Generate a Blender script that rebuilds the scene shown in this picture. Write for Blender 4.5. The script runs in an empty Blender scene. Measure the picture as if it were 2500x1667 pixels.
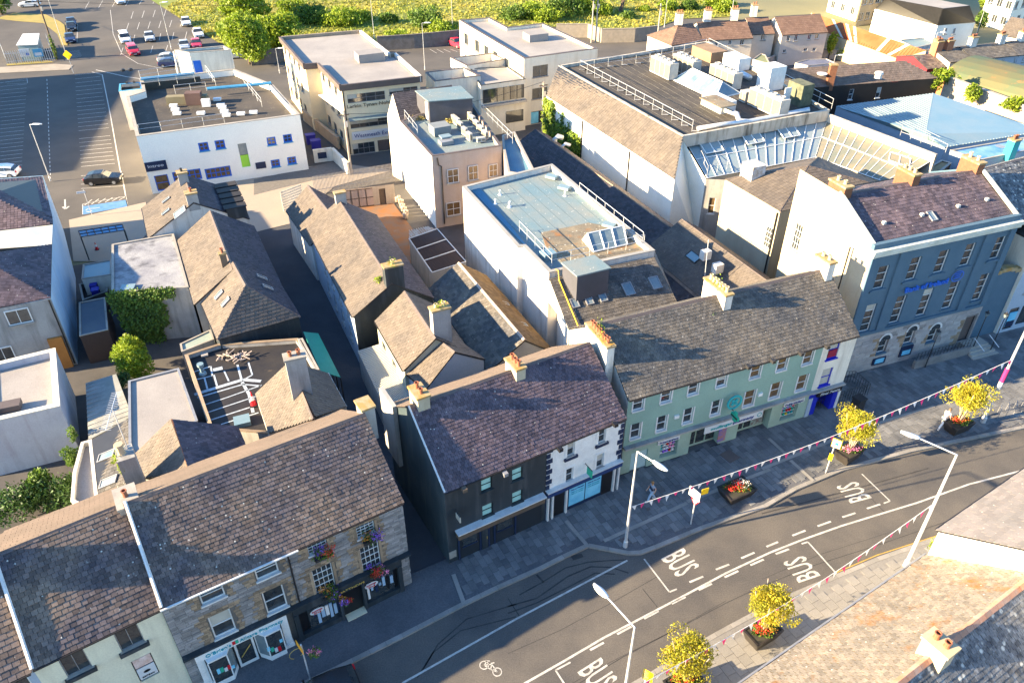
import bpy, math, random
from mathutils import Vector as V, Matrix
R = random.Random(7)
sc = bpy.context.scene
C = sc.collection
rad = math.radians
# ---------------- camera, sky, sun, exposure ----------------
FPX, TH, HC, CX, CY = 1887., math.atan(1353/1887.), 39., 1250., 833.5
cam = bpy.data.objects.new('camera', bpy.data.cameras.new('camera')); C.objects.link(cam)
cam.data.sensor_width = 36; cam.data.lens = FPX*36/2500; cam.data.clip_end = 3000; cam.data.clip_start = .5
cam.location = (0, 0, HC); cam.rotation_euler = (math.pi/2-TH, 0, 0); sc.camera = cam
SUN_AZ, SUN_EL = 15., 18.      # the light travels towards SUN_AZ (from +x, counter-clockwise)
w = bpy.data.worlds.new('World'); sc.world = w; w.use_nodes = True
nt = w.node_tree; bg = nt.nodes['Background']; sky = nt.nodes.new('ShaderNodeTexSky')
sky.sky_type = 'NISHITA'; sky.sun_disc = False; sky.sun_elevation = rad(SUN_EL)
sky.sun_rotation = rad(90-(SUN_AZ+180)); sky.air_density = 1.3; sky.dust_density = .3; sky.ozone_density = 6.0
nt.links.new(sky.outputs[0], bg.inputs[0]); bg.inputs[1].default_value = .088
sun = bpy.data.objects.new('sun', bpy.data.lights.new('sun', 'SUN')); C.objects.link(sun)
sun.data.energy = 5.0; sun.data.angle = rad(.5); sun.data.color = (1, .78, .48)
tr = V((math.cos(rad(SUN_AZ))*math.cos(rad(SUN_EL)), math.sin(rad(SUN_AZ))*math.cos(rad(SUN_EL)), -math.sin(rad(SUN_EL))))
sun.rotation_euler = tr.to_track_quat('-Z', 'Y').to_euler(); sun.location = (-60, 0, 60)
vs = sc.view_settings; vs.view_transform = 'Standard'; vs.look = 'None'; vs.gamma = 1; vs.use_curve_mapping = False; vs.exposure = 2.55

# ---------------- pixel -> world on a known height ----------------
S = 640/2281.
OFF = {'F': (0, 0, 2500/2352.), 'R1': (1900, 1000, .2551), 'K1': (440, 760, .19134), 'K2': (840, 780, .21689), 'K3': (1640, 60, .18707),
       'K4': (1500, 880, .44643), 'K5': (1000, 1150, .2551), 'K6': (2100, 480, .31898), 'K7': (420, 1280, .2551), 'X': (0, 0, 1)}
for r_, y_ in zip('ABCD', (0, 400, 820, 1227)):
    for c_, x_ in zip('1234', (0, 620, 1240, 1860)): OFF[r_+c_] = (x_, y_, S)
def ray(k, x, y):
    o = OFF[k]; a = (o[0]+x*o[2]-CX)/FPX; b = (o[1]+y*o[2]-CY)/FPX
    c, s = math.cos(TH), math.sin(TH); return V((a, c-b*s, -s-b*c))
CAM = V((0, 0, HC))
def P(k, x, y, z=0.):
    d = ray(k, x, y); return CAM+d*((z-HC)/d.z)
def zat(kb, xb, yb, zb, kt, xt, yt):
    b = P(kb, xb, yb, zb); d = ray(kt, xt, yt); return HC+d.z*math.hypot(b.x, b.y)/math.hypot(d.x, d.y)
def Ps(k, pts, z=0.): return [P(k, x, y, z) for x, y in pts]

# ---------------- objects ----------------
ORG = {}
def tag(o, label, cat, group=None, kind=None):
    if label: o['label'] = label
    if cat: o['category'] = cat
    if group: o['group'] = group
    if kind: o['kind'] = kind
    return o
def thing(name, label, cat, loc=(0, 0, 0), group=None):
    o = bpy.data.objects.new(name, None); C.objects.link(o); o.location = loc; o.empty_display_size = .3
    ORG[o] = V(loc); return tag(o, label, cat, group)
class MB:
    def __init__(s): s.v = []; s.f = []
    def poly(s, pts):
        i = len(s.v); s.v += [V(p) for p in pts]; s.f.append(tuple(range(i, i+len(pts)))); return s
    def par(s, o, a, b, c):
        o = V(o); i = len(s.v); s.v += [o, o+a, o+a+b, o+b, o+c, o+a+c, o+a+b+c, o+b+c]
        q_ = [(0, 3, 2, 1), (4, 5, 6, 7), (0, 1, 5, 4), (1, 2, 6, 5), (2, 3, 7, 6), (3, 0, 4, 7)]
        if a.cross(b).dot(c) < 0: q_ = [t[::-1] for t in q_]
        s.f += [tuple(i+j for j in t) for t in q_]; return s
    def box(s, c, d, az=0.):
        u = V((math.cos(az), math.sin(az), 0)); n = V((-u.y, u.x, 0))
        return s.par(V(c)-u*d[0]/2-n*d[1]/2-V((0, 0, d[2]/2)), u*d[0], n*d[1], V((0, 0, d[2])))
    def prism(s, pts, z0, z1):
        n = len(pts); i = len(s.v); s.v += [V((p[0], p[1], z0)) for p in pts]+[V((p[0], p[1], z1)) for p in pts]
        ar = sum(pts[j][0]*pts[(j+1) % n][1]-pts[(j+1) % n][0]*pts[j][1] for j in range(n))
        fs = [tuple(range(n))[::-1], tuple(range(n, 2*n))]+[(j, (j+1) % n, (j+1) % n+n, j+n) for j in range(n)]
        if ar < 0: fs = [t[::-1] for t in fs]
        s.f += [tuple(i+j for j in t) for t in fs]; return s
    def tube(s, path, r, n=6, r1=None, cap=True):
        path = [V(p) for p in path]; m = len(path); i0 = len(s.v); r1 = r if r1 is None else r1
        for k, p in enumerate(path):
            d = (path[min(k+1, m-1)]-path[max(k-1, 0)]).normalized(); a = d.orthogonal().normalized() if abs(d.z) > .9 else d.cross(V((0, 0, 1))).normalized()
            if abs(d.z) > .9: a = V((1, 0, 0)); a = (a-d*a.dot(d)).normalized()
            b = d.cross(a); rr = r+(r1-r)*k/max(m-1, 1)
            for j in range(n):
                t = 2*math.pi*j/n; s.v.append(p+a*math.cos(t)*rr+b*math.sin(t)*rr)
        for k in range(m-1):
            for j in range(n):
                a = i0+k*n+j; b = i0+k*n+(j+1) % n; s.f.append((a, b, b+n, a+n))
        if cap: s.f.append(tuple(range(i0+n-1, i0-1, -1))); s.f.append(tuple(range(i0+(m-1)*n, i0+m*n)))
        return s
    def lathe(s, c, prof, n=12):
        c = V(c); i0 = len(s.v)
        for r, z in prof:
            for j in range(n):
                t = 2*math.pi*j/n; s.v.append(c+V((math.cos(t)*r, math.sin(t)*r, z)))
        for k in range(len(prof)-1):
            for j in range(n):
                a = i0+k*n+j; b = i0+k*n+(j+1) % n; s.f.append((a, b, b+n, a+n))
        s.f.append(tuple(range(i0+n-1, i0-1, -1))); s.f.append(tuple(range(i0+(len(prof)-1)*n, i0+len(prof)*n))); return s
    def build(s, name, mat, parent=None, label=None, kind=None, smooth=False, cat=None, group=None):
        og = ORG[parent] if parent else V((0, 0, 0)); me = bpy.data.meshes.new(name)
        me.from_pydata([tuple(p-og) for p in s.v], [], s.f); me.materials.append(mat)
        if smooth: me.shade_smooth()
        o = bpy.data.objects.new(name, me); C.objects.link(o)
        if parent: o.parent = parent
        ORG[o] = og.copy(); return tag(o, label, cat, group, kind)
def cob(name, mesh, parent, mw):
    "child object sharing a mesh, placed by a world matrix"
    o = bpy.data.objects.new(name, mesh); C.objects.link(o); o.parent = parent
    o.matrix_local = Matrix.Translation(-ORG[parent]) @ mw; return o
KID = {}
def ctree(o, parent=None, kids=None):
    c = o.copy(); C.objects.link(c); c.parent = parent; ORG[c] = ORG.get(o, V())
    for ch in list(o.children): ctree(ch, c)
    return c
def copy_to(o, loc, rz, label, sc_=1.):
    c = ctree(o); c.location = loc; c.rotation_euler = (0, 0, rz); c['label'] = label
    c.scale = (sc_,)*3; return c

# ---------------- materials ----------------
MC = {}
def mat(name, c1, c2=None, scale=.6, rough=.85, isl=0., bump=0., bs=8., metal=0., spots=0., spc=(.5, .48, .42), streak=0., dirt=0., dc=(.05, .045, .035), fine=.12, spec=.4, trans=0., emit=0.):
    if name in MC: return MC[name]
    m = bpy.data.materials.new(name); m.use_nodes = True; t = m.node_tree; N = t.nodes; L = t.links; b = N['Principled BSDF']
    if 'slate' in name or 'tile' in name or 'roof' in name or 'asphalt' in name: spec = .12
    b.inputs['Roughness'].default_value = rough; b.inputs['Metallic'].default_value = metal; b.inputs['Specular IOR Level'].default_value = spec
    g = N.new('ShaderNodeNewGeometry'); c2 = c2 or tuple(x*.8 for x in c1)
    def noise(s, det=4, z=1.):
        n = N.new('ShaderNodeTexNoise'); n.inputs['Scale'].default_value = s; n.inputs['Detail'].default_value = det; n.inputs['Roughness'].default_value = .6
        if z != 1.:
            mp = N.new('ShaderNodeMapping'); mp.inputs['Scale'].default_value = (1, 1, z); L.new(g.outputs['Position'], mp.inputs[0]); L.new(mp.outputs[0], n.inputs['Vector'])
        else: L.new(g.outputs['Position'], n.inputs['Vector'])
        return n.outputs[0]
    def ramp(x, a, c):
        r = N.new('ShaderNodeMapRange'); r.inputs[1].default_value = a; r.inputs[2].default_value = c; L.new(x, r.inputs[0]); return r.outputs[0]
    def mix(f, a, c, ty='MIX'):
        x = N.new('ShaderNodeMix'); x.data_type = 'RGBA'; x.blend_type = ty
        for sck, val in ((0, f), (6, a), (7, c)):
            if hasattr(val, 'links') or hasattr(val, 'is_linked'): L.new(val, x.inputs[sck])
            elif sck: x.inputs[sck].default_value = (*val, 1)
            else: x.inputs[0].default_value = val
        return x.outputs[2]
    def gray(x, lo, hi):
        r = N.new('ShaderNodeMapRange'); r.inputs[3].default_value = lo; r.inputs[4].default_value = hi; L.new(x, r.inputs[0]); return r.outputs[0]
    col = mix(ramp(noise(scale), .35, .65), c1, c2)
    if fine: col = mix(1., col, gray(noise(14, 6), 1-fine*2, 1+fine*2), 'MULTIPLY')
    if isl:
        oi = N.new('ShaderNodeObjectInfo'); a = N.new('ShaderNodeMath'); a.operation = 'ADD'; L.new(oi.outputs['Random'], a.inputs[0]); L.new(g.outputs['Random Per Island'], a.inputs[1])
        f = N.new('ShaderNodeMath'); f.operation = 'FRACT'; L.new(a.outputs[0], f.inputs[0]); col = mix(1., col, gray(f.outputs[0], 1-isl, 1+isl), 'MULTIPLY')
    if streak: col = mix(ramp(noise(1.6, 5, .12), .5, .72+.2*(1-streak)), col, dc) if not dirt else mix(ramp(noise(1.6, 5, .12), .52, .9), col, dc)
    if dirt: col = mix(ramp(noise(.9, 7), .75-.3*dirt, .95-.3*dirt), col, dc)
    if spots:
        vo = N.new('ShaderNodeTexVoronoi'); vo.inputs['Scale'].default_value = 2.2; L.new(g.outputs['Position'], vo.inputs['Vector'])
        col = mix(ramp(vo.outputs[0], spots*.35, spots*.2), col, spc)
        col = mix(ramp(noise(5, 8), .66, .74), col, tuple(x*.5+y*.5 for x, y in zip(c1, spc)))
    L.new(col, b.inputs['Base Color'])
    if bump:
        bp = N.new('ShaderNodeBump'); bp.inputs['Strength'].default_value = bump; bp.inputs['Distance'].default_value = .03; L.new(noise(bs, 5), bp.inputs['Height']); L.new(bp.outputs[0], b.inputs['Normal'])
    if trans:
        tb = N.new('ShaderNodeBsdfTranslucent'); ms = N.new('ShaderNodeMixShader'); ms.inputs[0].default_value = trans; L.new(col, tb.inputs[0])
        L.new(b.outputs[0], ms.inputs[1]); L.new(tb.outputs[0], ms.inputs[2]); L.new(ms.outputs[0], N['Material Output'].inputs[0])
    MC[name] = m; return m
asph = mat('asphalt', (.12, .108, .095), (.08, .075, .072), .25, .9, bump=.3, bs=30, fine=.3, dirt=.3, dc=(.05, .047, .045))
asphc = mat('car_park_asphalt', (.115, .105, .095), (.085, .08, .076), .12, .9, bump=.2, bs=20, fine=.2, dirt=.3, dc=(.06, .056, .052))
cobb = mat('lane_cobbles', (.06, .062, .07), (.045, .046, .055), .4, .9, bump=.5, bs=6)
pave = mat('paving_stone', (.16, .16, .16), (.1, .103, .11), .5, .85, isl=.22, fine=.2, dirt=.25)
joint = mat('paving_joint', (.07, .066, .062), None, 1, .9)
kerbm = mat('kerb_stone', (.26, .24, .22), (.2, .19, .17), 1, .8, isl=.1)
line = mat('road_paint', (.5, .48, .44), (.33, .31, .28), 2.5, .7, fine=.3, dirt=.45, dc=(.17, .155, .14))
yline = mat('yellow_road_paint', (.45, .28, .05), (.33, .22, .06), 2, .7)
blueline = mat('blue_bay_paint', (.06, .17, .38), (.1, .22, .4), 1.5, .7)
slp = mat('purple_slate', (.125, .092, .1), (.07, .058, .072), .45, .62, isl=.3, spots=.28, fine=.25, dirt=.45, dc=(.05, .042, .045))
slb = mat('brown_slate', (.17, .125, .095), (.085, .072, .078), .35, .68, isl=.32, spots=.32, fine=.28, dirt=.5, dc=(.05, .045, .045))
slg = mat('grey_slate', (.14, .122, .1), (.08, .078, .078), .45, .65, isl=.25, spots=.26, fine=.25, dirt=.45, dc=(.05, .048, .042))
slt = mat('tan_slate', (.135, .112, .092), (.1, .086, .076), .5, .7, isl=.12, spots=.14, fine=.15)  # tan pushed towards the sunlit look; lane slopes facing away use a shaded copy
sld = mat('dark_slate', (.075, .066, .07), (.055, .05, .055), .5, .6, isl=.22, spots=.12)
sll = mat('lichened_slate', (.25, .21, .165), (.19, .165, .135), .6, .8, isl=.2, spots=.3, dirt=.6, dc=(.27, .11, .02), fine=.32)
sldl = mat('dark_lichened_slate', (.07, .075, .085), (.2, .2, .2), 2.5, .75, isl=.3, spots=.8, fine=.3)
tilem = mat('brown_roof_tile', (.2, .125, .09), (.16, .1, .075), .5, .75, isl=.12)
deck = mat('felt_roof', (.09, .078, .066), (.06, .055, .05), .3, .8, dirt=.5, dc=(.14, .12, .09), spots=.2, fine=.2)
deckd = mat('black_felt_roof', (.03, .029, .03), (.045, .04, .038), .4, .6, dirt=.3, dc=(.12, .1, .08), fine=.2)
deckw = mat('pale_membrane_roof', (.31, .285, .26), (.25, .23, .215), .25, .7, dirt=.35, dc=(.19, .17, .15), fine=.18)
deckb = mat('blue_grey_membrane_roof', (.13, .2, .23), (.2, .22, .21), .35, .65, spots=.4, fine=.25, dirt=.35, dc=(.16, .13, .1))
deckbl = mat('blue_membrane_roof', (.07, .17, .26), (.1, .22, .3), .4, .6, dirt=.2, dc=(.25, .25, .25))
deckm = mat('mossy_roof', (.24, .2, .14), (.15, .13, .1), .8, .9, dirt=.7, dc=(.3, .12, .03), spots=.5, fine=.35)
white = mat('white_render', (.72, .67, .56), (.62, .58, .49), .5, .8, streak=.35, dc=(.42, .38, .31))  # warm tint stands in for light bounced off sunlit ground
whites = mat('stained_white_render', (.66, .62, .56), (.56, .53, .48), .5, .85, streak=.6, dc=(.3, .26, .21))
cream = mat('cream_render', (.7, .6, .4), (.64, .55, .38), .5, .8)
creams = mat('stained_cream_render', (.42, .37, .27), (.36, .31, .23), .4, .85, streak=.5, dc=(.3, .25, .17))
pink = mat('pink_render', (.42, .34, .28), (.35, .29, .25), .4, .85, streak=.5, dc=(.34, .26, .2))
greyr = mat('grey_render', (.34, .33, .31), (.26, .25, .24), .5, .85, streak=.5, dc=(.14, .13, .12))
bluer = mat('blue_grey_render', (.30, .36, .43), (.34, .39, .45), .5, .8)
bank = mat('slate_blue_render', (.07, .125, .175), (.085, .14, .19), .8, .75)
dkr = mat('black_render', (.018, .026, .032), (.026, .034, .04), .6, .55, streak=.3, dc=(.08, .09, .1))
navy = mat('navy_paint', (.009, .02, .055), (.011, .025, .065), 1, .45)
sage = mat('sage_green_render', (.23, .35, .29), (.2, .31, .26), .5, .8, dirt=.15, dc=(.2, .25, .2))
sageL = mat('pale_sage_paint', (.3, .4, .32), None, .5, .7)
royal = mat('royal_blue_paint', (.01, .02, .42), (.012, .022, .36), 1, .4)
blue = mat('blue_paint', (.01, .12, .55), None, 1, .45)
ltblue = mat('light_blue_metal', (.08, .32, .52), None, 1, .45)
wpaint = mat('white_paint', (.72, .72, .69), (.62, .62, .6), 2, .5)
wtrim = mat('white_trim', (.6, .6, .58), (.5, .5, .49), 2, .6)
gmet = mat('grey_metal', (.3, .3, .3), (.24, .24, .25), 2, .45, metal=.3)
dmet = mat('dark_metal', (.03, .03, .032), None, 2, .4)
galv = mat('galvanised_rail', (.62, .63, .63), (.5, .51, .52), 3, .4, metal=.35)
pipe = mat('black_pipe', (.02, .018, .018), None, 2, .5)
brownf = mat('brown_fascia', (.11, .085, .075), (.09, .07, .065), 1, .6)
conc = mat('concrete', (.34, .31, .27), (.25, .23, .2), .8, .9, dirt=.4, dc=(.14, .12, .09), bump=.2)
concm = mat('mossy_concrete', (.34, .27, .17), (.3, .2, .07), 2.5, .9, dirt=.8, dc=(.36, .18, .02), bump=.3)
stone = mat('limestone', (.27, .255, .245), (.2, .19, .185), 1.2, .85, isl=.28, fine=.2, bump=.3)
stoneb = mat('brown_quoin_stone', (.3, .22, .14), (.22, .16, .11), 1.2, .85, isl=.35, fine=.2)
mort = mat('mortar', (.12, .11, .1), None, 2, .95)
slshade = mat('shaded_slate', (.06, .05, .062), (.045, .04, .052), .5, .6, isl=.25, spots=.18, fine=.2)  # darker violet copy of the lane slates; paints in the shade on unlit slopes
clean = mat('clean_white_render', (.84, .8, .7), (.8, .76, .67), .5, .8)
offc = mat('pale_office_cream', (.68, .62, .5), (.62, .57, .47), .5, .8, streak=.25, dc=(.5, .44, .33))
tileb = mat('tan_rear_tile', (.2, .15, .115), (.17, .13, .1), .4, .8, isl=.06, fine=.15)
brick = mat('red_brick', (.36, .15, .08), (.3, .12, .06), 3, .85, isl=.2)
terra = mat('terracotta', (.3, .1, .05), (.22, .09, .05), 3, .7)
cpot = mat('cream_clay_pot', (.5, .4, .26), (.42, .33, .2), 3, .7)
rust = mat('rusty_corrugated_iron', (.3, .055, .012), (.24, .09, .03), .3, .8, dirt=.12, dc=(.3, .2, .12))
corrw = mat('pale_corrugated_sheet', (.5, .47, .4), (.42, .4, .36), .5, .6, dirt=.3, dc=(.25, .17, .08))
corrb = mat('blue_grey_metal_sheet', (.17, .27, .31), (.22, .29, .31), .4, .45, metal=.2)
corrd = mat('dark_brown_sheet', (.055, .035, .03), (.045, .03, .028), .5, .7)
green = mat('green_sheet', (.015, .24, .17), (.02, .28, .2), .6, .5)
barn = mat('green_barn_roof', (.1, .125, .07), (.15, .125, .06), .2, .7, dirt=.5, dc=(.36, .14, .05))
glass = mat('window_glass', (.022, .028, .034), (.05, .055, .055), 2.2, .06, spec=.9, fine=0)
glassb = mat('sky_glass', (.10, .15, .18), (.2, .24, .24), .7, .1, spec=.9, fine=0)
glassw = mat('warm_skylight_glass', (.2, .17, .11), (.13, .14, .11), .6, .2, spec=.8, fine=0)
blind = mat('aqua_blind', (.34, .62, .58), None, 1, .5, fine=.03)
curt = mat('pale_window_blind', (.45, .44, .38), None, 1, .6, fine=.05)
warmi = mat('warm_room_behind_glass', (.16, .1, .04), (.08, .05, .03), 3, .2, spec=.8)
acm = mat('air_conditioner_casing', (.45, .43, .39), (.36, .34, .3), 1, .6)
grill = mat('air_conditioner_grille', (.22, .18, .13), (.16, .14, .11), 6, .7)
grav = mat('yard_gravel', (.2, .17, .15), (.15, .13, .12), 1.5, .95, bump=.5)
mossr = mat('orange_yard_moss', (.22, .09, .03), (.15, .1, .07), .8, .95, bump=.4, dirt=.3, dc=(.2, .18, .15))
soil = mat('dark_undergrowth', (.03, .032, .02), (.045, .04, .03), 1, .95)
meadow = mat('dry_meadow', (.28, .24, .045), (.13, .17, .025), .07, .95, dirt=.3, dc=(.3, .13, .06), fine=.25)
lawn = mat('dry_verge_grass', (.3, .22, .06), (.22, .19, .05), .4, .95)
leafg = mat('green_leaf', (.12, .2, .025), (.055, .11, .015), .9, .6, isl=.45, trans=.3)
leafy = mat('bright_leaf', (.27, .34, .02), (.13, .21, .015), .9, .6, isl=.4, trans=.35)
leafa = mat('yellow_leaf', (.46, .38, .025), (.27, .28, .02), 1.2, .6, isl=.4, trans=.35)
leafd = mat('dark_ivy_leaf', (.05, .11, .02), (.03, .07, .015), 1.2, .55, isl=.4, trans=.2)
tuft = mat('meadow_grass_blades', (.34, .29, .05), (.16, .22, .03), .06, .8, isl=.3, trans=.3, dirt=.3, dc=(.42, .15, .06))
bark = mat('pale_bark', (.5, .4, .32), (.35, .28, .22), 3, .85)
barkd = mat('brown_bark', (.12, .085, .06), None, 3, .9)
redf = mat('red_flower', (.55, .02, .02), (.6, .05, .02), 6, .6, isl=.3)
pinkf = mat('pink_flower', (.7, .12, .32), (.6, .3, .4), 6, .6, isl=.3)
purf = mat('purple_flower', (.22, .08, .5), (.34, .16, .6), 6, .6, isl=.3)
oraf = mat('orange_flower', (.75, .22, .03), (.7, .35, .05), 6, .6, isl=.3)
whf = mat('white_flower', (.7, .68, .66), None, 6, .6)
def flat(name, c, rough=.6, **k): return mat(name, c, c, 1, rough, fine=.02, **k)
cyan = flat('cyan_sign', (.02, .33, .35)); teal = flat('teal_lettering', (.02, .3, .36)); blk = flat('black_sign', (.01, .01, .012), .4)
inkn = flat('navy_lettering', (.02, .05, .2)); gold = flat('gold_lettering', (.5, .33, .08)); redp = flat('red_paint', (.55, .01, .02), .4)
yel = flat('yellow_sign', (.75, .5, .01), .4); pinkp = flat('pink_flag_cloth', (.72, .04, .2), trans=.3); whc = flat('white_flag_cloth', (.75, .75, .75), trans=.3)
gsign = flat('green_sign', (.02, .35, .22)); rubber = flat('tyre_rubber', (.015, .015, .015), .8); poster = mat('aqua_poster', (.2, .55, .72), (.12, .42, .62), 1.2, .4)
lgrn = flat('lime_panel', (.3, .6, .05)); bin_ = flat('blue_bin_plastic', (.03, .03, .3)); skin = flat('skin', (.5, .3, .2)); hair = flat('fair_hair', (.25, .13, .05))
denim = flat('pale_blue_trousers', (.3, .42, .55)); tee = flat('striped_top', (.25, .33, .42)); palecl = flat('pale_clothing', (.7, .68, .66))
glassm = mat('milky_atrium_glass', (.20, .27, .29), (.27, .3, .29), .5, .15, spec=.8, fine=0)
# ---------------- walls with real openings ----------------
UP = V((0, 0, 1))
class WF:
    "wall frame: s along the wall, d inwards, z up"
    def __init__(s, A, B, n=None):
        s.A = V((A[0], A[1], 0)); s.u = V((B[0]-A[0], B[1]-A[1], 0)); s.L = s.u.length; s.u.normalize(); s.n = V((-s.u.y, s.u.x, 0))
    def p(s, a, d, z): return s.A+s.u*a+s.n*d+V((0, 0, z))
    def at(s, k, x, y, off=0):
        r = ray(k, x, y); t = ((s.A+s.n*off)-CAM).dot(s.n)/r.dot(s.n); h = CAM+r*t; return (h-s.A).dot(s.u), h.z
    def box(s, m, a0, a1, d0, d1, z0, z1): m.par(s.p(a0, d0, z0), s.u*(a1-a0), s.n*(d1-d0), UP*(z1-z0)); return m
def op(wf, k, x, y, w_, h_, kind='sash', z=None, anchor='bl'):
    s_, zz = wf.at(k, x, y)
    if anchor == 'tl': zz -= h_
    if z is not None: zz = z
    return (s_, s_+w_, zz, zz+h_, kind)
def wall(root, wf, z0, z1, m, ops=(), extra=None, depth=.14, name='wall', stones=None, label=None):
    mb = MB(); ops = [o for o in ops]
    clip = [(max(.05, o[0]), min(wf.L-.05, o[1]), max(z0+.02, o[2]), min(z1-.02, o[3])) for o in ops]
    xs = sorted({0., wf.L, *[c for o in clip for c in o[:2]]}); zs = sorted({z0, z1, *[c for o in clip for c in o[2:]]})
    for i in range(len(xs)-1):
        for j in range(len(zs)-1):
            a, b, c, d = xs[i], xs[i+1], zs[j], zs[j+1]
            if b-a < 1e-4 or d-c < 1e-4: continue
            if any(o[0] < (a+b)/2 < o[1] and o[2] < (c+d)/2 < o[3] for o in clip): continue
            mb.poly([wf.p(a, 0, c), wf.p(b, 0, c), wf.p(b, 0, d), wf.p(a, 0, d)])
    for (a, b, c, d) in clip:
        D = depth+.1
        mb.poly([wf.p(a, 0, c), wf.p(b, 0, c), wf.p(b, D, c), wf.p(a, D, c)]); mb.poly([wf.p(a, 0, d), wf.p(a, D, d), wf.p(b, D, d), wf.p(b, 0, d)])
        mb.poly([wf.p(a, 0, c), wf.p(a, D, c), wf.p(a, D, d), wf.p(a, 0, d)]); mb.poly([wf.p(b, 0, c), wf.p(b, 0, d), wf.p(b, D, d), wf.p(b, D, c)])
    if extra: mb.poly([wf.p(a, 0, c) for a, c in extra])
    w_ = mb.build(name, m, root, label)
    for o, c in zip(ops, clip): window(root, wf, *c, o[4], depth)
    return w_
WK = dict(  # rows, cols, frame, glass, sill, frame width
    sash=(2, 1, wtrim, glass, greyr, .06), sashw=(2, 1, wpaint, glass, wtrim, .07), white2=(1, 2, wpaint, glass, conc, .07), wh1=(1, 1, wpaint, glass, conc, .06), pub=(2, 1, blk, blind, dkr, .05),
    georg=(4, 3, wpaint, glass, creams, .045), geor8=(4, 4, wpaint, glass, wtrim, .04), tall=(4, 1, wpaint, glass, bank, .05), tall3=(3, 1, wpaint, glass, bank, .05), blue=(2, 2, blue, glass, ltblue, .14), bluep=(2, 2, blue, warmi, ltblue, .15),
    dark3=(1, 3, gmet, glass, conc, .05), dark4=(2, 4, gmet, glass, conc, .05), dark2=(1, 2, gmet, glass, conc, .05), warm=(2, 2, wtrim, warmi, conc, .07), warms=(2, 1, wtrim, warmi, wtrim, .07), none=None,
    shop=(1, 1, sageL, glass, None, .06), shopd=(1, 3, dmet, glass, None, .05), door=(1, 1, dmet, brownf, None, .06), doorb=(1, 1, blue, blue, None, .06), doorn=(1, 1, navy, navy, None, .08), royal=(2, 1, royal, curt, royal, .08), dark=(1, 1, blk, glass, None, .05), greend=(2, 3, dmet, glass, None, .05), blueshop=(2, 5, blue, warmi, None, .16), bluedoor=(2, 1, blue, warmi, None, .1), rust=(1, 1, barkd, barkd, None, .04))
def window(root, wf, a, b, c, d, kind, depth=.14):
    if kind == 'none' or b-a < .05: return
    rows, cols, fm, gm, sm, t = WK[kind]; m = MB(); d0, d1 = depth-.07, depth
    for q_ in ((a, b, c, c+t), (a, b, d-t, d), (a, a+t, c+t, d-t), (b-t, b, c+t, d-t)): wf.box(m, q_[0], q_[1], d0, d1, q_[2], q_[3])
    ww = (b-a-t)/cols; hh = (d-c-t)/rows; t2 = t*.6
    for i in range(1, cols): wf.box(m, a+t/2+ww*i-t2/2, a+t/2+ww*i+t2/2, d0+.01, d1, c+t, d-t)
    for j in range(1, rows): wf.box(m, a+t, b-t, d0+.004, d1, c+t/2+hh*j-t2/2, c+t/2+hh*j+t2/2)
    w_ = m.build('door' if 'door' in kind else 'window', fm, root)
    if rows*cols <= 8 or b-a > 1.6:
        for i in range(cols):
            for j in range(rows):
                g = gm
                if gm is glass and kind in ('sash', 'sashw', 'geor8', 'tall', 'tall3', 'dark4') and j >= rows-1 and R.random() < .22: g = curt
                wf.box(MB(), a+t/2+ww*i+t2/2, a+t/2+ww*(i+1)-t2/2, d1-.02, d1+.01, c+t/2+hh*j+t2/2, c+t/2+hh*(j+1)-t2/2).build('pane', g, w_)
    else: wf.box(MB(), a+t, b-t, d1-.02, d1+.01, c+t, d-t).build('pane', gm, w_)
    if sm and b-a < 4: wf.box(MB(), a-.08, b+.08, -.1, d0-.003, c-.09, c+.015).build('sill', sm, w_)
    return w_

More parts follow.
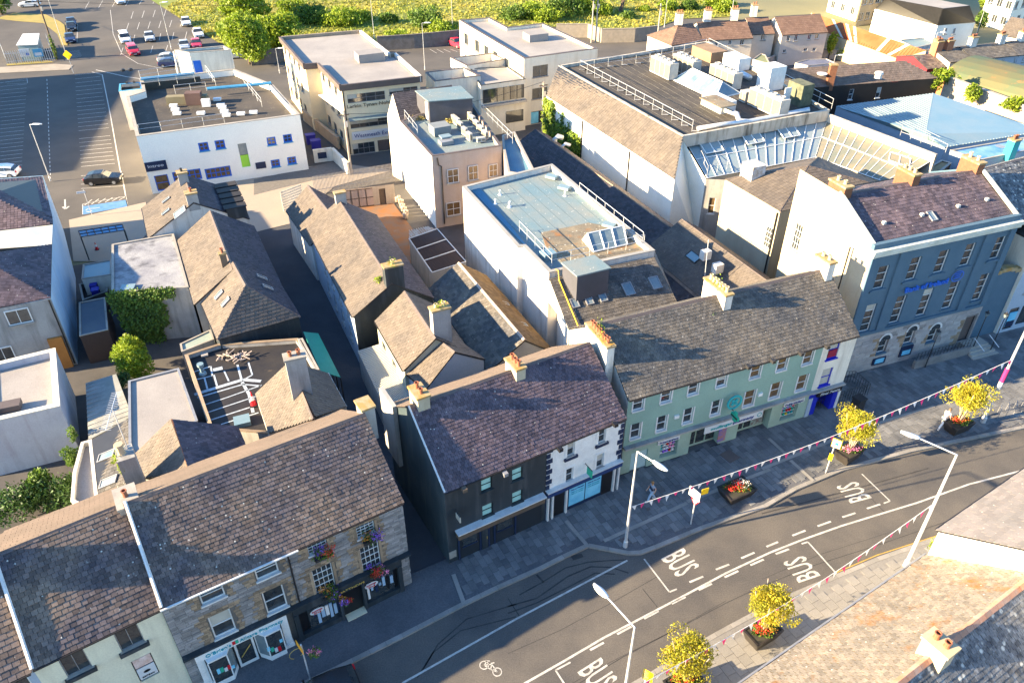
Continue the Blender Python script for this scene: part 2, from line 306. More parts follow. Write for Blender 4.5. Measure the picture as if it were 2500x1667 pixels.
# ---------------- slates and tiles as geometry ----------------
_u = {}
def unit_slate(mt):
    if mt.name not in _u:
        m = MB(); t = .022
        vs_ = [(0, 0, .012+t), (1, 0, .012+t), (1, 1, .012), (0, 1, .012), (0, 0, .012), (1, 0, .012)]
        m.v = [V(p) for p in vs_]; m.f = [(0, 1, 2, 3), (4, 5, 1, 0), (4, 0, 3), (5, 2, 1)]
        me = bpy.data.meshes.new('slate'); me.from_pydata([tuple(p) for p in m.v], [], m.f); me.materials.append(mt); _u[mt.name] = me
    return _u[mt.name]
def slates(part, poly, wd, ex, mt, indiv=0, name='slate', jit=1., gap=.02):
    "courses of slates over a planar polygon whose first edge is the lower one"
    A, B = poly[0], poly[1]; u = (B-A).normalized(); c = poly[2]-A; n = u.cross(c).normalized()
    if n.z < 0: n = -n
    v = n.cross(u)
    q_ = [((p-A).dot(u), (p-A).dot(v)) for p in poly]; vmax = max(b for a, b in q_); res = []
    def span(h):
        xs = []
        for i in range(len(q_)):
            (a0, b0), (a1, b1) = q_[i], q_[(i+1) % len(q_)]
            if (b0 <= h) != (b1 <= h): xs.append(a0+(h-b0)/(b1-b0)*(a1-a0))
        return (min(xs), max(xs)) if len(xs) > 1 else None
    j = 0
    while j*ex < vmax-.03:
        v0 = j*ex; e = min(ex, vmax-v0); sp = span(v0+min(e/2, .999*e))
        if sp:
            x = sp[0]-((j % 2)*.5+R.random()*.1)*wd
            while x < sp[1]:
                a, b = max(x, sp[0]), min(x+wd-gap, sp[1])
                if b-a > .05:
                    jz = R.uniform(0, .012)*jit; dv = R.uniform(-.012, .008)*jit
                    o = A+u*a+v*(v0+dv)+n*jz; res.append((o, b-a, e*1.06-dv, b-a > wd*.9))
                x += wd
        j += 1
    if indiv:
        k = sorted(range(len(res)), key=lambda i: (res[i][0]-CAM).length if res[i][3] else 1e9)[:indiv]; ks = set(k); me = unit_slate(mt)
        for i in k:
            o, a, b, _ = res[i]; rot = Matrix((u, v, n)).transposed().to_4x4()
            cob(name, me, part, Matrix.Translation(o) @ rot @ Matrix.Diagonal((a, b, 1, 1)))
        res = [r for i, r in enumerate(res) if i not in ks]
    m = MB(); t = .022
    for o, a, b, _ in res:
        i = len(m.v); m.v += [o+n*(.012+t), o+u*a+n*(.012+t), o+u*a+v*b+n*.012, o+v*b+n*.012, o+n*.002, o+u*a+n*.002]
        m.f += [(i, i+1, i+2, i+3), (i+4, i+5, i+1, i), (i+4, i, i+3), (i+5, i+2, i+1)]
    if m.v: m.build(name+'_courses', mt, part, kind='stuff')
def roofpart(root, polys, mt, sl=None, name='roof', indiv=0, base=None, thick=.09, tname='slate', label=None):
    m = MB()
    for p in polys:
        n = (p[1]-p[0]).cross(p[2]-p[0]).normalized(); n = n if n.z > 0 else -n; k = len(p); i = len(m.v)
        m.v += [q_ for q_ in p]+[q_-n*thick for q_ in p]; m.f += [tuple(range(i, i+k)), tuple(range(i+2*k-1, i+k-1, -1))]+[(i+j, i+j+k, i+(j+1) % k+k, i+(j+1) % k) for j in range(k)]
    r = m.build(name, base or (dmet if sl else mt), root, label)
    if sl:
        for p in polys: slates(r, p, sl[0], sl[1], mt, indiv if p is polys[0] else 0, name=tname)
    return r
def ridge_tiles(root, a, b, mt, w_=.16, piece=.45):
    d = (b-a); L_ = d.length; n = max(1, int(L_/piece)); d.normalize(); s_ = d.cross(UP).normalized()
    for i in range(n):
        m = MB(); p0 = a+d*(L_*i/n+.006); p1 = a+d*(L_*(i+1)/n-.006)
        for p in (p0, p1): m.v += [p-s_*w_+V((0, 0, -.075)), p+V((0, 0, .06)), p+s_*w_+V((0, 0, -.075))]
        m.f = [(0, 1, 4, 3), (1, 2, 5, 4), (0, 2, 1), (3, 4, 5)]; m.build('ridge_tile', mt, root)
def gable(root, A, B, dep, ze, zr, mroof, sl=(.3, .25), mwall=whites, ops={}, hipL=0, hipR=0, indiv=0, over=.12, walls='fblr', wm={}, z0=0, ridge=brownf, back_sl=True, tname='slate', off=None, gutter=True, mback=None, mbsl=(.5, .34)):
    """house with a ridge along A->B; A,B = front eaves line seen from outside, body to its left"""
    wf = WF(A, B); off = dep/2 if off is None else off; L_ = wf.L
    k = (zr-ze)/off; kb = (zr-ze)/(dep-off); zf = ze-over*k; zb = ze-over*kb
    ov = over if not (hipL or hipR) else over
    R0, R1 = wf.p(hipL if hipL else -.06, off, zr), wf.p(L_-(hipR if hipR else -.06), off, zr)
    fl, fr = wf.p(-(over if hipL else .06), -over, zf), wf.p(L_+(over if hipR else .06), -over, zf)
    bl, br = wf.p(-(over if hipL else .06), dep+over, zb), wf.p(L_+(over if hipR else .06), dep+over, zb)
    polys = [[fl, fr, R1, R0], [br, bl, R0, R1]]
    if hipL: polys.append([bl, fl, R0])
    if hipR: polys.append([fr, br, R1])
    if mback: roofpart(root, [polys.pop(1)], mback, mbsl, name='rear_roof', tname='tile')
    r = roofpart(root, polys, mroof, sl, indiv=indiv, tname=tname)
    if ridge: ridge_tiles(r, R0, R1, ridge)
    if ridge and sl:
        for h, a_, b_ in ((hipL, fl, bl), (hipR, fr, br)):
            if h:
                e_ = R0 if h is hipL and a_ is fl else R1
                ridge_tiles(r, a_, e_, ridge, .12); ridge_tiles(r, b_, e_, ridge, .12)
    fz = lambda d: ze+(zr-ze)*(d/off if d <= off else (dep-d)/(dep-off))
    if 'f' in walls: wall(root, wf, z0, ze-.02, wm.get('f', mwall), ops.get('f', ()))
    if 'b' in walls: wall(root, WF(wf.p(L_, dep, 0), wf.p(0, dep, 0)), z0, ze-.02, wm.get('b', mwall), ops.get('b', ()))
    if 'l' in walls: wall(root, WF(wf.p(0, dep, 0), wf.A), z0, ze-.02, wm.get('l', mwall), ops.get('l', ()), None if hipL else [(0, ze-.02), (dep, ze-.02), (dep-off, zr-.03)])
    if 'r' in walls: wall(root, WF(wf.p(L_, 0, 0), wf.p(L_, dep, 0)), z0, ze-.02, wm.get('r', mwall), ops.get('r', ()), None if hipR else [(0, ze-.02), (dep, ze-.02), (off, zr-.03)])
    if gutter: wf.box(MB(), 0, L_, -over-.09, -over+.01, zf-.06, zf+.01).build('gutter', pipe, root)
    return wf, r
def inset(pts, t):
    n = len(pts); ar = sum(pts[j][0]*pts[(j+1) % n][1]-pts[(j+1) % n][0]*pts[j][1] for j in range(n)); sg = 1 if ar > 0 else -1; out = []
    for i in range(n):
        p0, p1, p2 = V(pts[i-1][:2]), V(pts[i][:2]), V(pts[(i+1) % n][:2]); d0 = (p1-p0).normalized(); d1 = (p2-p1).normalized()
        n0 = V((-d0.y, d0.x))*sg; n1 = V((-d1.y, d1.x))*sg; k = 1+n0.dot(n1); out.append(p1+(n0+n1)*t/max(k, .3))
    return out
def flatb(root, pts, z, mwall, mdeck, par=.45, t=.22, mcop=None, z0=0, ops={}, wm={}, skip=(), name='wall', deckname='roof'):
    "flat-roofed block with parapet; pts anticlockwise seen from above, edge i is pts[i]->pts[i+1]"
    pts = [V((p[0], p[1], 0)) for p in pts]; n = len(pts); inn = inset(pts, t)
    for i in range(n):
        if i in skip: continue
        wall(root, WF(pts[i], pts[(i+1) % n]), z0, z, wm.get(i, mwall), ops.get(i, ()))
    m = MB(); o2 = inset(pts, -.03); o3 = inset(pts, t+.02)
    for i in range(n):
        j = (i+1) % n; a, b, c, d = o2[i], o2[j], o3[j], o3[i]
        i0 = len(m.v); m.v += [V((q_[0], q_[1], z+.001)) for q_ in (a, b, c, d)]+[V((q_[0], q_[1], z+.06)) for q_ in (a, b, c, d)]
        m.f += [tuple(i0+x for x in f) for f in ((4, 5, 6, 7), (0, 1, 5, 4), (2, 3, 7, 6), (1, 0, 3, 2))]
    cp = m.build('coping', mcop or conc, root)
    m = MB()
    for i in range(n):
        j = (i+1) % n; m.poly([V((inn[j][0], inn[j][1], z-par)), V((inn[i][0], inn[i][1], z-par)), V((inn[i][0], inn[i][1], z)), V((inn[j][0], inn[j][1], z))])
    m.build('parapet', mwall, root)
    d = MB().poly([V((q_[0], q_[1], z-par)) for q_ in inn]).build(deckname, mdeck, root)
    return d
def ccw(pts): 
    n = len(pts); ar = sum(pts[j][0]*pts[(j+1) % n][1]-pts[(j+1) % n][0]*pts[j][1] for j in range(n)); return pts if ar > 0 else pts[::-1]
def rail(path, h, label, group=None, sp=1.6, m=galv, r=.025, mid=True, parent=None, name='guard_rail', feet=False):
    path = [V(p) for p in path]; root = parent or thing(name, label, 'railing', path[0], group)
    for i in range(len(path)-1):
        a, b = path[i], path[i+1]; L_ = (b-a).length; n = max(1, round(L_/sp))
        for k in range(n+(i == len(path)-2)):
            p = a.lerp(b, k/n); MB().tube([p, p+UP*h], r, 5).build('post', m, root)
            if feet: MB().tube([p+V((0, 0, .06)), p+V((.8, -.1, .06))], .03, 4).build('foot', m, root); MB().box(p+V((.85, -.1, .08)), (.35, .3, .14)).build('weight', dmet, root)
    MB().tube([p+UP*h for p in path], r, 5).build('rail', m, root)
    if mid: MB().tube([p+UP*h*.5 for p in path], r*.8, 5).build('rail', m, root)
    return root
def chimney(root, c, az, wx, wy, z0, z1, m, pots=(2, terra), cap=None, lab=None, name='chimney', growth=0, cm=None):
    mb = MB().box((c[0], c[1], (z0+z1)/2), (wx, wy, z1-z0), az); ch = mb.build(name, m, root, lab)
    MB().box((c[0], c[1], z1+.07), (wx+.14, wy+.14, .14), az).build('chimney_cap', cm or concm, ch)
    n, pm = pots; u = V((math.cos(az), math.sin(az), 0)); nn = V((-u.y, u.x, 0)); dr, ln = (u, wx) if wx > wy else (nn, wy)
    for i in range(n):
        p = V((c[0], c[1], z1+.14))+dr*((i+.5)/n-.5)*ln*.85; h = R.uniform(.3, .42)
        MB().lathe(p, [(.14, 0), (.12, .08), (.115, h-.06), (.15, h-.05), (.15, h), (.1, h), (.09, h-.15)], 10).build('chimney_pot', pm, ch)
    if growth:
        leaves('weeds', V((c[0], c[1], z1+.35)), (wx*.6+.15, wy*.5+.1, .35), int(growth), .11, leafy, ch)
    return ch
def leaves(name, c, rd, n, size, m, parent=None, fill=.35, kind=None, clumps=10, flat_=False, smooth=False, seed=None, **k):
    mb = MB(); rr = R; c = V(c); cl = []
    for i in range(clumps):
        while 1:
            p = V((rr.uniform(-1, 1), rr.uniform(-1, 1), rr.uniform(-1, 1)))
            if p.length < 1: break
        cl.append((p.normalized()*(.35+.45*rr.random()), rr.uniform(.28, .5)))
    for i in range(n):
        if rr.random() < fill: q_ = V((rr.gauss(0, 1), rr.gauss(0, 1), rr.gauss(0, 1))).normalized()*rr.random()**.33*.72
        else:
            p, r_ = cl[rr.randrange(clumps)]; q_ = p+V((rr.gauss(0, 1), rr.gauss(0, 1), rr.gauss(0, 1))).normalized()*r_*rr.uniform(.6, 1.05)
        o = c+V((q_.x*rd[0], q_.y*rd[1], q_.z*rd[2])); a = V((rr.gauss(0, 1), rr.gauss(0, 1), rr.gauss(0, .7))).normalized(); b = a.orthogonal().normalized()
        t = rr.random()*6.28; b = (b*math.cos(t)+a.cross(b)*math.sin(t)); e = a.cross(b); s_ = size*rr.uniform(.6, 1.3)
        mb.v += [o-b*s_*.5-e*s_*.28, o+b*s_*.5-e*s_*.12, o+b*s_*.5+e*s_*.12, o-b*s_*.5+e*s_*.28]; j = len(mb.v); mb.f.append((j-4, j-3, j-2, j-1))
    return mb.build(name, m, parent, kind=kind, **k)
def ivy(name, wf, rects, n, size, m, parent, bulge=.35):
    mb = MB(); rr = R
    tot = sum((b-a)*(d-c) for a, b, c, d in rects)
    for a, b, c, d in rects:
        for i in range(int(n*(b-a)*(d-c)/tot)):
            o = wf.p(rr.uniform(a, b)+rr.gauss(0, .12), -abs(rr.gauss(0, bulge))*.7-.02, rr.uniform(c, d)+rr.gauss(0, .15))
            x = (-wf.n+V((rr.gauss(0, .5), rr.gauss(0, .5), rr.gauss(.3, .5)))).normalized(); e = x.orthogonal().normalized(); f_ = x.cross(e); s_ = size*rr.uniform(.6, 1.3)
            mb.v += [o-e*s_*.5, o-f_*s_*.35, o+e*s_*.5, o+f_*s_*.4]; j = len(mb.v); mb.f.append((j-4, j-3, j-2, j-1))
    return mb.build(name, m, parent)
def text(parent, s_, o, right, up, h, m, width=None, name='lettering', ex=.015, bold=0, shear=0):
    cu = bpy.data.curves.new('t', 'FONT'); cu.body = s_; cu.size = 1; cu.extrude = ex/h; cu.offset = bold; cu.shear = shear; cu.resolution_u = 2
    ob = bpy.data.objects.new('t', cu); C.objects.link(ob); dg = bpy.context.evaluated_depsgraph_get(); me = bpy.data.meshes.new_from_object(ob.evaluated_get(dg)); bpy.data.objects.remove(ob)
    r_ = V(right).normalized(); u_ = V(up).normalized(); n_ = r_.cross(u_)
    xs = [v.co.x for v in me.vertices]; x0, x1 = min(xs), max(xs); kx = (width/(x1-x0)) if width else h*1.0
    og = ORG[parent] if parent else V()
    for v in me.vertices: v.co = V(o)-og+r_*((v.co.x-x0)*kx)+u_*(v.co.y*h)+n_*(v.co.z*h+ex)
    me.materials.clear(); me.materials.append(m)
    ob = bpy.data.objects.new(name, me); C.objects.link(ob); ob.parent = parent; ORG[ob] = og.copy(); return ob
def veloux(root, wfp, o, u, v, n, w_, h_, fm=gmet, gm=glassb, name='skylight'):
    m = MB()
    for a0, a1, b0, b1 in ((0, w_, 0, .07), (0, w_, h_-.07, h_), (0, .07, .07, h_-.07), (w_-.07, w_, .07, h_-.07)): m.par(o+u*a0+v*b0+n*.03, u*(a1-a0), v*(b1-b0), n*.1)
    f = m.build(name, fm, root); MB().par(o+u*.07+v*.07+n*.04, u*(w_-.14), v*(h_-.14), n*.05).build('pane', gm, f); return f
def skyl(root, poly, k, x, y, w_, h_, fm=gmet, gm=glassb):
    "roof window on a roof plane, lower left corner at a pixel"
    A, B = poly[0], poly[1]; u = (B-A).normalized(); n = u.cross(poly[2]-A).normalized(); n = n if n.z > 0 else -n; v = n.cross(u)
    d = ray(k, x, y); o = CAM+d*((A-CAM).dot(n)/d.dot(n)); return veloux(root, None, o, u, v, n, w_, h_, fm, gm)
def in_poly(p, pts):
    c = False; n = len(pts)
    for i in range(n):
        a, b = pts[i], pts[i-1]
        if (a[1] > p[1]) != (b[1] > p[1]) and p[0] < (b[0]-a[0])*(p[1]-a[1])/(b[1]-a[1])+a[0]: c = not c
    return c
def sheet(name, pts, z, m, kind='structure', thick=.02, label=None, **k):
    o = MB().prism(ccw([(p[0], p[1]) for p in pts]), z-thick, z).build(name, m, None, label, kind, **k); ORG[o] = V(); return o
def stripe(mb, pts, w_, z):
    for a, b in zip(pts, pts[1:]):
        a = V((a[0], a[1], z)); b = V((b[0], b[1], z)); d = (b-a).normalized(); n = V((-d.y, d.x, 0))*w_/2; mb.poly([a-n, b-n, b+n, a+n])
    return mb
# ---------------- ground, roads, pavements ----------------
sheet('ground', [(-700, -200), (700, -200), (700, 900), (-700, 900)], -.04, mat('ground_earth', (.2, .18, .09), (.16, .15, .08), .1, .95))
sheet('road', [(-42, 8), (62, 62), (80, 40), (-20, -14)], 0, asph)
sheet('car_park', [(-190, 58), (-26, 70), (-8, 78), (70, 84), (75, 150), (30, 175), (-60, 260), (-190, 260)], -.004, asphc)
sheet('yard_ground', [(-60, 20), (-6, 32), (46, 60), (120, 70), (90, 130), (4, 100), (-30, 74), (-60, 60)], -.014, mat('yard_concrete', (.085, .078, .075), (.055, .052, .052), .4, .95, dirt=.4))  # darkened so the colour carries the deep shade between buildings
sheet('lane', [(-6.3, 28.9), (-3.4, 30.6), (-8.2, 42), (-15.6, 59), (-23.5, 77), (-30, 75), (-19.2, 56.9), (-13.2, 45.9)], .012, cobb)
def curve_pts(k, pts, z=0): return [P(k, x, y, z) for x, y in pts]
kerbN = Ps('D2', [(200, 1700), (720, 1455), (1300, 1165), (1830, 890), (2130, 745)], .12)+Ps('D3', [(300, 575), (495, 475), (700, 380), (1050, 447), (1160, 442), (1290, 395), (1700, 225), (2250, 35)], .12)+Ps('C4', [(300, 1335), (700, 1168), (1300, 1005), (2281, 800)], .12)+[V((60, 55, 0)), V((75, 59, 0))]
backN = [(75, 72), (46, 62), (26.5, 49.8), (24, 46.5), (8, 39.2), (-3.2, 31.6), (-6.3, 29.9), (-22, 20.7), (-31, 15)]
pvN = [(p.x, p.y) for p in kerbN]+backN
sheet('pavement', pvN, .112, mat('brick_paving', (.1, .1, .108), (.075, .077, .085), .5, .9, fine=.3, dirt=.2, bump=.4, bs=16), thick=.15)
kerbS = Ps('D3', [(700, 1780), (1060, 1575), (1270, 1455), (1600, 1245), (1800, 1130), (2060, 990)], .12)+Ps('D4', [(210, 805), (640, 625), (1000, 475), (1500, 300), (2000, 130)], .12)+[V((45, 42, 0)), V((70, 53, 0))]
pvS = [(p.x, p.y) for p in kerbS]+[(75, 45), (30, 26), (22, 22), (10, 15), (0, 8)]
sheet('pavement', pvS, .112, mat('pale_paving', (.2, .19, .175), (.17, .16, .15), .5, .85, fine=.2, dirt=.1), thick=.15)
def kerb(pts, side):
    root = bpy.data.objects.new('kerb', None); C.objects.link(root); root['kind'] = 'structure'; ORG[root] = V()
    m = MB()
    for a, b in zip(pts, pts[1:]):
        a = V((a.x, a.y, 0)); b = V((b.x, b.y, 0)); L_ = (b-a).length; n = max(1, int(L_/.9)); d = (b-a)/n; nn = V((-d.y, d.x, 0)).normalized()*side
        for i in range(n): m.par(a+d*i+nn*.0-nn*.02, d*.985, nn*.28, UP*.128)
    o = m.build('kerb_stones', kerbm, root, kind='stuff'); return root
kerb(kerbN, 1); kerb(kerbS, -1)
def slabs(name, poly, az, w_, h_, m, z, base, indiv=290, rag=True):
    u = V((math.cos(az), math.sin(az), 0)); n = V((-u.y, u.x, 0)); c = V((*poly[0][:2], 0)); res = []
    q_ = [((V((*p[:2], 0))-c).dot(u), (V((*p[:2], 0))-c).dot(n)) for p in poly]
    a0, a1, b0, b1 = min(a for a, b in q_), max(a for a, b in q_), min(b for a, b in q_), max(b for a, b in q_)
    i = 0; a = a0
    while a < a1:
        b = b0-(R.random() if rag else .5*(i % 2))*h_
        while b < b1:
            o = c+u*a+n*b
            if all(in_poly(o+u*x+n*y, poly) for x, y in ((.02, .02), (w_-.02, .02), (.02, h_-.02), (w_-.02, h_-.02))): res.append(o)
            b += h_
        a += w_; i += 1
    res.sort(key=lambda o: (o-CAM).length); ub = MB().par(V((0, 0, 0)), u*(w_-.018), n*(h_-.018), UP*.03); root = base
    me = None; mb = MB()
    for i, o in enumerate(res):
        zz = z-.02+R.uniform(0, .006)
        if i < indiv:
            if me is None:
                ob = ub.build(name, m, root); me = ob.data; ob.location = o+UP*zz
            else:
                ob = bpy.data.objects.new(name, me); C.objects.link(ob); ob.parent = root; ob.location = o+UP*zz
        else: mb.par(o+UP*zz, u*(w_-.018), n*(h_-.018), UP*.03)
    if mb.v: mb.build(name+'_field', m, root, kind='stuff')
off_ = inset(ccw([(p.x, p.y) for p in kerbN]+backN), .32)
reg = [P('D2', 1760, 640, .12), P('D2', 1880, 850, .12)]+[V((p[0], p[1], 0)) for p in inset(ccw(pvN), .33)]
pn = bpy.data.objects.new('pavement', None); C.objects.link(pn); pn['kind'] = 'structure'; ORG[pn] = V()
inn_ = inset(pvN, .33 if ccw(list(pvN)) is not None else .33)
clipx = [p for p in inset(ccw(list(pvN)), .33)]
def cutpoly(pts, f):
    out = []
    for i in range(len(pts)):
        a, b = pts[i-1], pts[i]; fa, fb = f(a), f(b)
        if (fa > 0) != (fb > 0): t = fa/(fa-fb); out.append((a[0]+(b[0]-a[0])*t, a[1]+(b[1]-a[1])*t))
        if fb > 0: out.append((b[0], b[1]))
    return out
e0, e1 = P('D2', 1750, 620, .12), P('D2', 1880, 860, .12)
dvec = e1-e0
cl = cutpoly([(p[0], p[1]) for p in clipx], lambda p: dvec.x*(p[1]-e0.y)-dvec.y*(p[0]-e0.x))
slabs('paving_slab', cl, rad(28), .42, .72, pave, .124, pn, 290)
# pale banding strips across the paving
mb = MB()
for k, pts in (('D2', [(1735, 620), (1830, 880)]), ('D3', [(505, 155), (700, 380)]), ('D3', [(835, 330), (1560, 0)]), ('C3', [(1560, 1440), (2281, 1160)]), ('C4', [(250, 1080), (450, 1260)]), ('C4', [(60, 890), (200, 1020)]), ('C4', [(0, 1155), (900, 790), (1500, 610)])):
    stripe(mb, Ps(k, pts, .16), .26, .158)
mb.build('paving_band', kerbm, pn)
ps = bpy.data.objects.new('pavement', None); C.objects.link(ps); ps['kind'] = 'structure'; ORG[ps] = V()
slabs('paving_slab', inset(ccw(list(pvS)), .34), rad(28), .62, .62, mat('pale_paving_stone', (.235, .22, .2), (.2, .19, .175), .4, .85, isl=.07, fine=.18, dirt=.25, dc=(.15, .14, .125)), .122, ps, 290, False)
# ---- road markings
mk = bpy.data.objects.new('road_markings', None); C.objects.link(mk); mk['kind'] = 'structure'; ORG[mk] = V()
Z = .008
stripe(MB(), Ps('D3', [(0, 1655), (150, 1568), (480, 1380), (830, 1175), (1490, 830), (1900, 610), (2281, 432)])+Ps('D4', [(350, 322), (700, 198), (1350, 0)])+Ps('C4', [(1800, 1290), (2281, 1165)])+[V((50, 44.5, 0))], .13, Z).build('solid_line', line, mk)
stripe(MB(), Ps('D2', [(1290, 1568), (2281, 1010)])+Ps('D3', [(1040, 500)]), .12, Z).build('edge_line', line, mk)
for k, x0, y0, x1, y1 in [('D3', 1580, 690, 1700, 640), ('D3', 1810, 580, 1925, 535), ('D3', 2030, 482, 2145, 432), ('D3', 2250, 382, 2350, 340), ('D4', 265, 285, 380, 240), ('D4', 485, 203, 600, 162), ('D4', 700, 125, 815, 88), ('D4', 915, 50, 1030, 12),
    ('D3', 715, 1280, 835, 1215), ('D3', 950, 1142, 1075, 1075), ('D3', 1185, 1007, 1310, 940), ('D3', 1425, 877, 1545, 817), ('D3', 1660, 757, 1775, 702), ('D3', 1885, 647, 2005, 592), ('D3', 2110, 542, 2225, 492), ('D4', 120, 445, 235, 402)]:
    stripe(MB(), Ps(k, [(x0, y0), (x1, y1)]), .13, Z).build('dash', line, mk)
for k, pts in (('D3', [(1185, 488), (1405, 775), (1470, 750)]), ('C4', [(870, 1200), (1115, 1435), (1060, 1455)]), ('D4', [(345, 357), (400, 340), (660, 628)]), ('D3', [(545, 1385), (415, 1455), (560, 1680)])):
    stripe(MB(), Ps(k, pts), .1, Z+.002).build('bus_bay_line', line, mk)
def roadtext(k, o, r_, u_, name='bus_lettering', s_='BUS'):
    o = P(k, *o, Z); a = P(k, *r_, Z)-o; b = P(k, *u_, Z)-o; n = V((0, 0, 1)); wd = a.length
    b = b-a.normalized()*b.dot(a.normalized())
    text(mk, s_, o, a, b, b.length/.73, line, wd, name, .002, .012)
roadtext('D3', (1335, 485), (1478, 650), (1545, 395)); roadtext('D3', (608, 1470), (760, 1665), (815, 1330))
roadtext('D4', (508, 632), (362, 455), (320, 708)); roadtext('C4', (955, 1408), (822, 1262), (775, 1470))
def circ(c, r, n=14): return [c+V((math.cos(6.2832*i/n)*r, math.sin(6.2832*i/n)*r, 0)) for i in range(n+1)]
c1, c2, hd = P('D2', 2060, 1480), P('D2', 2010, 1425), P('D2', 2125, 1395); bm = MB()
c1 = P('D2', 2055, 1485); c2 = P('D2', 2085, 1400); ax = (P('D2', 2140, 1370)-P('D2', 1990, 1450))
fu = P('D2', 2110, 1440)-P('D2', 2000, 1450)
o_ = P('D2', 2060, 1440)
for s_ in (-1, 1): stripe(bm, circ(o_+V((.36*s_, -.2*s_, 0)), .24), .06, Z)
for a, b in (((.36, -.2), (.05, .25)), ((.05, .25), (-.36, .2)), ((.05, .25), (0, -.05)), ((0, -.05), (-.36, .2)), ((0, -.05), (.36, -.2)), ((-.36, .2), (-.2, .45)), ((-.3, .45), (-.05, .45)), ((.0, .3), (.2, .35))): stripe(bm, [o_+V((*a, 0)), o_+V((*b, 0))], .06, Z)
bm.build('bicycle_symbol', line, mk)
mb = MB()
for o in (0, .22): stripe(mb, [p+V((.2*o, -o, 0)) for p in Ps('D4', [(650, 605), (1000, 455), (1550, 278), (1750, 215)])], .07, Z)
mb.build('yellow_lines', yline, mk)
skid = mat('tyre_marks', (.028, .026, .026), (.05, .047, .045), 1.5, .85)
mb = MB()
for k, pts, w_ in (('D3', [(0, 900), (250, 830), (520, 640), (720, 555), (900, 560), (1050, 610)], .1), ('D3', [(0, 960), (250, 870), (550, 720), (760, 610), (930, 620)], .09), ('D3', [(100, 800), (300, 690), (500, 565), (700, 515), (900, 500), (1040, 495)], .09), ('D2', [(1420, 1520), (1560, 1300), (1800, 1110), (2281, 990)], .08), ('D2', [(1460, 1470), (1600, 1230), (1850, 1010), (2281, 880)], .08),
    ('D3', [(250, 625), (310, 690)], .14), ('D3', [(620, 1568), (1000, 1340), (1500, 1080), (1900, 870), (2281, 690)], .05), ('D4', [(0, 728), (400, 560), (1000, 370), (1700, 130)], .05), ('D4', [(0, 665), (500, 450), (1100, 260)], .03), ('D3', [(560, 1568), (900, 1380), (1400, 1130), (1900, 850)], .03), ('D3', [(0, 830), (110, 1000)], .06), ('D3', [(1170, 745), (1300, 905)], .05), ('D3', [(0, 1310), (450, 1110), (900, 870), (1300, 640)], .04), ('C4', [(930, 1390), (1080, 1545)], .05), ('C4', [(0, 1545), (700, 1360), (1450, 1150)], .09)):
    stripe(mb, Ps(k, pts), w_, .004)
mb.build('tyre_marks_and_seams', skid, mk)
MB().prism([(p.x, p.y) for p in Ps('D3', [(540, 460), (640, 440), (660, 470), (570, 500)])], 0, .006).build('drain_grate', dmet, mk)
for k, pts in (('C3', [(1840, 1030), (1925, 985), (2020, 1055), (1935, 1105)]), ('D3', [(960, 320), (1010, 300), (1060, 325), (1000, 350)]), ('D3', [(1200, 45), (1235, 40), (1240, 60), (1210, 65)])):
    MB().prism([(p.x, p.y) for p in Ps(k, pts, .16)], .14, .166).build('cover_plate', brownf, pn)
# ---- car park lines
cpk = bpy.data.objects.new('car_park_markings', None); C.objects.link(cpk); cpk['kind'] = 'structure'; ORG[cpk] = V()
mb = MB()
for i in range(24):   # right hand row of bays
    t = i/23; y = 655+i*34.6; xl = 650+t*55; xr = 865+t*135
    if y < 1150 or y > 1190: stripe(mb, Ps('A1', [(xl, y), (xr, y-22-6*t)]), .1, .004)
for i in range(4): stripe(mb, Ps('B1', [(705, 105+i*37), (1040+10*i, 85+i*36)]), .1, .004)
stripe(mb, Ps('A1', [(800, 628), (890, 652), (960, 1000), (1045, 1480)])+Ps('B1', [(1060, 90), (1110, 375)]), .14, .004)
for i in range(23): y = 700+i*33.5; stripe(mb, Ps('A1', [(0, y+22), (235-i*2, y)]), .09, .004)
for i in range(26): stripe(mb, Ps('A1', [(408+i*1.2, 690+i*34), (409+i*1.2, 708+i*34)]), .1, .004)
stripe(mb, Ps('A1', [(0, 725), (235, 685), (240, 725), (60, 735)]), .08, .004)
for r0, r1, n, x0, x1, y0, y1, sl_ in ((0, 0, 11, 740, 1920, 80, -10, -35), (0, 0, 10, 1140, 2000, 165, 105, -20), (0, 0, 9, 1100, 1850, 265, 215, -20), (0, 0, 9, 1045, 1950, 375, 320, -15), (0, 0, 6, 1050, 1700, 480, 440, -20)):
    for i in range(n):
        t = i/(n-1); x = x0+(x1-x0)*t; y = y0+(y1-y0)*t; stripe(mb, Ps('A1', [(x, y), (x-sl_, y-62)]), .1, .004)
stripe(mb, Ps('A1', [(835, 610), (1100, 670), (1240, 690)]), .2, .004); stripe(mb, Ps('A1', [(960, 90), (985, 300), (1060, 470), (1200, 555), (1420, 600)]), .1, .004)
stripe(mb, Ps('A1', [(675, 210), (670, 370)]), .1, .004)
for i in range(8): stripe(mb, Ps('A1', [(540+i*4, 460+i*8), (690+i*3, 440+i*7)]), .08, .004)
for i in range(6): stripe(mb, Ps('B1', [(735+i*60, 362-i*9), (800+i*60, 312-i*6)]), .12, .004)
stripe(mb, Ps('B1', [(720, 440), (720, 350), (1090, 285), (1110, 375)]), .1, .004)
stripe(mb, Ps('B1', [(565, 310), (568, 385)]), .18, .004); stripe(mb, Ps('B1', [(545, 375), (570, 395), (600, 370)]), .2, .004)
for i in range(5): stripe(mb, Ps('A2', [(1530+60*i, 430+i*0), (1590+60*i, 465-i*4)]), .1, .004)
mb.build('bay_lines', line, cpk)
sheet('disabled_bay', Ps('B1', [(722, 442), (722, 372), (1092, 315), (1108, 372)]), .006, blueline, thick=.004)
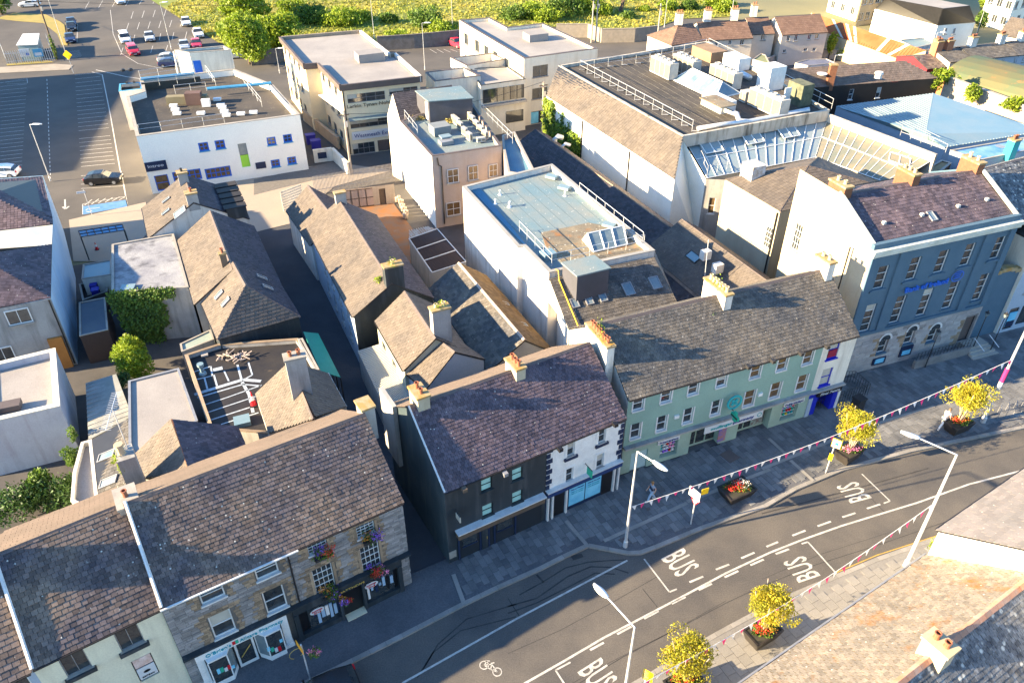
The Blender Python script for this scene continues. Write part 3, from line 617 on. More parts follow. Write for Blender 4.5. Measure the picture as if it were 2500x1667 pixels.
mb = MB(); stripe(mb, Ps('B1', [(745, 405), (770, 390), (830, 388), (870, 380)]), .12, .009); stripe(mb, Ps('B1', [(750, 415), (780, 420), (800, 405)]), .12, .009); mb.build('disabled_bay_symbol', line, cpk)
# paths, verges, meadow
sheet('path', Ps('A1', [(-200, 600), (480, 560), (640, 570), (600, 610), (0, 640), (-200, 660)]), .05, mat('pale_path', (.3, .26, .21), None, .5, .9))
sheet('verge', Ps('A1', [(60, 560), (420, 530), (470, 545), (60, 575)]), .06, lawn)
sheet('verge', Ps('A1', [(0, 155), (120, 115), (400, 130), (520, 190), (560, 220), (590, 400), (540, 400), (500, 300), (380, 205), (180, 190), (0, 170)]), .06, lawn)
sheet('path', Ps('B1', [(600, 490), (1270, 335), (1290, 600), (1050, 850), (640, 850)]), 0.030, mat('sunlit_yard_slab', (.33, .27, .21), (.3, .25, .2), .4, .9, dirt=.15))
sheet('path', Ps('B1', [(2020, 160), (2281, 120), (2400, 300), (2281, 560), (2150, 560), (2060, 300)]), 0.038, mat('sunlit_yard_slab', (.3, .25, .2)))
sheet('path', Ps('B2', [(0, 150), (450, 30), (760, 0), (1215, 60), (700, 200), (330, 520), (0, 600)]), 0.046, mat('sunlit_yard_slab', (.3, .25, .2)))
sheet('forecourt', Ps('A2', [(0, 1568), (440, 1470), (680, 1410), (830, 1500), (560, 1560), (0, 1700)]), .06, mat('forecourt_cobbles', (.16, .145, .13), None, 3, .9, bump=.5, bs=10))
meadp = Ps('A2', [(-300, 380), (250, 470), (900, 320), (1200, 420), (1790, 330), (2400, 250)])+Ps('A3', [(440, 240), (700, 270), (1310, 240), (1500, 170), (1950, 150), (1950, 0)])+Ps('A3', [(1700, -150), (300, -500)])+Ps('A2', [(0, -700), (-900, -500), (-900, 0)])
sheet('meadow', meadp, .1, meadow)
# meadow grass as tufts
mb = MB(); mp = [(p.x, p.y) for p in meadp]
bx0, bx1, by0, by1 = -75, 70, 140, 260; cnt = 0
while cnt < 42000:
    x, y = R.uniform(bx0, bx1), 140+120*R.random()**1.2
    if not in_poly((x, y), mp): continue
    cnt += 1; h = R.uniform(.15, .5); a = R.random()*6.28; wdt = R.uniform(.1, .32); dx, dy = math.cos(a)*wdt, math.sin(a)*wdt; j = len(mb.v)
    mb.v += [V((x-dx, y-dy, .05)), V((x+dx, y+dy, .05)), V((x+dx*.5+.1, y+dy*.5, h)), V((x-dx*.6, y-dy*.5, h*.8))]; mb.f.append((j, j+1, j+2, j+3))
mb.build('meadow_grass', tuft, None, 'tall dry yellow grass and wild flowers over the meadow', 'stuff', cat='grass')
# ================= street terraces =================
def op2(wf, k, x0, y0, x1, y1, kind='sash', off=0):
    a, c = wf.at(k, x0, y0, off); b, d = wf.at(k, x1, y1, off); return (min(a, b), max(a, b), min(c, d), max(c, d), kind)
def oprow(wf, k, rows, kind):
    o = [op2(wf, k, *r, kind) for r in rows]; w_ = sum(q_[1]-q_[0] for q_ in o)/len(o); h = sum(q_[3]-q_[2] for q_ in o)/len(o)
    return [((q_[0]+q_[1]-w_)/2, (q_[0]+q_[1]+w_)/2, (q_[2]+q_[3]-h)/2, (q_[2]+q_[3]+h)/2, kind) for q_ in o]
def wbox(root, wf, a0, a1, d0, d1, z0, z1, m, name, label=None): return wf.box(MB(), a0, a1, d0, d1, z0, z1).build(name, m, root, label)
def chim_px(root, hit_wf, kb, xb, yb, zb, kt, xt, yt, wx, wy, m, pots, growth=0, lab=None, sink=1.2, shift=(0, 0), cm=None):
    "chimney whose front corner foot / top are given as pixels"
    b = P(kb, xb, yb, zb); zt = zat(kb, xb, yb, zb, kt, xt, yt); c = b+hit_wf.u*(wx/2+shift[0])+hit_wf.n*(wy/2+shift[1])
    return chimney(root, c, math.atan2(hit_wf.u.y, hit_wf.u.x), wx, wy, zb-sink, zt, m, pots, None, lab, growth=growth, cm=cm)
def rocks(part, wf, z0, z1, ops, s0=0, s1=None, m=stone, ch=.17, lw=(.25, .6), indiv=290, quoin=True, name='stone'):
    s1 = wf.L if s1 is None else s1; z = z0+.01; res = []
    while z < z1-.06:
        h = R.uniform(ch*.8, ch*1.25); h = min(h, z1-z); x = s0
        while x < s1-.05:
            l = min(R.uniform(*lw), s1-x)
            near = [o for o in ops if x < o[1]+.3 and x+l > o[0]-.3 and z+h > o[2]-.12 and z < o[3]+.28]
            q_ = bool(near) and quoin
            if q_: l = min(l, .3)
            if not any(x < o[1]+.04 and x+l > o[0]-.04 and z+h > o[2]-.03 and z < o[3]+.03 for o in ops): res.append((x, l, z, h, q_))
            elif not q_ or 1:
                for o in ops:
                    if x < o[0]-.12 < x+l and z+h > o[2] and z < o[3]: res.append((x, o[0]-.06-x, z, h, True))
            x += l
        z += h
    res.sort(key=lambda r: (wf.p(r[0], 0, r[2])-CAM).length); box = {}
    mbs = {0: MB(), 1: MB()}
    for i, (x, l, z, h, q_) in enumerate(res):
        pr = R.uniform(.012, .04); mm = stoneb if q_ else m
        if i < indiv:
            if mm.name not in box:
                b = MB().par(V((0, 0, 0)), V((1, 0, 0)), V((0, 1, 0)), V((0, 0, 1))); me = bpy.data.meshes.new('stone'); me.from_pydata([tuple(p) for p in b.v], [], b.f); me.materials.append(mm); box[mm.name] = me
            M_ = Matrix.Translation(wf.p(x+.008, -pr, z+.006)) @ Matrix((wf.u, wf.n, UP)).transposed().to_4x4() @ Matrix.Diagonal((l-.018, pr+.02, h-.016, 1))
            cob(name, box[mm.name], part, M_)
        else: wf.box(mbs[int(q_)], x+.008, x+l-.01, -pr, .02, z+.006, z+h-.01)
    for q_, mb in mbs.items():
        if mb.v: mb.build(name+'_courses', stoneb if q_ else m, part, kind='stuff')
def flowers(c, mats, r=.45, n=130, leaf=leafg, name='flower_basket', label='', group=None, parent=None, dz=0):
    root = parent or thing(name, label, 'flower basket', c, group)
    leaves('leaves', c, (r, r*.8, r*.8), n, .13, leaf, root)
    for i, m in enumerate(mats):
        a = R.random()*6.28; o = V(c)+V((math.cos(2.1*i+.4)*r*.45, math.sin(2.1*i+.4)*r*.3, R.uniform(-.1, .15)-dz)); leaves('blooms', o, (r*.75, r*.7, r*.7), n, .075, m, root, fill=.2)
    return root
# ---- T2 stone building
A2, B2 = P('D1', 1390, 900, 7.2), P('C2', 1290, 1430, 7.2)
t2 = thing('stone_building', 'brown-grey stone terrace building with a pharmacy and a black-fronted clothes shop below', 'building', (A2.x, A2.y, 0))
wf2 = WF(A2, B2)
up = oprow(wf2, 'K7', [(290, 775, 485, 580), (820, 540, 1000, 355)], 'sashw'); dn = oprow(wf2, 'K7', [(415, 1095, 550, 800), (920, 860, 1055, 570)], 'sashw')
g1 = oprow(wf2, 'D2', [(480, 440, 622, 310), (905, 335, 1040, 130)], 'geor8'); g2 = oprow(wf2, 'D2', [(548, 800, 672, 515), (955, 600, 1078, 335)], 'geor8')
up = [(a, b, max(c, 5.2), 7.05, k) for a, b, c, d, k in up]; g1 = [(a, b, c, min(d, 7.05), k) for a, b, c, d, k in g1]
ops2 = up+dn+g1+g2
zF = wf2.at('K7', 1090, 890, -.3)[1]
wl = wall(t2, wf2, 0, 7.18, mort, ops2, depth=.16)
rocks(wl, wf2, 3.0, 7.15, ops2); 
sP0, sP1 = wf2.at('K7', 235, 1330, -.3)[0], wf2.at('K7', 1100, 900, -.3)[0]; sC0, sC1 = sP1+.35, wf2.at('D2', 1290, 560, -.3)[0]
rocks(wl, wf2, .1, 2.95, [], 0, sP0-.02, indiv=0, quoin=False); rocks(wl, wf2, .1, 2.95, [], sC1+.05, wf2.L, indiv=0, quoin=False)
for o in ops2: 
    for s_ in ((o[0]-.16, o[0]-.02), (o[1]+.02, o[1]+.16)):
        if o[4] == 'geor8': wbox(t2, wf2, s_[0], s_[1], -.05, .02, o[2]-.1, o[3]+.05, stoneb, 'window_surround')
kw = dict(mroof=slb, mwall=greyr)
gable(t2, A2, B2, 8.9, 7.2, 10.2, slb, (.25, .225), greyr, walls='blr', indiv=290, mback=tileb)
wbox(t2, wf2, -.05, wf2.L*.53, -.24, -.14, 7.05, 7.13, wtrim, 'gutter')
dp = wf2.at('K7', 1130, 400)[0]; MB().tube([wf2.p(dp, -.12, 7.1), wf2.p(dp, -.1, 3.1)], .05, 6).build('downpipe', pipe, t2)
wbox(t2, wf2, 0, wf2.L, -.36, .0, 2.92, 3.04, dkr, 'ledge')
# pharmacy front, white
ph = sP1-sP0
wbox(t2, wf2, sP0, sP1, -.32, -.02, 2.38, 2.86, wpaint, 'shop_fascia'); wbox(t2, wf2, sP0, sP1, -.05, -.012, 0, 2.38, dmet, 'shop_recess')
for a in (sP0, sP1-.38): 
    p_ = wbox(t2, wf2, a, a+.38, -.3, -.02, .1, 2.4, wpaint, 'pilaster'); wf2.box(MB(), a-.05, a+.43, -.36, -.02, 0, .35).build('plinth', wpaint, p_)
m0 = sP0+.38; bw = (ph-.76)*.35
for a, b in ((m0, m0+bw), (sP1-.38-bw, sP1-.38)):
    q_ = [wf2.p(a, -.05, 0), wf2.p(a+.1, -.6, 0), wf2.p(b-.35, -.6, 0), wf2.p(b, -.05, 0)] if a == m0 else [wf2.p(a, -.05, 0), wf2.p(a+.45, -.6, 0), wf2.p(b-.1, -.6, 0), wf2.p(b, -.05, 0)]
    bay = MB().prism([(p.x, p.y) for p in q_], .12, .5).build('bay_base', wpaint, t2); MB().prism([(p.x, p.y) for p in inset([(p.x, p.y) for p in q_], .04)], .5, .52).build('display_shelf', poster, bay)
    for i in range(3):
        u_ = q_[i+1]-q_[i]; MB().par(q_[i]+UP*.5, u_, V((-u_.y, u_.x, 0)).normalized()*.02, UP*1.8).build('pane', glassb if i != 1 else glass, bay)
        MB().tube([q_[i]+UP*.5, q_[i]+UP*2.35], .035, 5).build('mullion', wpaint, bay)
    MB().prism([(p.x, p.y) for p in q_], 2.28, 2.4).build('bay_head', wpaint, bay)
    for i in range(5): MB().box(wf2.p(a+.45+i*.18, -.62, R.uniform(.8, 1.7)), (.16, .02, R.uniform(.2, .45)), math.atan2(wf2.u.y, wf2.u.x)).build('display_card', [poster, gsign, whc, redp, poster][i], bay)
dd = wbox(t2, wf2, m0+bw+.1, sP1-.48-bw, -.1, -.052, .1, 2.25, wpaint, 'shop_door'); wf2.box(MB(), m0+bw+.22, sP1-.6-bw, -.13, -.1, .4, 2.1).build('pane', glass, dd); MB().tube([wf2.p(m0+bw+.3, -.17, 1), wf2.p(sP1-.7-bw, -.17, 1.7)], .025, 5).build('handle', gold, dd)
text(t2, "O'Brien's", wf2.p(sP0+.5, -.34, 2.5), wf2.u, UP, .34, teal, ph*.27); text(t2, 'Allcare Pharmacy', wf2.p(sP0+ph*.47, -.34, 2.5), wf2.u, UP, .34, teal, ph*.48)
MB().par(wf2.p(sP0+ph*.39, -.345, 2.5), wf2.u*.16, wf2.n*.02, UP*.26).build('logo', redp, t2); MB().par(wf2.p(sP0+ph*.39+.16, -.345, 2.5), wf2.u*.16, wf2.n*.02, UP*.26).build('logo', gsign, t2)
# clothes shop, black
wbox(t2, wf2, sC0, sC1, -.3, -.02, 2.4, 2.84, dkr, 'shop_fascia'); cw = sC1-sC0
wbox(t2, wf2, sC0, sC0+cw*.40, -.28, -.05, .06, .5, dkr, 'stall_riser'); wbox(t2, wf2, sC0+cw*.62, sC1, -.28, -.05, .06, .5, dkr, 'stall_riser')
wbox(t2, wf2, sC0, sC1, -.03, -.011, 0, 2.4, blk, 'shop_recess')
for a, b in ((0, .12), (.12, .40), (.62, .92)):
    if a: g = wbox(t2, wf2, sC0+cw*a, sC0+cw*b, -.1, -.08, .5, 2.36, glass, 'shop_window')
    for i in range(7 if a else 0):
        x = sC0+cw*a+.25+i*.24; wf2.box(MB(), x, x+R.uniform(.12, .2), -.16, -.11, R.uniform(.55, 1.4), R.uniform(1.6, 2.0)).build('display_garment', R.choice([denim, tee, blk, palecl, denim, navy]), g)
    if a: 
        oo = wf2.p(sC0+cw*a+.5, -.3, 1.98); MB().prism([(oo.x, oo.y)], 0, 0) if 0 else None
        el = MB(); el.poly([oo+wf2.u*(.42*math.cos(t*.4488))+UP*(.24*math.sin(t*.4488)) for t in range(14)]); s_ = el.build('sale_sign', whc, t2)
        text(s_, 'SUMMER', oo+wf2.u*-.3-wf2.n*.01+UP*.02, wf2.u, UP, .13, redp, .6); text(s_, 'SALE', oo+wf2.u*-.2-wf2.n*.01+UP*-.15, wf2.u, UP, .13, redp, .4)
for a in (0., .395, .61, .955): wbox(t2, wf2, sC0+cw*a, sC0+cw*a+.16+.1*(a in (0, .955)), -.34, -.05, .05, 2.42, dkr, 'pilaster')
text(t2, 'MATTHEWS', wf2.p(sC0+cw*.40, -.325, 2.52), wf2.u, UP, .2, gold, cw*.24)
MB().prism([(p.x, p.y) for p in (wf2.p(sC0+cw*.43, -.55, 0), wf2.p(sC0+cw*.61, -.55, 0), wf2.p(sC0+cw*.61, -.05, 0), wf2.p(sC0+cw*.43, -.05, 0))], .12, .166).build('door_mat', cream, t2)
for i, (o, ms) in enumerate(zip(g1+g2, ([redf, purf], [purf, oraf], [purf, oraf], [pinkf, purf, redf]))):
    d_ = ['red and purple flowers in the box under the upper left paned window', 'purple and orange flowers in the box under the upper right paned window', 'purple and orange flowers in the box under the lower left paned window', 'pink, purple and red flowers in the box under the lower right paned window'][i]
    c = wf2.p((o[0]+o[1])/2+.15, -.3, o[2]+.05); r_ = flowers(c, ms, .62, 240, name='window_box', label=d_, group='flower boxes on the stone building'); r_['category'] = 'flower box'
    MB().box(c-UP*.25, (1.0, .25, .2), math.atan2(wf2.u.y, wf2.u.x)).build('planter_box', dmet, r_)
flowers(P('X', 843, 1468, 2.1), [redf, oraf, purf], .4, 130, label='hanging basket of red, orange and purple flowers over the clothes shop door')
chim_px(t2, wf2, 'D1', 1075, 245, 8.7, 'D1', 1015, 95, .95, 1.5, greyr, (1, terra), sink=1.5, shift=(.15, .1), cm=conc)
chim_px(t2, wf2, 'C2', 970, 790, 9.2, 'C2', 935, 660, .75, 1.0, greyr, (0, terra), sink=1.2, shift=(-.05, 0))
# ---- T1 cream, T0 far left
A1, B1 = P('D1', 275, 1430, 7.), P('D1', 1390, 905, 7.)
t1 = thing('cream_terrace_house', 'cream rendered terrace house beside the stone building with a poster window', 'house', (A1.x, A1.y, 0)); wf1 = WF(A1, B1)
o1 = oprow(wf1, 'D1', [(590, 1520, 720, 1265), (1065, 1300, 1185, 1040)], 'dark2')+[op2(wf1, 'D1', 1225, 1560, 1310, 1300, 'dark')]
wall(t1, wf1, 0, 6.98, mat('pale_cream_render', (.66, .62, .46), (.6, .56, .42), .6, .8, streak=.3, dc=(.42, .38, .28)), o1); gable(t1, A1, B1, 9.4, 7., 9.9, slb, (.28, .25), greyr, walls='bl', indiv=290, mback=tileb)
for o in o1[:2]: wbox(t1, wf1, o[0]-.15, o[1]+.15, -.2, .02, o[2]-.22, o[2], dkr, 'window_ledge')
o = o1[2]; po = wbox(t1, wf1, o[0]+.05, o[1]-.05, .02, .05, o[2]+.1, o[2]+(o[3]-o[2])*.55, whc, 'poster'); text(po, 'ARTISAN', wf1.p(o[0]+.15, .012, o[2]+.22), wf1.u, UP, .14, blk, o[1]-o[0]-.35)
wbox(t1, wf1, o[0]+.05, o[1]-.05, .02, .05, o[2]+(o[3]-o[2])*.6, o[3]-.05, mat('hand_photo_print', (.5, .32, .25), (.7, .55, .5), 3), 'poster'); el = MB(); oo = wf1.p((o[0]+o[1])/2, .008, o[2]+.6); el.poly([oo+wf1.u*(.17*math.cos(t*.4488))+UP*(.1*math.sin(t*.4488)) for t in range(14)]); el.build('logo', blk, po)
nlen = wf1.u
pbar = lambda root, wf, s_, ze, zr, dep: MB().tube([wf.p(s_, -.12, ze+.02), wf.p(s_, dep/2, zr+.12)], .09, 5).build('verge_flashing', wtrim, root)
pbar(t1, wf1, 0, 7, 9.9, 9.4); pbar(t2, wf2, .05, 7.2, 10.2, 8.9)
A0 = A1-wf1.u*7.5
t0 = thing('grey_terrace_house', 'pale grey terrace house at the lower left corner with a white-framed window', 'house', (A0.x, A0.y, 0)); wf0 = WF(A0, A1)
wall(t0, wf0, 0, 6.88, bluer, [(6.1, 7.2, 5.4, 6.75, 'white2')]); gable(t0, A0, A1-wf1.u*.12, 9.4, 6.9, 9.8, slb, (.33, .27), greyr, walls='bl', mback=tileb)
chimney(t0, wf0.p(5.2, 4.7, 0), math.atan2(wf0.u.y, wf0.u.x), 1., 1.6, 9, 11.4, greyr, (2, terra))
# ---- T3 pub and white shop
A3, B3 = P('C2', 1655, 1345, 6.5), P('C3', 1020, 700, 6.5); wf3 = WF(A3, B3)
t3 = thing('pub_and_shop_building', 'corner building with a black pub front and a white shop with navy quoins', 'building', (A3.x, A3.y, 0))
sp = wf3.at('C3', 340, 1008)[0]
o3 = oprow(wf3, 'K5', [(685, 215, 790, 40), (983, 85, 1080, -30), (695, 455, 800, 285), (983, 325, 1080, 165)], 'pub')
sub = WF(wf3.p(sp, 0, 0), wf3.p(wf3.L, 0, 0))
o4 = oprow(sub, 'C3', [(785, 935, 855, 795), (512, 1045, 585, 915), (765, 1160, 838, 1005), (500, 1285, 572, 1125)], 'sash')
wall(t3, WF(wf3.p(0, 0, 0), wf3.p(sp, 0, 0)), 0, 6.48, dkr, o3); wall(t3, sub, 2.35, 6.48, wpaint, o4, label='white upper wall')
for o in o4:
    wbox(t3, sub, o[0]-.22, o[1]+.22, -.14, .01, o[2]-.24, o[2]-.05, navy, 'window_ledge')
    for a, b, c, d in ((o[0]-.17, o[0], o[2], o[3]+.14), (o[1], o[1]+.17, o[2], o[3]+.14), (o[0], o[1], o[3], o[3]+.14)): wbox(t3, sub, a, b, -.03, .01, c, min(d, 6.47), wpaint, 'window_surround')
for e in (0, 1):
    for i in range(8):
        l = .42 if i % 2 else .26; a = 0 if e == 0 else sub.L-l; wbox(t3, sub, a, a+l, -.04, .01, 2.9+i*.45, 2.9+i*.45+.36, navy, 'quoin')
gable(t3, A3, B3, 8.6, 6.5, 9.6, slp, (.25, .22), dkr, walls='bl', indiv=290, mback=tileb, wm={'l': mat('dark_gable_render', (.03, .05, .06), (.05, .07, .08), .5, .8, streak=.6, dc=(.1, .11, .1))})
MB().tube([wf3.p(-.03, -.13, 6.5), wf3.p(-.03, 4.3, 9.66)], .06, 5).build('verge_flashing', wtrim, t3)
wbox(t3, wf3, .55, sp-.25, -.38, 0, 2.25, 2.75, barkd, 'shop_fascia'); wbox(t3, wf3, .5, sp-.2, -.5, 0, 2.76, 2.84, wtrim, 'fascia_ledge')
wbox(t3, wf3, .6, sp-.3, -.06, -.012, .15, 2.25, mat('charcoal_panelling', (.012, .018, .026)), 'shopfront_panelling')
for a, b in ((.95, 1.9), (3.35, 4.4)): wd_ = wbox(t3, wf3, a, b, -.1, -.062, 1.2, 2.15, glass, 'bar_window'); wf3.box(MB(), a-.06, b+.06, -.13, -.1, 1.1, 1.18).build('sill', navy, wd_)
for a in (.62, 2.1, 2.7, 3.1, 4.6): wbox(t3, wf3, a, a+.1, -.12, -.06, .15, 2.25, navy, 'pilaster')
dr_ = wbox(t3, wf3, 2.25, 2.68, -.1, -.062, .12, 2.1, dkr, 'pub_door'); MB().box(wf3.p(2.6, -.13, 1.1), (.04, .04, .2)).build('handle', gold, dr_)
wbox(t3, wf3, .02, .5, -.03, -.001, .5, 1.1, conc, 'corner_plinth')
wbox(t3, sub, 0, sub.L, -.28, .0, 2.36, 2.8, mat('strong_navy', (.012, .035, .13)), 'shop_fascia'); wbox(t3, sub, -.02, sub.L, -.36, 0, 2.8, 2.86, wtrim, 'fascia_ledge'); wbox(t3, sub, 0, sub.L, -.03, .2, 0, 2.35, navy, 'shopfront_panelling')
q0 = sub.at('C3', 525, 1480, -.1)[0]; q1 = sub.at('C3', 800, 1350, -.1)[0]; qm = (q0+q1)/2
pf = wbox(t3, sub, q0-.08, q1+.08, -.09, -.032, .5, 2.3, navy, 'window_frame')
for a, b in ((q0, qm-.04), (qm+.04, q1)):
    pn_ = sub.box(MB(), a, b, -.12, -.095, .55, 2.25).build('poster', poster, pf); text(pn_, "We've Moved!", sub.p(a+.12, -.125, 1.95), sub.u, UP, .12, inkn, b-a-.24)
    for i in range(3): text(pn_, 'Visit us nearby', sub.p(a+.15, -.125, 1.75-i*.17), sub.u, UP, .08, teal, b-a-.3) if i < 2 else None
for a in (.08, .42, q0-.28, sub.L-.2, q1+1.0): wbox(t3, sub, a, a+.12, -.2, -.03, .1, 2.35, wtrim, 'pilaster')
wbox(t3, sub, .6, q0-.35, -.05, -.032, .15, 2.2, blk, 'shop_door'); wbox(t3, sub, q1+.15, q1+.95, -.05, -.032, .15, 2.2, blk, 'shop_door')
def lampbox(root, wf, k, x, y, m, name='floodlight'): s_, z_ = wf.at(k, x, y, -.35); f = wbox(root, wf, s_-.14, s_+.14, -.5, -.2, z_-.12, z_+.12, m, name); wf.box(MB(), s_-.03, s_+.03, -.2, .0, z_-.03, z_+.03).build('bracket', dmet, f)
for x, y in ((525, 175), (915, 25)): lampbox(t3, wf3, 'K5', x, y, barkd if x < 600 else gmet)
for x, y in ((935, 770), (455, 985)): lampbox(t3, wf3, 'C3', x, y, blk)
def psign(root, wf, k, x, y, h, m, name='projecting_sign', w_=.5, d=.7, extra=None):
    s_, z_ = wf.at(k, x, y, -d*.6); q_ = wbox(root, wf, s_-.04, s_+.04, -d, -d+w_+.02, z_-h/2, z_+h/2, m, name); wf.box(MB(), s_-.015, s_+.015, -d, 0, z_+h/2, z_+h/2+.05).build('bracket', dmet, q_); return q_
psign(t3, wf3, 'K5', 465, 440, .45, curt); psign(t3, wf3, 'C3', 707, 1180, .6, gsign, d=.8)
# T3 chimneys
chim_px(t3, wf3, 'C2', 1435, 665, 9.3, 'C2', 1430, 560, .75, 1.3, creams, (2, terra), sink=1.3)
chim_px(t3, wf3, 'C3', 75, 405, 9.1, 'C3', 70, 310, .65, 1.4, creams, (3, terra), sink=1.3)
# lean-to wing walls on the left gable
t3w = MB(); 
wbox(t3, WF(wf3.p(-.02, 8.6, 0), wf3.p(-.02, 6.4, 0)), 0, 2.2, -.3, -.02, 3, 8.1, greyr, 'gable_buttress')
# ---- T4 green terrace
A4, B4 = P('C3', 1050, 545, 7.), P('B4', 840, 1480, 7.); wf4 = WF(A4, B4)
t4 = thing('green_terrace', 'long sage green three storey terrace with a pharmacy and a white and blue bookmaker end', 'building', (A4.x, A4.y, 0))
sF = wf4.at('C4', 470, 330)[0]; a4, b4 = wf4.p(0, 0, 0), wf4.p(sF, 0, 0)
w4 = WF(a4, b4)
oo4 = oprow(w4, 'K4', [(98, 278, 165, 193), (250, 237, 318, 150), (400, 193, 466, 108), (555, 150, 620, 65)], 'sashw')+oprow(w4, 'K4', [(735, 105, 812, 12), (882, 62, 955, -25), (1027, 25, 1092, -55)], 'warms')
oo4 += oprow(w4, 'K4', [(88, 430, 145, 337), (225, 392, 293, 293), (370, 350, 437, 250), (523, 303, 588, 210)], 'sashw')+oprow(w4, 'K4', [(700, 258, 777, 153), (840, 213, 920, 112), (988, 170, 1062, 72)], 'warms')
oo4 = [(max(a, .12), b, c, min(d, 6.9), k) for a, b, c, d, k in oo4]
wall(t4, w4, 2.62, 6.98, sage, oo4)
for o in oo4:
    for a, b in ((o[0]-.1, o[0]), (o[1], o[1]+.1)): wbox(t4, w4, a, b, -.03, .01, o[2], o[3], wtrim, 'window_surround')
zL = w4.at('K4', 700, 295)[1]
wbox(t4, w4, .0, sF-.05, -.35, 0, 2.62, 2.76, greyr, 'ledge')
r1 = (w4.at('K4', 392, 555)[0], w4.at('K4', 560, 480)[0]); r2 = (w4.at('K4', 652, 470)[0], w4.at('K4', 828, 400)[0]); pr = (w4.at('K4', 240, 560)[0], w4.at('K4', 333, 540)[0]); pm_ = (w4.at('K4', 888, 380)[0], w4.at('K4', 975, 350)[0])
gf = [(w4.at('K4', 78, 610)[0]+.05, w4.at('K4', 170, 590)[0], 0, 1.85, 'none'), (*pr, .5, 2.05, 'shop'), (*r1, .02, 2.15, 'none'), (*r2, .02, 2.15, 'none'), (*pm_, .5, 2.05, 'shop')]
wall(t4, w4, 0, 2.62, sageL, gf, depth=.5, label='shopfront wall with recessed bays')
wbox(t4, w4, gf[0][0], gf[0][1], .12, .16, 0, 1.84, mat('pale_blue_shutter', (.4, .55, .55)), 'roller_shutter')
for r_ in (r1, r2): 
    b_ = wbox(t4, w4, r_[0], r_[1], .58, .63, 0, 2.14, sageL, 'shopfront'); n = 3
    for i in range(n): l = (r_[1]-r_[0])/n; w4.box(MB(), r_[0]+l*i+.08, r_[0]+l*(i+1)-.06, .54, .58, .35, 1.95).build('pane', glass, b_)
for r_ in (pr, pm_): 
    for j in range(4):
        sh = wbox(t4, w4, r_[0]+.06, r_[1]-.06, .2, .4, .7+j*.33, .73+j*.33, wpaint, 'display_shelf')
        for i in range(5): x = r_[0]+.15+i*(r_[1]-r_[0]-.3)/4.6; w4.box(MB(), x, x+.14, .2, .3, .73+j*.33, .73+j*.33+R.uniform(.1, .2)).build('boxed_goods', R.choice([redp, cyan, yel, purf, gsign, palecl, pinkf]), sh)
wbox(t4, w4, .0, sF, -.06, -.001, 0, .12, blk, 'plinth')
def board(root, wf, k, x0, y0, x1, y1, h, m, off=-.12, name='sign_board', th=.06):
    a, z0 = wf.at(k, x0, y0, off); b, z1 = wf.at(k, x1, y1, off); z = (z0+z1)/2; return wbox(root, wf, a, b, off, off+th, z-h/2, z+h/2, m, name), a, b, z-h/2
bd, a, b, z = board(t4, w4, 'K4', 495, 383, 810, 292, .62, whc, -.3)
text(bd, 'mullingar', w4.p(a+.5, -.31, z+.2), w4.u, UP, .34, cyan, (b-a)*.37, bold=.02); text(bd, 'pharmacy', w4.p(a+.55+(b-a)*.37, -.31, z+.2), w4.u, UP, .34, inkn, (b-a)*.36, bold=.02)
el = MB(); oo = w4.p(b-.3, -.32, z+.33)
for t in range(16): el.poly([oo+w4.u*(r_*math.cos(q_*.3927))+UP*(r_*math.sin(q_*.3927)) for r_, q_ in ((.2, t), (.2, t+1), (.14, t+1), (.14, t))])
el.build('logo', cyan, bd)
bd, a, b, z = board(t4, w4, 'K4', 240, 452, 358, 420, .36, whc); text(bd, 'Prescriptions', w4.p(a+.12, -.13, z+.1), w4.u, UP, .2, inkn, b-a-.25, bold=.02)
bd, a, b, z = board(t4, w4, 'K4', 930, 245, 1040, 215, .36, whc); text(bd, 'Paddy Madigan', w4.p(a+.1, -.13, z+.1), w4.u, UP, .2, inkn, b-a-.2, bold=.02)
pp = mat('brown_photo_print', (.4, .17, .08), (.1, .12, .4), 2.5, .4); s_, z_ = w4.at('K4', 580, 450, -.05); wbox(t4, w4, s_-.33, s_+.33, -.04, -.001, .35, 1.95, pp, 'poster')
s_, z_ = w4.at('K4', 800, 380, -.1); wbox(t4, w4, s_-.75, s_+.3, .3, .36, .6, 2.0, mat('green_photo_print', (.3, .45, .4), (.12, .06, .05), 2.5, .4), 'poster')
rs_, rz_ = w4.at('K4', 657, 228, -.35); el = MB(); oo = w4.p(rs_, -.4, rz_)
for t in range(24):
    for dd_ in (0, .08):
        el.poly([oo+w4.n*dd_+w4.u*(r_*math.cos(q_*.2618))+UP*(r_*math.sin(q_*.2618)) for r_, q_ in ((.62, t), (.62, t+1), (.47, t+1), (.47, t))])
    for r_ in (.62, .47): el.poly([oo+w4.u*(r_*math.cos(q_*.2618))+UP*(r_*math.sin(q_*.2618))+w4.n*d_ for q_, d_ in ((t, 0), (t+1, 0), (t+1, .08), (t, .08))])
rg = el.build('pharmacy_ring_sign', cyan, t4)
for sg in (1, -1): MB().par(oo-(w4.u*1+UP*sg)*.22-(w4.u-UP*sg)*.07, (w4.u*1+UP*sg)*.44, (w4.u-UP*sg)*.14, w4.n*(.08+.01*sg)).build('cross_petal', cyan, rg)
s_, z_ = w4.at('K4', 662, 308, -.9); m = MB(); o = w4.p(s_, 0, z_)
m.par(w4.p(s_-.08, -1.25, z_-.14), w4.u*.16, w4.n*.8, UP*.28); m.par(w4.p(s_-.078, -.99, z_-.4), w4.u*.156, w4.n*.28, UP*.8); m.build('pharmacy_cross_sign', gsign, t4)
wbox(t4, w4, s_-.1, s_+.1, -1.18, -.52, z_-.06, z_+.06, blk, 'cross_sign_face'); wbox(t4, w4, s_-.02, s_+.02, -.6, 0, z_+.3, z_+.34, dmet, 'bracket')
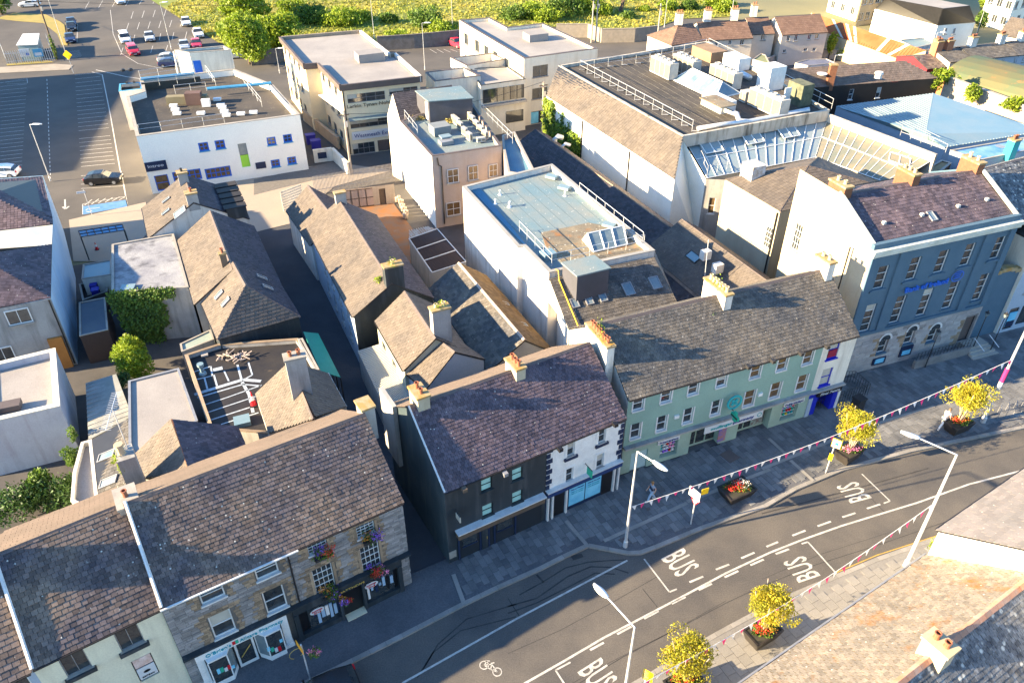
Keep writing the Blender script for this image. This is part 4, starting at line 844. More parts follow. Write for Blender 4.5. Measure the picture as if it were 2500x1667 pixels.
for x, y in ((340, 307), (797, 185)): a, z = w4.at('K4', x, y, -.05); wbox(t4, w4, a-.18, a+.18, -.12, -.001, z-.13, z+.13, wpaint, 'alarm_box')
for k, x, y in (('C3', 2095, 270), ('C4', 570, 95), ('C4', 100, 220), ('C4', 345, 155)): lampbox(t4, wf4, k, x, y, dmet)
# bookmaker end
w5 = WF(b4, wf4.p(wf4.L, 0, 0)); o5 = oprow(w5, 'C4', [(560, 205, 690, 35), (485, 450, 632, 262)], 'royal')
wall(t4, w5, 2.5, 6.98, white, [(a, b, c, min(d, 6.95), k) for a, b, c, d, k in o5]); o = o5[0]; wbox(t4, w5, o[0]+.1, o[1]-.1, .0, .04, o[2]+.15, o[2]+.8, mat('maroon_panel', (.25, .01, .04)), 'window_poster')
wall(t4, w5, 0, 2.5, royal, [(w5.L*.3, w5.L*.78, 0, 1.95, 'none')], depth=1.); wbox(t4, w5, w5.L*.3, w5.L*.78, 1.08, 1.12, 0, 1.95, royal, 'shop_door')
wbox(t4, w5, 0, w5.L*.12, -.08, -.001, 0, 1.9, bluer, 'pilaster'); wbox(t4, w5, w5.L*.93, w5.L*.995, -.08, -.001, 0, 2.2, wpaint, 'pilaster'); wbox(t4, w5, 0, w5.L, -.3, 0, 2.5, 2.62, greyr, 'ledge')
bk = wbox(t4, w5, w5.L*.2, w5.L*.95, -.2, -.05, 1.98, 2.45, blk, 'sign_board'); text(bk, 'Final Fence', w5.p(w5.L*.28, -.21, 2.08), w5.u, UP, .32, whc, w5.L*.6, shear=.2)
gable(t4, A4, B4, 8.6, 7., 10.15, slg, (.26, .235), whites, walls='blr', indiv=290)
chim_px(t4, wf4, 'C3', 920, 290, 8.2, 'C3', 925, 110, .55, 3.0, whites, (7, terra), growth=110, sink=1.3, shift=(-.5, 0.2))
chim_px(t4, wf4, 'B3', 1890, 1300, 9.2, 'B3', 1895, 1150, .6, 2.6, whites, (6, cpot), growth=100, sink=1.5, shift=(-.2, 0))
chim_px(t4, wf4, 'B4', 570, 1020, 9.6, 'B4', 580, 870, .6, 1.5, whites, (2, cpot), sink=1.5, shift=(-.2, 0))
leaves('roof_weeds', P('B3', 1760, 1290, 9.3), (.5, .8, .3), 160, .12, leafd, t4)
# ================= bank and right hand end =================
A5, B5 = P('B4', 985, 770, 11.9), P('K6', 1254, 185, 11.9); cf = WF(A5, B5)
wfb = WF(cf.p(.2, .3, 0), cf.p(cf.L-.1, .3, 0)); L5 = wfb.L
t5 = thing('bank_building', 'slate blue three storey bank with pale stone ground floor and cornice', 'bank', tuple(wfb.A))
top = oprow(wfb, 'K6', [(90, 718, 232, 522), (338, 650, 480, 455), (553, 595, 690, 403), (755, 542, 893, 352), (985, 488, 1122, 300)], 'tall3')
midr = oprow(wfb, 'K6', [(-8, 1045, 130, 815), (207, 980, 373, 748), (413, 925, 577, 693), (612, 868, 775, 643), (843, 805, 1003, 583)], 'tall')
top = [((a+b)/2-.5, (a+b)/2+.5, c, d, k) for a, b, c, d, k in top]; midr = [((a+b)/2-.5, (a+b)/2+.5, c, d, k) for a, b, c, d, k in midr]
zs_ = wfb.at('K6', 600, 905)[1]
gfo = oprow(wfb, 'K6', [(115, 1200, 238, 1065), (325, 1122, 440, 1005), (487, 1145, 630, 950)], 'tall3'); gfo = [((a+b)/2-.48, (a+b)/2+.48, c, d, k) for a, b, c, d, k in gfo]
do = op2(wfb, 'K6', 703, 1195, 850, 985, 'door'); do = (do[0], do[0]+1.25, .5, 3.1, 'door')
wall(t5, wfb, zs_, 11.3, bank, top+midr, depth=.2)
gw = wall(t5, wfb, 0, zs_, stone, gfo+[do], depth=.25, label='pale stone ground floor wall'); rocks(gw, wfb, .1, zs_-.1, gfo+[do], m=mat('pale_limestone_block', (.36, .34, .32), (.28, .265, .26), 1, .8, isl=.12, fine=.2), ch=.3, lw=(.6, 1.1), indiv=200, quoin=False, name='stone_block')
wbox(t5, wfb, -.05, L5+.05, -.16, -.001, zs_-.12, zs_+.12, bank, 'string_course')
for a, b in ((0, .55), (wfb.at('K6', 275, 640)[0]-.5, wfb.at('K6', 275, 640)[0]+.35), (wfb.at('K6', 925, 440)[0]-.35, wfb.at('K6', 925, 440)[0]+.5), (L5-.6, L5)): wbox(t5, wfb, a, b, -.14, -.001, zs_+.12, 11.2, bank, 'pilaster')
for o in top: wbox(t5, wfb, o[0]-.25, o[1]+.25, -.12, -.001, o[2]-.18, o[2]-.04, bank, 'sill_course')
for o in gfo:
    m = MB(); cx_ = (o[0]+o[1])/2; r0, r1 = .5, .68
    for t in range(8):
        q_ = [(math.pi*t/8), (math.pi*(t+1)/8)]; m.poly([wfb.p(cx_+r_*math.cos(a), -.06, o[3]-.35+r_*math.sin(a)*1.) for r_, a in ((r0, q_[0]), (r1, q_[0]), (r1, q_[1]), (r0, q_[1]))])
    m.build('arch_surround', wtrim, t5); m = MB(); m.poly([wfb.p(cx_+.5*math.cos(math.pi*t/8), -.05, o[3]-.35+.5*math.sin(math.pi*t/8)) for t in range(9)]); m.build('arch_fanlight', glass, t5)
m = MB(); cf.box(m, -.05, cf.L+.05, -.1, .55, 11.62, 11.9); cf.box(m, 0, cf.L, 0, .3, 11.35, 11.62); m.build('cornice', mat('pale_cornice', (.55, .56, .5), (.42, .44, .38), 1, .8, dirt=.3, dc=(.2, .2, .15)), t5)
m = MB(); cf.box(m, .1, cf.L-.1, .25, .6, 11.9, 12.3); m.build('parapet', bank, t5)
text(t5, 'Bank of Ireland', wfb.p(wfb.at('K6', 335, 735, -.1)[0], -.12, wfb.at('K6', 335, 735, -.1)[1]+.02), wfb.u, UP, .62, blue, wfb.at('K6', 668, 640, -.1)[0]-wfb.at('K6', 335, 735, -.1)[0], ex=.05, bold=.02)
s_, z_ = wfb.at('K6', 745, 608, -.1); el = MB(); oo = wfb.p(s_, -.12, z_)
for t in range(20): el.poly([oo+wfb.u*(r_*1.25*math.cos(q_*.3142))+UP*(r_*math.sin(q_*.3142)) for r_, q_ in ((.5, t), (.5, t+1), (.42, t+1), (.42, t))])
for j in (-1, 0, 1): el.par(oo+wfb.u*-.32+UP*(j*.2-.04), wfb.u*.64+UP*.06, wfb.n*.03, UP*.09)
el.build('bank_emblem', blue, t5)
for k in ((80, 1290, 195, 1215), (285, 1225, 405, 1125)):
    o = op2(wfb, 'K6', *k); q_ = wbox(t5, wfb, o[0], o[1], -.12, -.03, max(.4, o[2]), o[3], navy, 'cash_machine'); wfb.box(MB(), o[0]+.2, o[1]-.2, -.14, -.12, max(.5, o[2])+.15, max(.5, o[2])+.6).build('screen', poster, q_)
# steps, ramp, railings in front of the door
dx_ = (do[0]+do[1])/2
for i in range(4): wbox(t5, wfb, dx_-.4-.1*i, dx_+1.8+.1*i, -1.1-.32*i, -.02-(0 if i == 0 else 1.08+.32*(i-1)), .1, .62-.14*i, conc, 'step')
wbox(t5, wfb, dx_-6.3, dx_-.42, -1.3, -1.05, .1, .95, stone, 'ramp_wall')
rail([wfb.p(dx_-6.2, -1.18, .95), wfb.p(dx_-.5, -1.18, .95)], .75, 'black railing on the stone ramp wall in front of the bank', sp=.35, m=dmet, r=.02, name='ramp_railing')
for dd_, h in ((.1, .9), (1.7, .9)): MB().tube([wfb.p(dx_+dd_-.3, -1.1, .7+h), wfb.p(dx_+dd_-.3, -2.3, .2+h)], .03, 5).build('handrail', galv, t5)
def lantern(p, h, label, grp='black lantern posts at the bank'):
    r_ = thing('lantern_post', label, 'lamp post', p, grp); MB().tube([V(p), V(p)+UP*h], .05, 6, .03).build('post', dmet, r_)
    q_ = MB().lathe(V(p)+UP*h, [(.06, 0), (.2, .45), (.05, .55), (.02, .68)], 6).build('lantern', dmet, r_); MB().lathe(V(p)+UP*(h+.06), [(.09, 0), (.21, .34)], 6).build('pane', glassb, q_)
lantern(tuple(wfb.p(dx_-5.2, -1.4, .12)), 3.2, 'black lantern post at the left end of the bank ramp'); lantern(tuple(wfb.p(dx_+.2, -1.0, .6)), 3.0, 'black lantern post beside the bank door'); lantern(tuple(wfb.p(L5+.8, -1.6, .12)), 3.4, 'black lantern post right of the bank steps')
rail([wfb.p(-2.2, -2.6, .12), wfb.p(1.0, -2.6, .12), wfb.p(1.0, -.9, .12), wfb.p(-.3, -.4, .12)], 1.1, 'black basement railing at the left corner of the bank', sp=.25, m=dmet, r=.02, name='basement_railing')
rail([wfb.p(-5.0, -2.4, .12), wfb.p(-2.6, -2.4, .12)], 1.1, 'black railing between the bookmaker shop and the bank', sp=.25, m=dmet, r=.02, name='basement_railing')
# main roof and side walls
k5 = 2.1/4.4; Rl, Rr = wfb.p(.25, 4.7, 14.1), wfb.p(L5-.25, 4.7, 14.1); fl, fr = wfb.p(.25, .3, 12.), wfb.p(L5-.25, .3, 12.); bl, br = wfb.p(.25, 9.1, 12.), wfb.p(L5-.25, 9.1, 12.)
r5 = roofpart(t5, [[fl, fr, Rr, Rl], [br, bl, Rl, Rr]], slp, (.36, .3), indiv=200); ridge_tiles(r5, Rl, Rr, brownf)
bw_ = wfb.at('B4', 0, 0)
sideL = WF(wfb.p(0, 9.3, 0), wfb.A); so = oprow(sideL, 'B4', [(245, 742, 360, 535), (22, 705, 118, 565)], 'georg')
so = [((a+b)/2-.45, (a+b)/2+.45, c, d, k) for a, b, c, d, k in so]
wall(t5, sideL, 0, 12.05, creams, so[:1], [(0, 12.05), (9.3, 12.05), (9.3, 12.15), (4.7, 14.35), (1.2, 14.35), (0, 14.35)]); wall(t5, WF(wfb.p(L5, 0, 0), wfb.p(L5, 9.3, 0)), 0, 12.05, bank, (), [(0, 12.05), (9.3, 12.05), (4.6, 14.35)])
wall(t5, WF(wfb.p(L5, 9.3, 0), wfb.p(0, 9.3, 0)), 0, 12.05, creams)
for a in (.12, L5-.12): MB().tube([wfb.p(a, .2, 12.15), wfb.p(a, 4.7, 14.35)], .16, 6).build('gable_coping', mat('pale_cornice', (.5, .5, .45)), t5)
for s_, w_, n_ in ((-.0, .9, 2), (L5*.5-.5, .9, 3), (L5-1., .9, 2)): chimney(t5, wfb.p(s_+.5, 5.2, 0), math.atan2(wfb.u.y, wfb.u.x), .72, 1.8, 12.5, 14.75, mat('orange_brick', (.2, .085, .045), (.15, .065, .035), 4, .85, dirt=.3), (n_, cpot), lab='orange brick chimney stack')
poly5 = [fl, fr, Rr, Rl]
skyl(t5, poly5, 'B4', 1480, 505, .55, .9)
for x, y in ((1060, 525), (1390, 455), (1705, 380), (1955, 322)):
    d = ray('B4', x, y); n = (fr-fl).cross(Rl-fl).normalized(); o = CAM+d*((fl-CAM).dot(n)/d.dot(n)); MB().box(o+UP*.12, (.25, .22, .22), math.atan2(wfb.u.y, wfb.u.x)).build('roof_vent', whites, t5)
# rear wing with tan hipped roof
zr_ = 9.2; q5 = [P('B3', 1890, 135, zr_), P('B4', 160, 415, zr_), P('B4', 1150, 225, zr_), P('A4', 490, 1370, zr_)]
t5b = thing('bank_rear_wing', 'cream rear wing of the bank with a tan hipped slate roof', 'building', tuple(q5[0]))
f_ = V((q5[0].x, q5[0].y, 0)); ap = (q5[0]+q5[1]+q5[2]+q5[3])/4+UP*1.7; cc = ccw([tuple(q_) for q_ in q5]); cc = [V(c) for c in cc]
roofpart(t5b, [[cc[i], cc[(i+1) % 4], ap] for i in range(4)], slt, (.4, .32))
for i in range(4):
    ww = WF(cc[i], cc[(i+1) % 4]); ops_ = ()
    if i == 0: ops_ = ()
    wall(t5b, ww, 0, zr_-.02, creams, ops_)
    ridge_tiles(t5b, cc[i], ap, brownf, .12, .8)
ww = WF(q5[0], q5[1]) if True else None
o = op2(ww, 'B4', 15, 705, 112, 570); wr = window(t5b, WF(ww.p(0, -.16, 0), ww.p(ww.L, -.16, 0)), (o[0]+o[1])/2-.42, (o[0]+o[1])/2+.42, o[2], o[3], 'georg')
MB().tube([ww.p(ww.L-.2, -.1, 9), ww.p(ww.L-.2, -.1, .3)], .07, 6).build('downpipe', pipe, t5b)
MB().tube([V((A5.x, A5.y, 11.2))+wfb.n*2.2-wfb.u*.12, V((A5.x, A5.y, 2))+wfb.n*2.2-wfb.u*.12], .06, 6).build('downpipe', pipe, t5)
bxm = MB().box(P('B3', 2120, 130, 9.4)+V((0, 0, .7)), (1.5, 1.6, 1.6), rad(24)).build('roof_tank', mat('chipped_white_paint', (.62, .62, .6), (.4, .33, .26), 3, .7, dirt=.3), t5b)
# link block between terrace and bank
tl = thing('link_block', 'low dark stone link block with a doorway between the green terrace and the bank', 'building', tuple(wfb.p(-3.2, .6, 0)))
flatb(tl, ccw([tuple(wfb.p(*q_, 0)) for q_ in ((-3.4, .5), (-.02, .5), (-.02, 5), (-3.4, 5))]), 3.3, greyr, deckd, .2, .15, ops={0: [(1.2, 2.3, .15, 2.3, 'door')]})
# white building right of the bank
ta = thing('passage_block', 'dark grey block with a curved stone coping right of the bank', 'wall', tuple(wfb.p(L5+.1, .6, 0)))
for i in range(6):
    a = L5+.15+i*.55; z = 6.6-.05*(i-2.5)**2; wbox(ta, wfb, a, a+.55, .5, .9, 0, z, bank, 'wall'); wbox(ta, wfb, a, a+.55, .42, 1.0, z, z+.35, concm, 'coping')
tb = thing('white_corner_building', 'white rendered shop building with blue posters at the right edge', 'building', tuple(wfb.p(L5+3.5, .6, 0)))
wx0 = WF(wfb.p(L5+3.45, .2, 0), wfb.p(L5+18, .2, 0)); wall(tb, wx0, 0, 9, bluer, [(.5, 1.6, .4, 2.6, 'door'), (1.9, 3.2, .6, 2.6, 'dark'), (4, 7, .5, 2.6, 'dark'), (1.2, 2.4, 4, 5.8, 'sash'), (4, 5.2, 4, 5.8, 'sash')])
wall(tb, WF(wfb.p(L5+3.45, 9, 0), wfb.p(L5+3.45, .2, 0)), 0, 9, white); wbox(tb, wx0, 0, 14, -.02, 9, 9, 9.15, deckd, 'roof'); wbox(tb, wx0, .6, 1.5, -.05, -.01, .7, 2.2, poster, 'poster'); wbox(tb, wx0, .6, 1.5, -.08, -.05, .7, 1.3, navy, 'poster')
tg = thing('terrace_house', 'dark slated terrace house beyond the right end of the bank', 'house', tuple(wfb.p(L5+.5, 3, 0)))
gable(tg, wfb.p(L5+.3, 1.5, 0), wfb.p(L5+20, 3.5, 0), 9, 10.2, 13.2, sldl, (.4, .3), bluer, walls='lr')
# ================= south side roofs, near the camera =================
zS = 6.5; E0, E1 = P('D4', 0, 1478, zS), P('D4', 1455, 462, zS); ws = WF(E1, E0)  # outside is the street side
R0s, R1s = P('D4', 1250, 1580, zS+3.2), P('D4', 2235, 735, zS+3.2)
dS = (R1s-E1).dot(ws.n)
tS = thing('lichened_roof_house', 'south side house with a large sunlit slate roof covered in orange lichen', 'house', (E1.x, E1.y, 0))
LS = ws.L+8
pol = [ws.p(0, -.1, zS), ws.p(LS, -.1, zS), ws.p(LS, dS, zS+3.2), ws.p(0, dS, zS+3.2)]
rs = roofpart(tS, [pol, [ws.p(LS, 2*dS, zS), ws.p(0, 2*dS, zS), ws.p(0, dS, zS+3.2), ws.p(LS, dS, zS+3.2)][:]], mat('orange_roof_moss', (.3, .15, .04), (.2, .13, .06), .6, .95, bump=.5), None)
slates(rs, [pol[1], pol[0], pol[3], pol[2]] if 0 else pol, .27, .22, sll, 290, 'slate', 2., .035); slates(rs, [ws.p(LS, 2*dS, zS), ws.p(0, 2*dS, zS), ws.p(0, dS, zS+3.2), ws.p(LS, dS, zS+3.2)], .27, .22, sldl, 0, 'rear_slate')  # rear slope in a darker slate, standing for its shaded side
ridge_tiles(rs, ws.p(0, dS, zS+3.25), ws.p(LS, dS, zS+3.25), mat('salmon_ridge_tile', (.42, .2, .12), (.35, .25, .2), 1.5, .8, isl=.2), .18)
wall(tS, ws, 0, zS-.03, white); wall(tS, WF(ws.p(LS, 0, 0), ws.p(LS, 2*dS, 0)), 0, zS, white)
m = MB(); m.tube([ws.p(0, -.2, zS-.05), ws.p(LS, -.2, zS-.05)], .07, 6); m.build('gutter', gmet, tS)
cS = CAM+ray('D4', 1560, 1360)*((zS+3.2-HC)/ray('D4', 1560, 1360).z)
chimney(tS, ws.p((cS-ws.A).dot(ws.u), dS, 0), math.atan2(ws.u.y, ws.u.x), .75, 1.1, zS+2, zS+3.9, creams, (2, terra), cm=mat('yellow_chimney_cement', (.5, .4, .25)))
z9 = zat('D4', 1455, 462, zS, 'D4', 1545, 240)
tW = thing('white_gabled_house', 'south side house with a white gable and grey slate roof at the right edge', 'house', tuple(ws.A))
ws2 = WF(ws.p(-25, 0, 0), ws.p(-.02, 0, 0))
G0, G1 = P('D4', 1545, 240, z9), P('C4', 2281, 1180, z9); gd = WF(G1+(G1-G0)*.3, G0)
gable(tW, gd.p(0, 0, 0), gd.p(gd.L, 0, 0), 2*dS+3, z9, z9+3.6, mat('pale_grey_slate', (.23, .2, .185), (.19, .175, .165), .4, .65, isl=.12, spots=.3), (.5, .32), mat('bright_white_gable', (.85, .84, .8), (.8, .79, .75)), walls='flbr')
leaves('gutter_weeds', P('D4', 1490, 380, 6.4), (.35, .35, .55), 160, .12, leafy, tS)
leaves('off_frame', V((0, 0, -5)), (.1, .1, .1), 1, .01, leafy, tS)
bpy.data.objects.remove(bpy.data.objects['off_frame'])
# ================= middle of the block =================
def pp_(lst): return [P(k, x, y, z) for k, x, y, z in lst]
def ribs(part, poly, sp, mt, w_=.05, h=.05, name='sheet_rib'):
    A, B = poly[0], poly[1]; u = (B-A).normalized(); n = u.cross(poly[2]-A).normalized(); n = n if n.z > 0 else -n; v = n.cross(u)
    q_ = [((p-A).dot(u), (p-A).dot(v)) for p in poly]; x = min(a for a, b in q_)+sp/2; m = MB()
    while x < max(a for a, b in q_):
        ys = []
        for i in range(len(q_)):
            (a0, b0), (a1, b1) = q_[i], q_[(i+1) % len(q_)]
            if (a0 <= x) != (a1 <= x): ys.append(b0+(x-a0)/(a1-a0)*(b1-b0))
        if len(ys) > 1:
            m.par(A+u*(x-w_/2)+v*min(ys)+n*.01, u*w_, v*(max(ys)-min(ys)), n*h)
        x += sp
    if m.v: m.build(name, mt, part, kind='stuff')
def skirt(root, pts, mw, z0=0, ops={}, drop=.03):
    pts = ccw([tuple(p) for p in pts]); pts = [V(p) for p in pts]
    for i in range(len(pts)):
        a, b = pts[i], pts[(i+1) % len(pts)]; w_ = WF(a, b); zt = min(a.z, b.z)-drop
        ex = [(0, zt), (w_.L, zt), (w_.L, b.z-drop), (0, a.z-drop)] if abs(a.z-b.z) > .05 else None
        wall(root, w_, z0, zt, mw, ops.get(i, ()), ex)
def blk(name, label, cat, pts, z, mw, md, par=.4, t=.22, group=None, ops=None, **k):
    ps_ = [P(*p, z) for p in pts]; c = ccw([tuple(p) for p in ps_]); r = thing(name, label, cat, (c[0][0], c[0][1], 0), group)
    o_ = {}
    if ops:
        for i in range(len(c)):
            w_ = WF(c[i], c[(i+1) % len(c)]); mid = w_.p(w_.L/2, 0, z/2)
            for key, fn in ops.items():
                a = P(*key, z)
                if (a-mid).length < 1e9 and abs((a-w_.A).dot(w_.n)) < .35 and -1 < (a-w_.A).dot(w_.u) < w_.L+1: o_[i] = fn(w_)
    flatb(r, c, z, mw, md, par, t, ops=o_, **k); return r
LG = 'slated rear houses along the lane'
def row(name, label, a, b, dep, ze, zr, m, z0=0, hipL=0, hipR=0, walls='fblr', mw=greyr, sl=(.34, .28), ops={}, indiv=0, wm={}, cat='house', group=None, off=None, **k):
    A, B = P(*a, ze), P(*b, ze); r = thing(name, label, cat, (A.x, A.y, 0), group); wf, rp = gable(r, A, B, dep, ze, zr, m, sl, mw, ops, hipL, hipR, indiv, walls=walls, wm=wm, off=off, **k); return r, wf
def rlight(root, wf, s_, d, ze, zr, dep, w_=.55, h=.9, back=False):
    k = (zr-ze)/(dep/2); sg = -1 if back else 1; o = wf.p(s_, d, ze+k*(dep-d if back else d)+.03); n = (wf.n*(-k)*sg+UP).normalized(); u = wf.u*sg; v = n.cross(u); return veloux(root, None, o, u, v, n, w_, h)
# left of the lane
h1, w1 = row('lane_house', 'far slated lane house with two chimneys and a row of dormers', ('B1', 1245, 380), ('B1', 1300, 640), 9., 5, 7.6, slt, walls='flrb', mw=whites, mback=slshade, mbsl=(.34, .28))
w1s = w1
rlight(h1, w1, 2.3, 1.9, 5, 7.6, 9, .4, .9); rlight(h1, w1, 4.6, 1.6, 5, 7.6, 9, .45, .9); 
o = w1.p(5.6, 3.2, 0); q_ = rlight(h1, w1, 6.4, 2.6, 5, 7.6, 9, 1.3, 1.3)
for i in range(5):
    s_ = .8+i*1.35; dm = MB(); w1.box(dm, s_, s_+.9, 7.2, 9.0, 5.2, 6.35); d_ = dm.build('dormer', dkr, h1); w1.box(MB(), s_-.06, s_+.96, 7.0, 9.1, 6.35, 6.42).build('dormer_roof', deckd, d_); w1.box(MB(), s_+.1, s_+.8, 9.0, 9.03, 5.4, 6.2).build('pane', glass, d_)
chimney(h1, w1.p(1.6, 4.3, 0), rad(-64), .8, .9, 6.8, 8.5, greyr, (1, dmet)); chimney(h1, w1.p(6.6, 4.5, 0), rad(-64), .8, 1.0, 6.8, 8.4, greyr, (1, terra))
h2, w2 = row('lane_house', 'middle slated lane house between the dormered house and the skylit hipped house', ('B1', 1545, 670), ('B1', 1700, 1215), 6.8, 5, 7.3, slt, walls='flrb', mw=greyr, mback=slshade, mbsl=(.34, .28))
chimney(h2, w2.p(10.4, 3.0, 0), rad(-64), .3, .5, 6.9, 8.1, stoneb, (1, terra))
h3, w3 = row('lane_house', 'near slated lane house with a dark hipped end and four skylights', ('B1', 1750, 1170), ('B1', 1900, 1510), 6.2, 5, 7.5, slt, hipR=2.2, walls='flrb', mw=dkr, sl=(.34, .28), mback=slshade, mbsl=(.34, .28))
for x, d_, bk in ((1.8, .9, 0), (3.4, 1.1, 0), (1.4, 4.6, 1), (3.2, 4.6, 1)): rlight(h3, w3, x, d_, 5, 7.5, 6.2, .5, .9, back=bool(bk)) if not bk else rlight(h3, w3, x, 5.2, 5, 7.5, 6.2, .5, .9, True)
# ivy block with flat roof
ib = blk('flat_roofed_shed', 'grey flat-roofed block with ivy hanging down its front wall', 'building', [('B1', 975, 705), ('B1', 1510, 610), ('B1', 1640, 1075), ('B1', 975, 1125)], 5, greyr, mat('stained_pale_roof', (.32, .32, .32), (.2, .2, .22), .4, .85, dirt=.8, dc=(.1, .1, .11), fine=.3), .05, .15)
ivA, ivB = P('B1', 975, 1125, 5), P('B1', 1640, 1075, 5); iw = WF(ivA, ivB); lw_ = iw.L
MB().par(P('B1', 1040, 1105, 5.05), iw.u*1.1, iw.n*.9, UP*.08).build('skylight', corrb, ib)
iv = thing('ivy', 'dark green ivy covering the front of the flat-roofed block', 'ivy', tuple(iw.A))
ivy('foliage', iw, [(-.3, lw_*.62, 3.2, 5.1), (0, lw_*.8, 4.3, 5.15), (.0, lw_*.62, 1.6, 3.6), (.3, lw_*.5, 0, 1.9)], 7600, .2, leafg, iv)
bu = thing('bush', 'bright yellow-green bush in the yard below the ivy', 'bush', tuple(P('C1', 1160, 330)))
leaves('foliage', P('C1', 1180, 270, 2.), (2.0, 1.9, 1.7), 4200, .18, leafy, bu); leaves('foliage', P('C1', 1130, 120, 2.2), (1.8, 1.7, 1.6), 3200, .18, leafy, bu); MB().tube([P('C1', 1180, 270, 0), P('C1', 1180, 270, 1.6)], .1, 6).build('trunk', barkd, bu)
cr = thing('creeper', 'dark trailing creeper over the pale sheet roof', 'creeper', tuple(P('C1', 1040, 420))); leaves('foliage', P('C1', 1030, 400, 3.0), (1.0, 1.6, .35), 1300, .17, leafd, cr)
# left edge: grey house, tall pale blue wall
lh = thing('grey_rear_house', 'grey house at the left edge with hipped slate roofs and pale blue side wall', 'house', tuple(P('B1', 450, 1165, 6.5)))
a_, b_ = P('B1', 440, 1165, 6.5), P('B1', 0, 1250, 6.5); c_ = P('B1', 370, 100, 6.5)
nrm = (a_-c_); nrm.z = 0; wl_ = WF(V((c_.x, c_.y, 0)), V((a_.x, a_.y, 0)))
e1 = P('B1', 460, 470, 6.5)
rp_ = roofpart(lh, [pp_([('B1', 440, 1165, 6.5), ('B1', -400, 1330, 6.5), ('B1', -200, 800, 8.6)])[::-1], pp_([('B1', 440, 1165, 6.5), ('B1', 450, 700, 6.5), ('B1', -200, 800, 8.6)]), pp_([('B1', -300, 610, 6.5), ('B1', 460, 525, 6.5), ('B1', -60, 290, 8.4)]), pp_([('B1', 460, 525, 6.5), ('B1', 455, 465, 6.5), ('B1', -60, 200, 8.4), ('B1', -60, 290, 8.4)]), pp_([('B1', 455, 465, 6.6), ('B1', 370, 110, 6.6), ('B1', -200, 150, 7.6), ('B1', -60, 250, 8.1)])], slp, (.3, .25))
MB().poly(pp_([('B1', -300, 760, 6.45), ('B1', 450, 705, 6.45), ('B1', 460, 520, 6.45), ('B1', -300, 600, 6.45)])).build('valley_roof', mat('wet_pale_roof', (.5, .45, .36), (.3, .34, .38), .6, .5, dirt=.4, dc=(.1, .1, .1)), lh)
wpb = mat('pale_blue_wall', (.36, .5, .62), (.3, .43, .55), .35, .8, streak=.3, dc=(.3, .33, .36))
corners = [V((c_.x, c_.y, 0)), V((P('B1', 455, 465, 6.5).x, P('B1', 455, 465, 6.5).y, 0)), V((a_.x, a_.y, 0))]
back = P('B1', 470, 180, 6.5)
skirt(lh, pp_([('B1', 372, 100, 6.5), ('B1', 458, 470, 6.5), ('B1', 442, 1165, 6.5), ('B1', -420, 1330, 6.5), ('B1', -420, 150, 6.5)]), wpb)
wfr = WF(P('B1', -420, 1330, 6.5), P('B1', 440, 1165, 6.5)); wbox(lh, wfr, -.02, wfr.L-.02, -.05, -.02, 0, 6.45, greyr, 'front_wall')
o = op2(wfr, 'B1', 80, 1400, 205, 1245, off=-.1); 
window(lh, WF(wfr.p(0, -.2, 0), wfr.p(wfr.L, -.2, 0)), o[0], o[1]+.25, o[2]-.1, o[3]-.1, 'white2'); o = op2(wfr, 'C1', 5, 230, 70, 90, off=-.1); window(lh, WF(wfr.p(0, -.2, 0), wfr.p(wfr.L, -.2, 0)), o[0]-.3, o[1]+.2, o[2], o[3], 'white2')
wbox(lh, wfr, wfr.at('C1', 410, 20)[0], wfr.L-.3, -.3, -.05, 0, 3., mat('orange_timber_panel', (.4, .17, .04)), 'timber_panel'); MB().tube([wfr.p(wfr.L-.15, -.15, 6.4), wfr.p(wfr.L-.15, -.15, .2)], .06, 6).build('downpipe', pipe, lh)
# lower white flat roofed annex at left
an = blk('white_annex', 'low white annex with a pale flat roof and white parapets at the left edge', 'building', [('C1', 480, 110), ('C1', -300, 300), ('C1', -300, 800), ('C1', 520, 610)], 4.6, mat('pale_blue_annex_render', (.42, .44, .48), (.36, .37, .42), .6, .8, streak=.4, dc=(.25, .22, .24)), deckw, .5, .35, mcop=white)
MB().par(P('C1', -60, 690, 4.2), V((1.6, .6, 0)), V((-.3, .8, 0)), UP*.4).build('skylight', brownf, an)
sg_ = thing('undergrowth', 'dark overgrown yard bushes with purple buddleia at the left edge', 'bushes', tuple(P('C1', 330, 1350)), None); sg_['kind'] = 'stuff'
for x, y, r_, n, m in ((120, 1480, 2.2, 1500, leafd), (330, 1360, 1.8, 1500, leafd), (480, 1400, 1.6, 900, leafd), (340, 1250, 1.0, 800, leafg), (560, 1300, 1.0, 500, leafd)): leaves('foliage', P('C1', x, y, 1.2), (r_, r_, 1.1), n, .2, m, sg_)
cr2 = thing('creeper', 'green creeper hanging from the corner of the white annex', 'creeper', tuple(P('C1', 640, 1060))); leaves('foliage', P('C1', 640, 1050, 2.6), (.7, .9, .9), 900, .17, leafg, cr2); leaves('foliage', P('C1', 620, 850, 3.4), (.25, .5, .9), 260, .15, leafg, cr2)
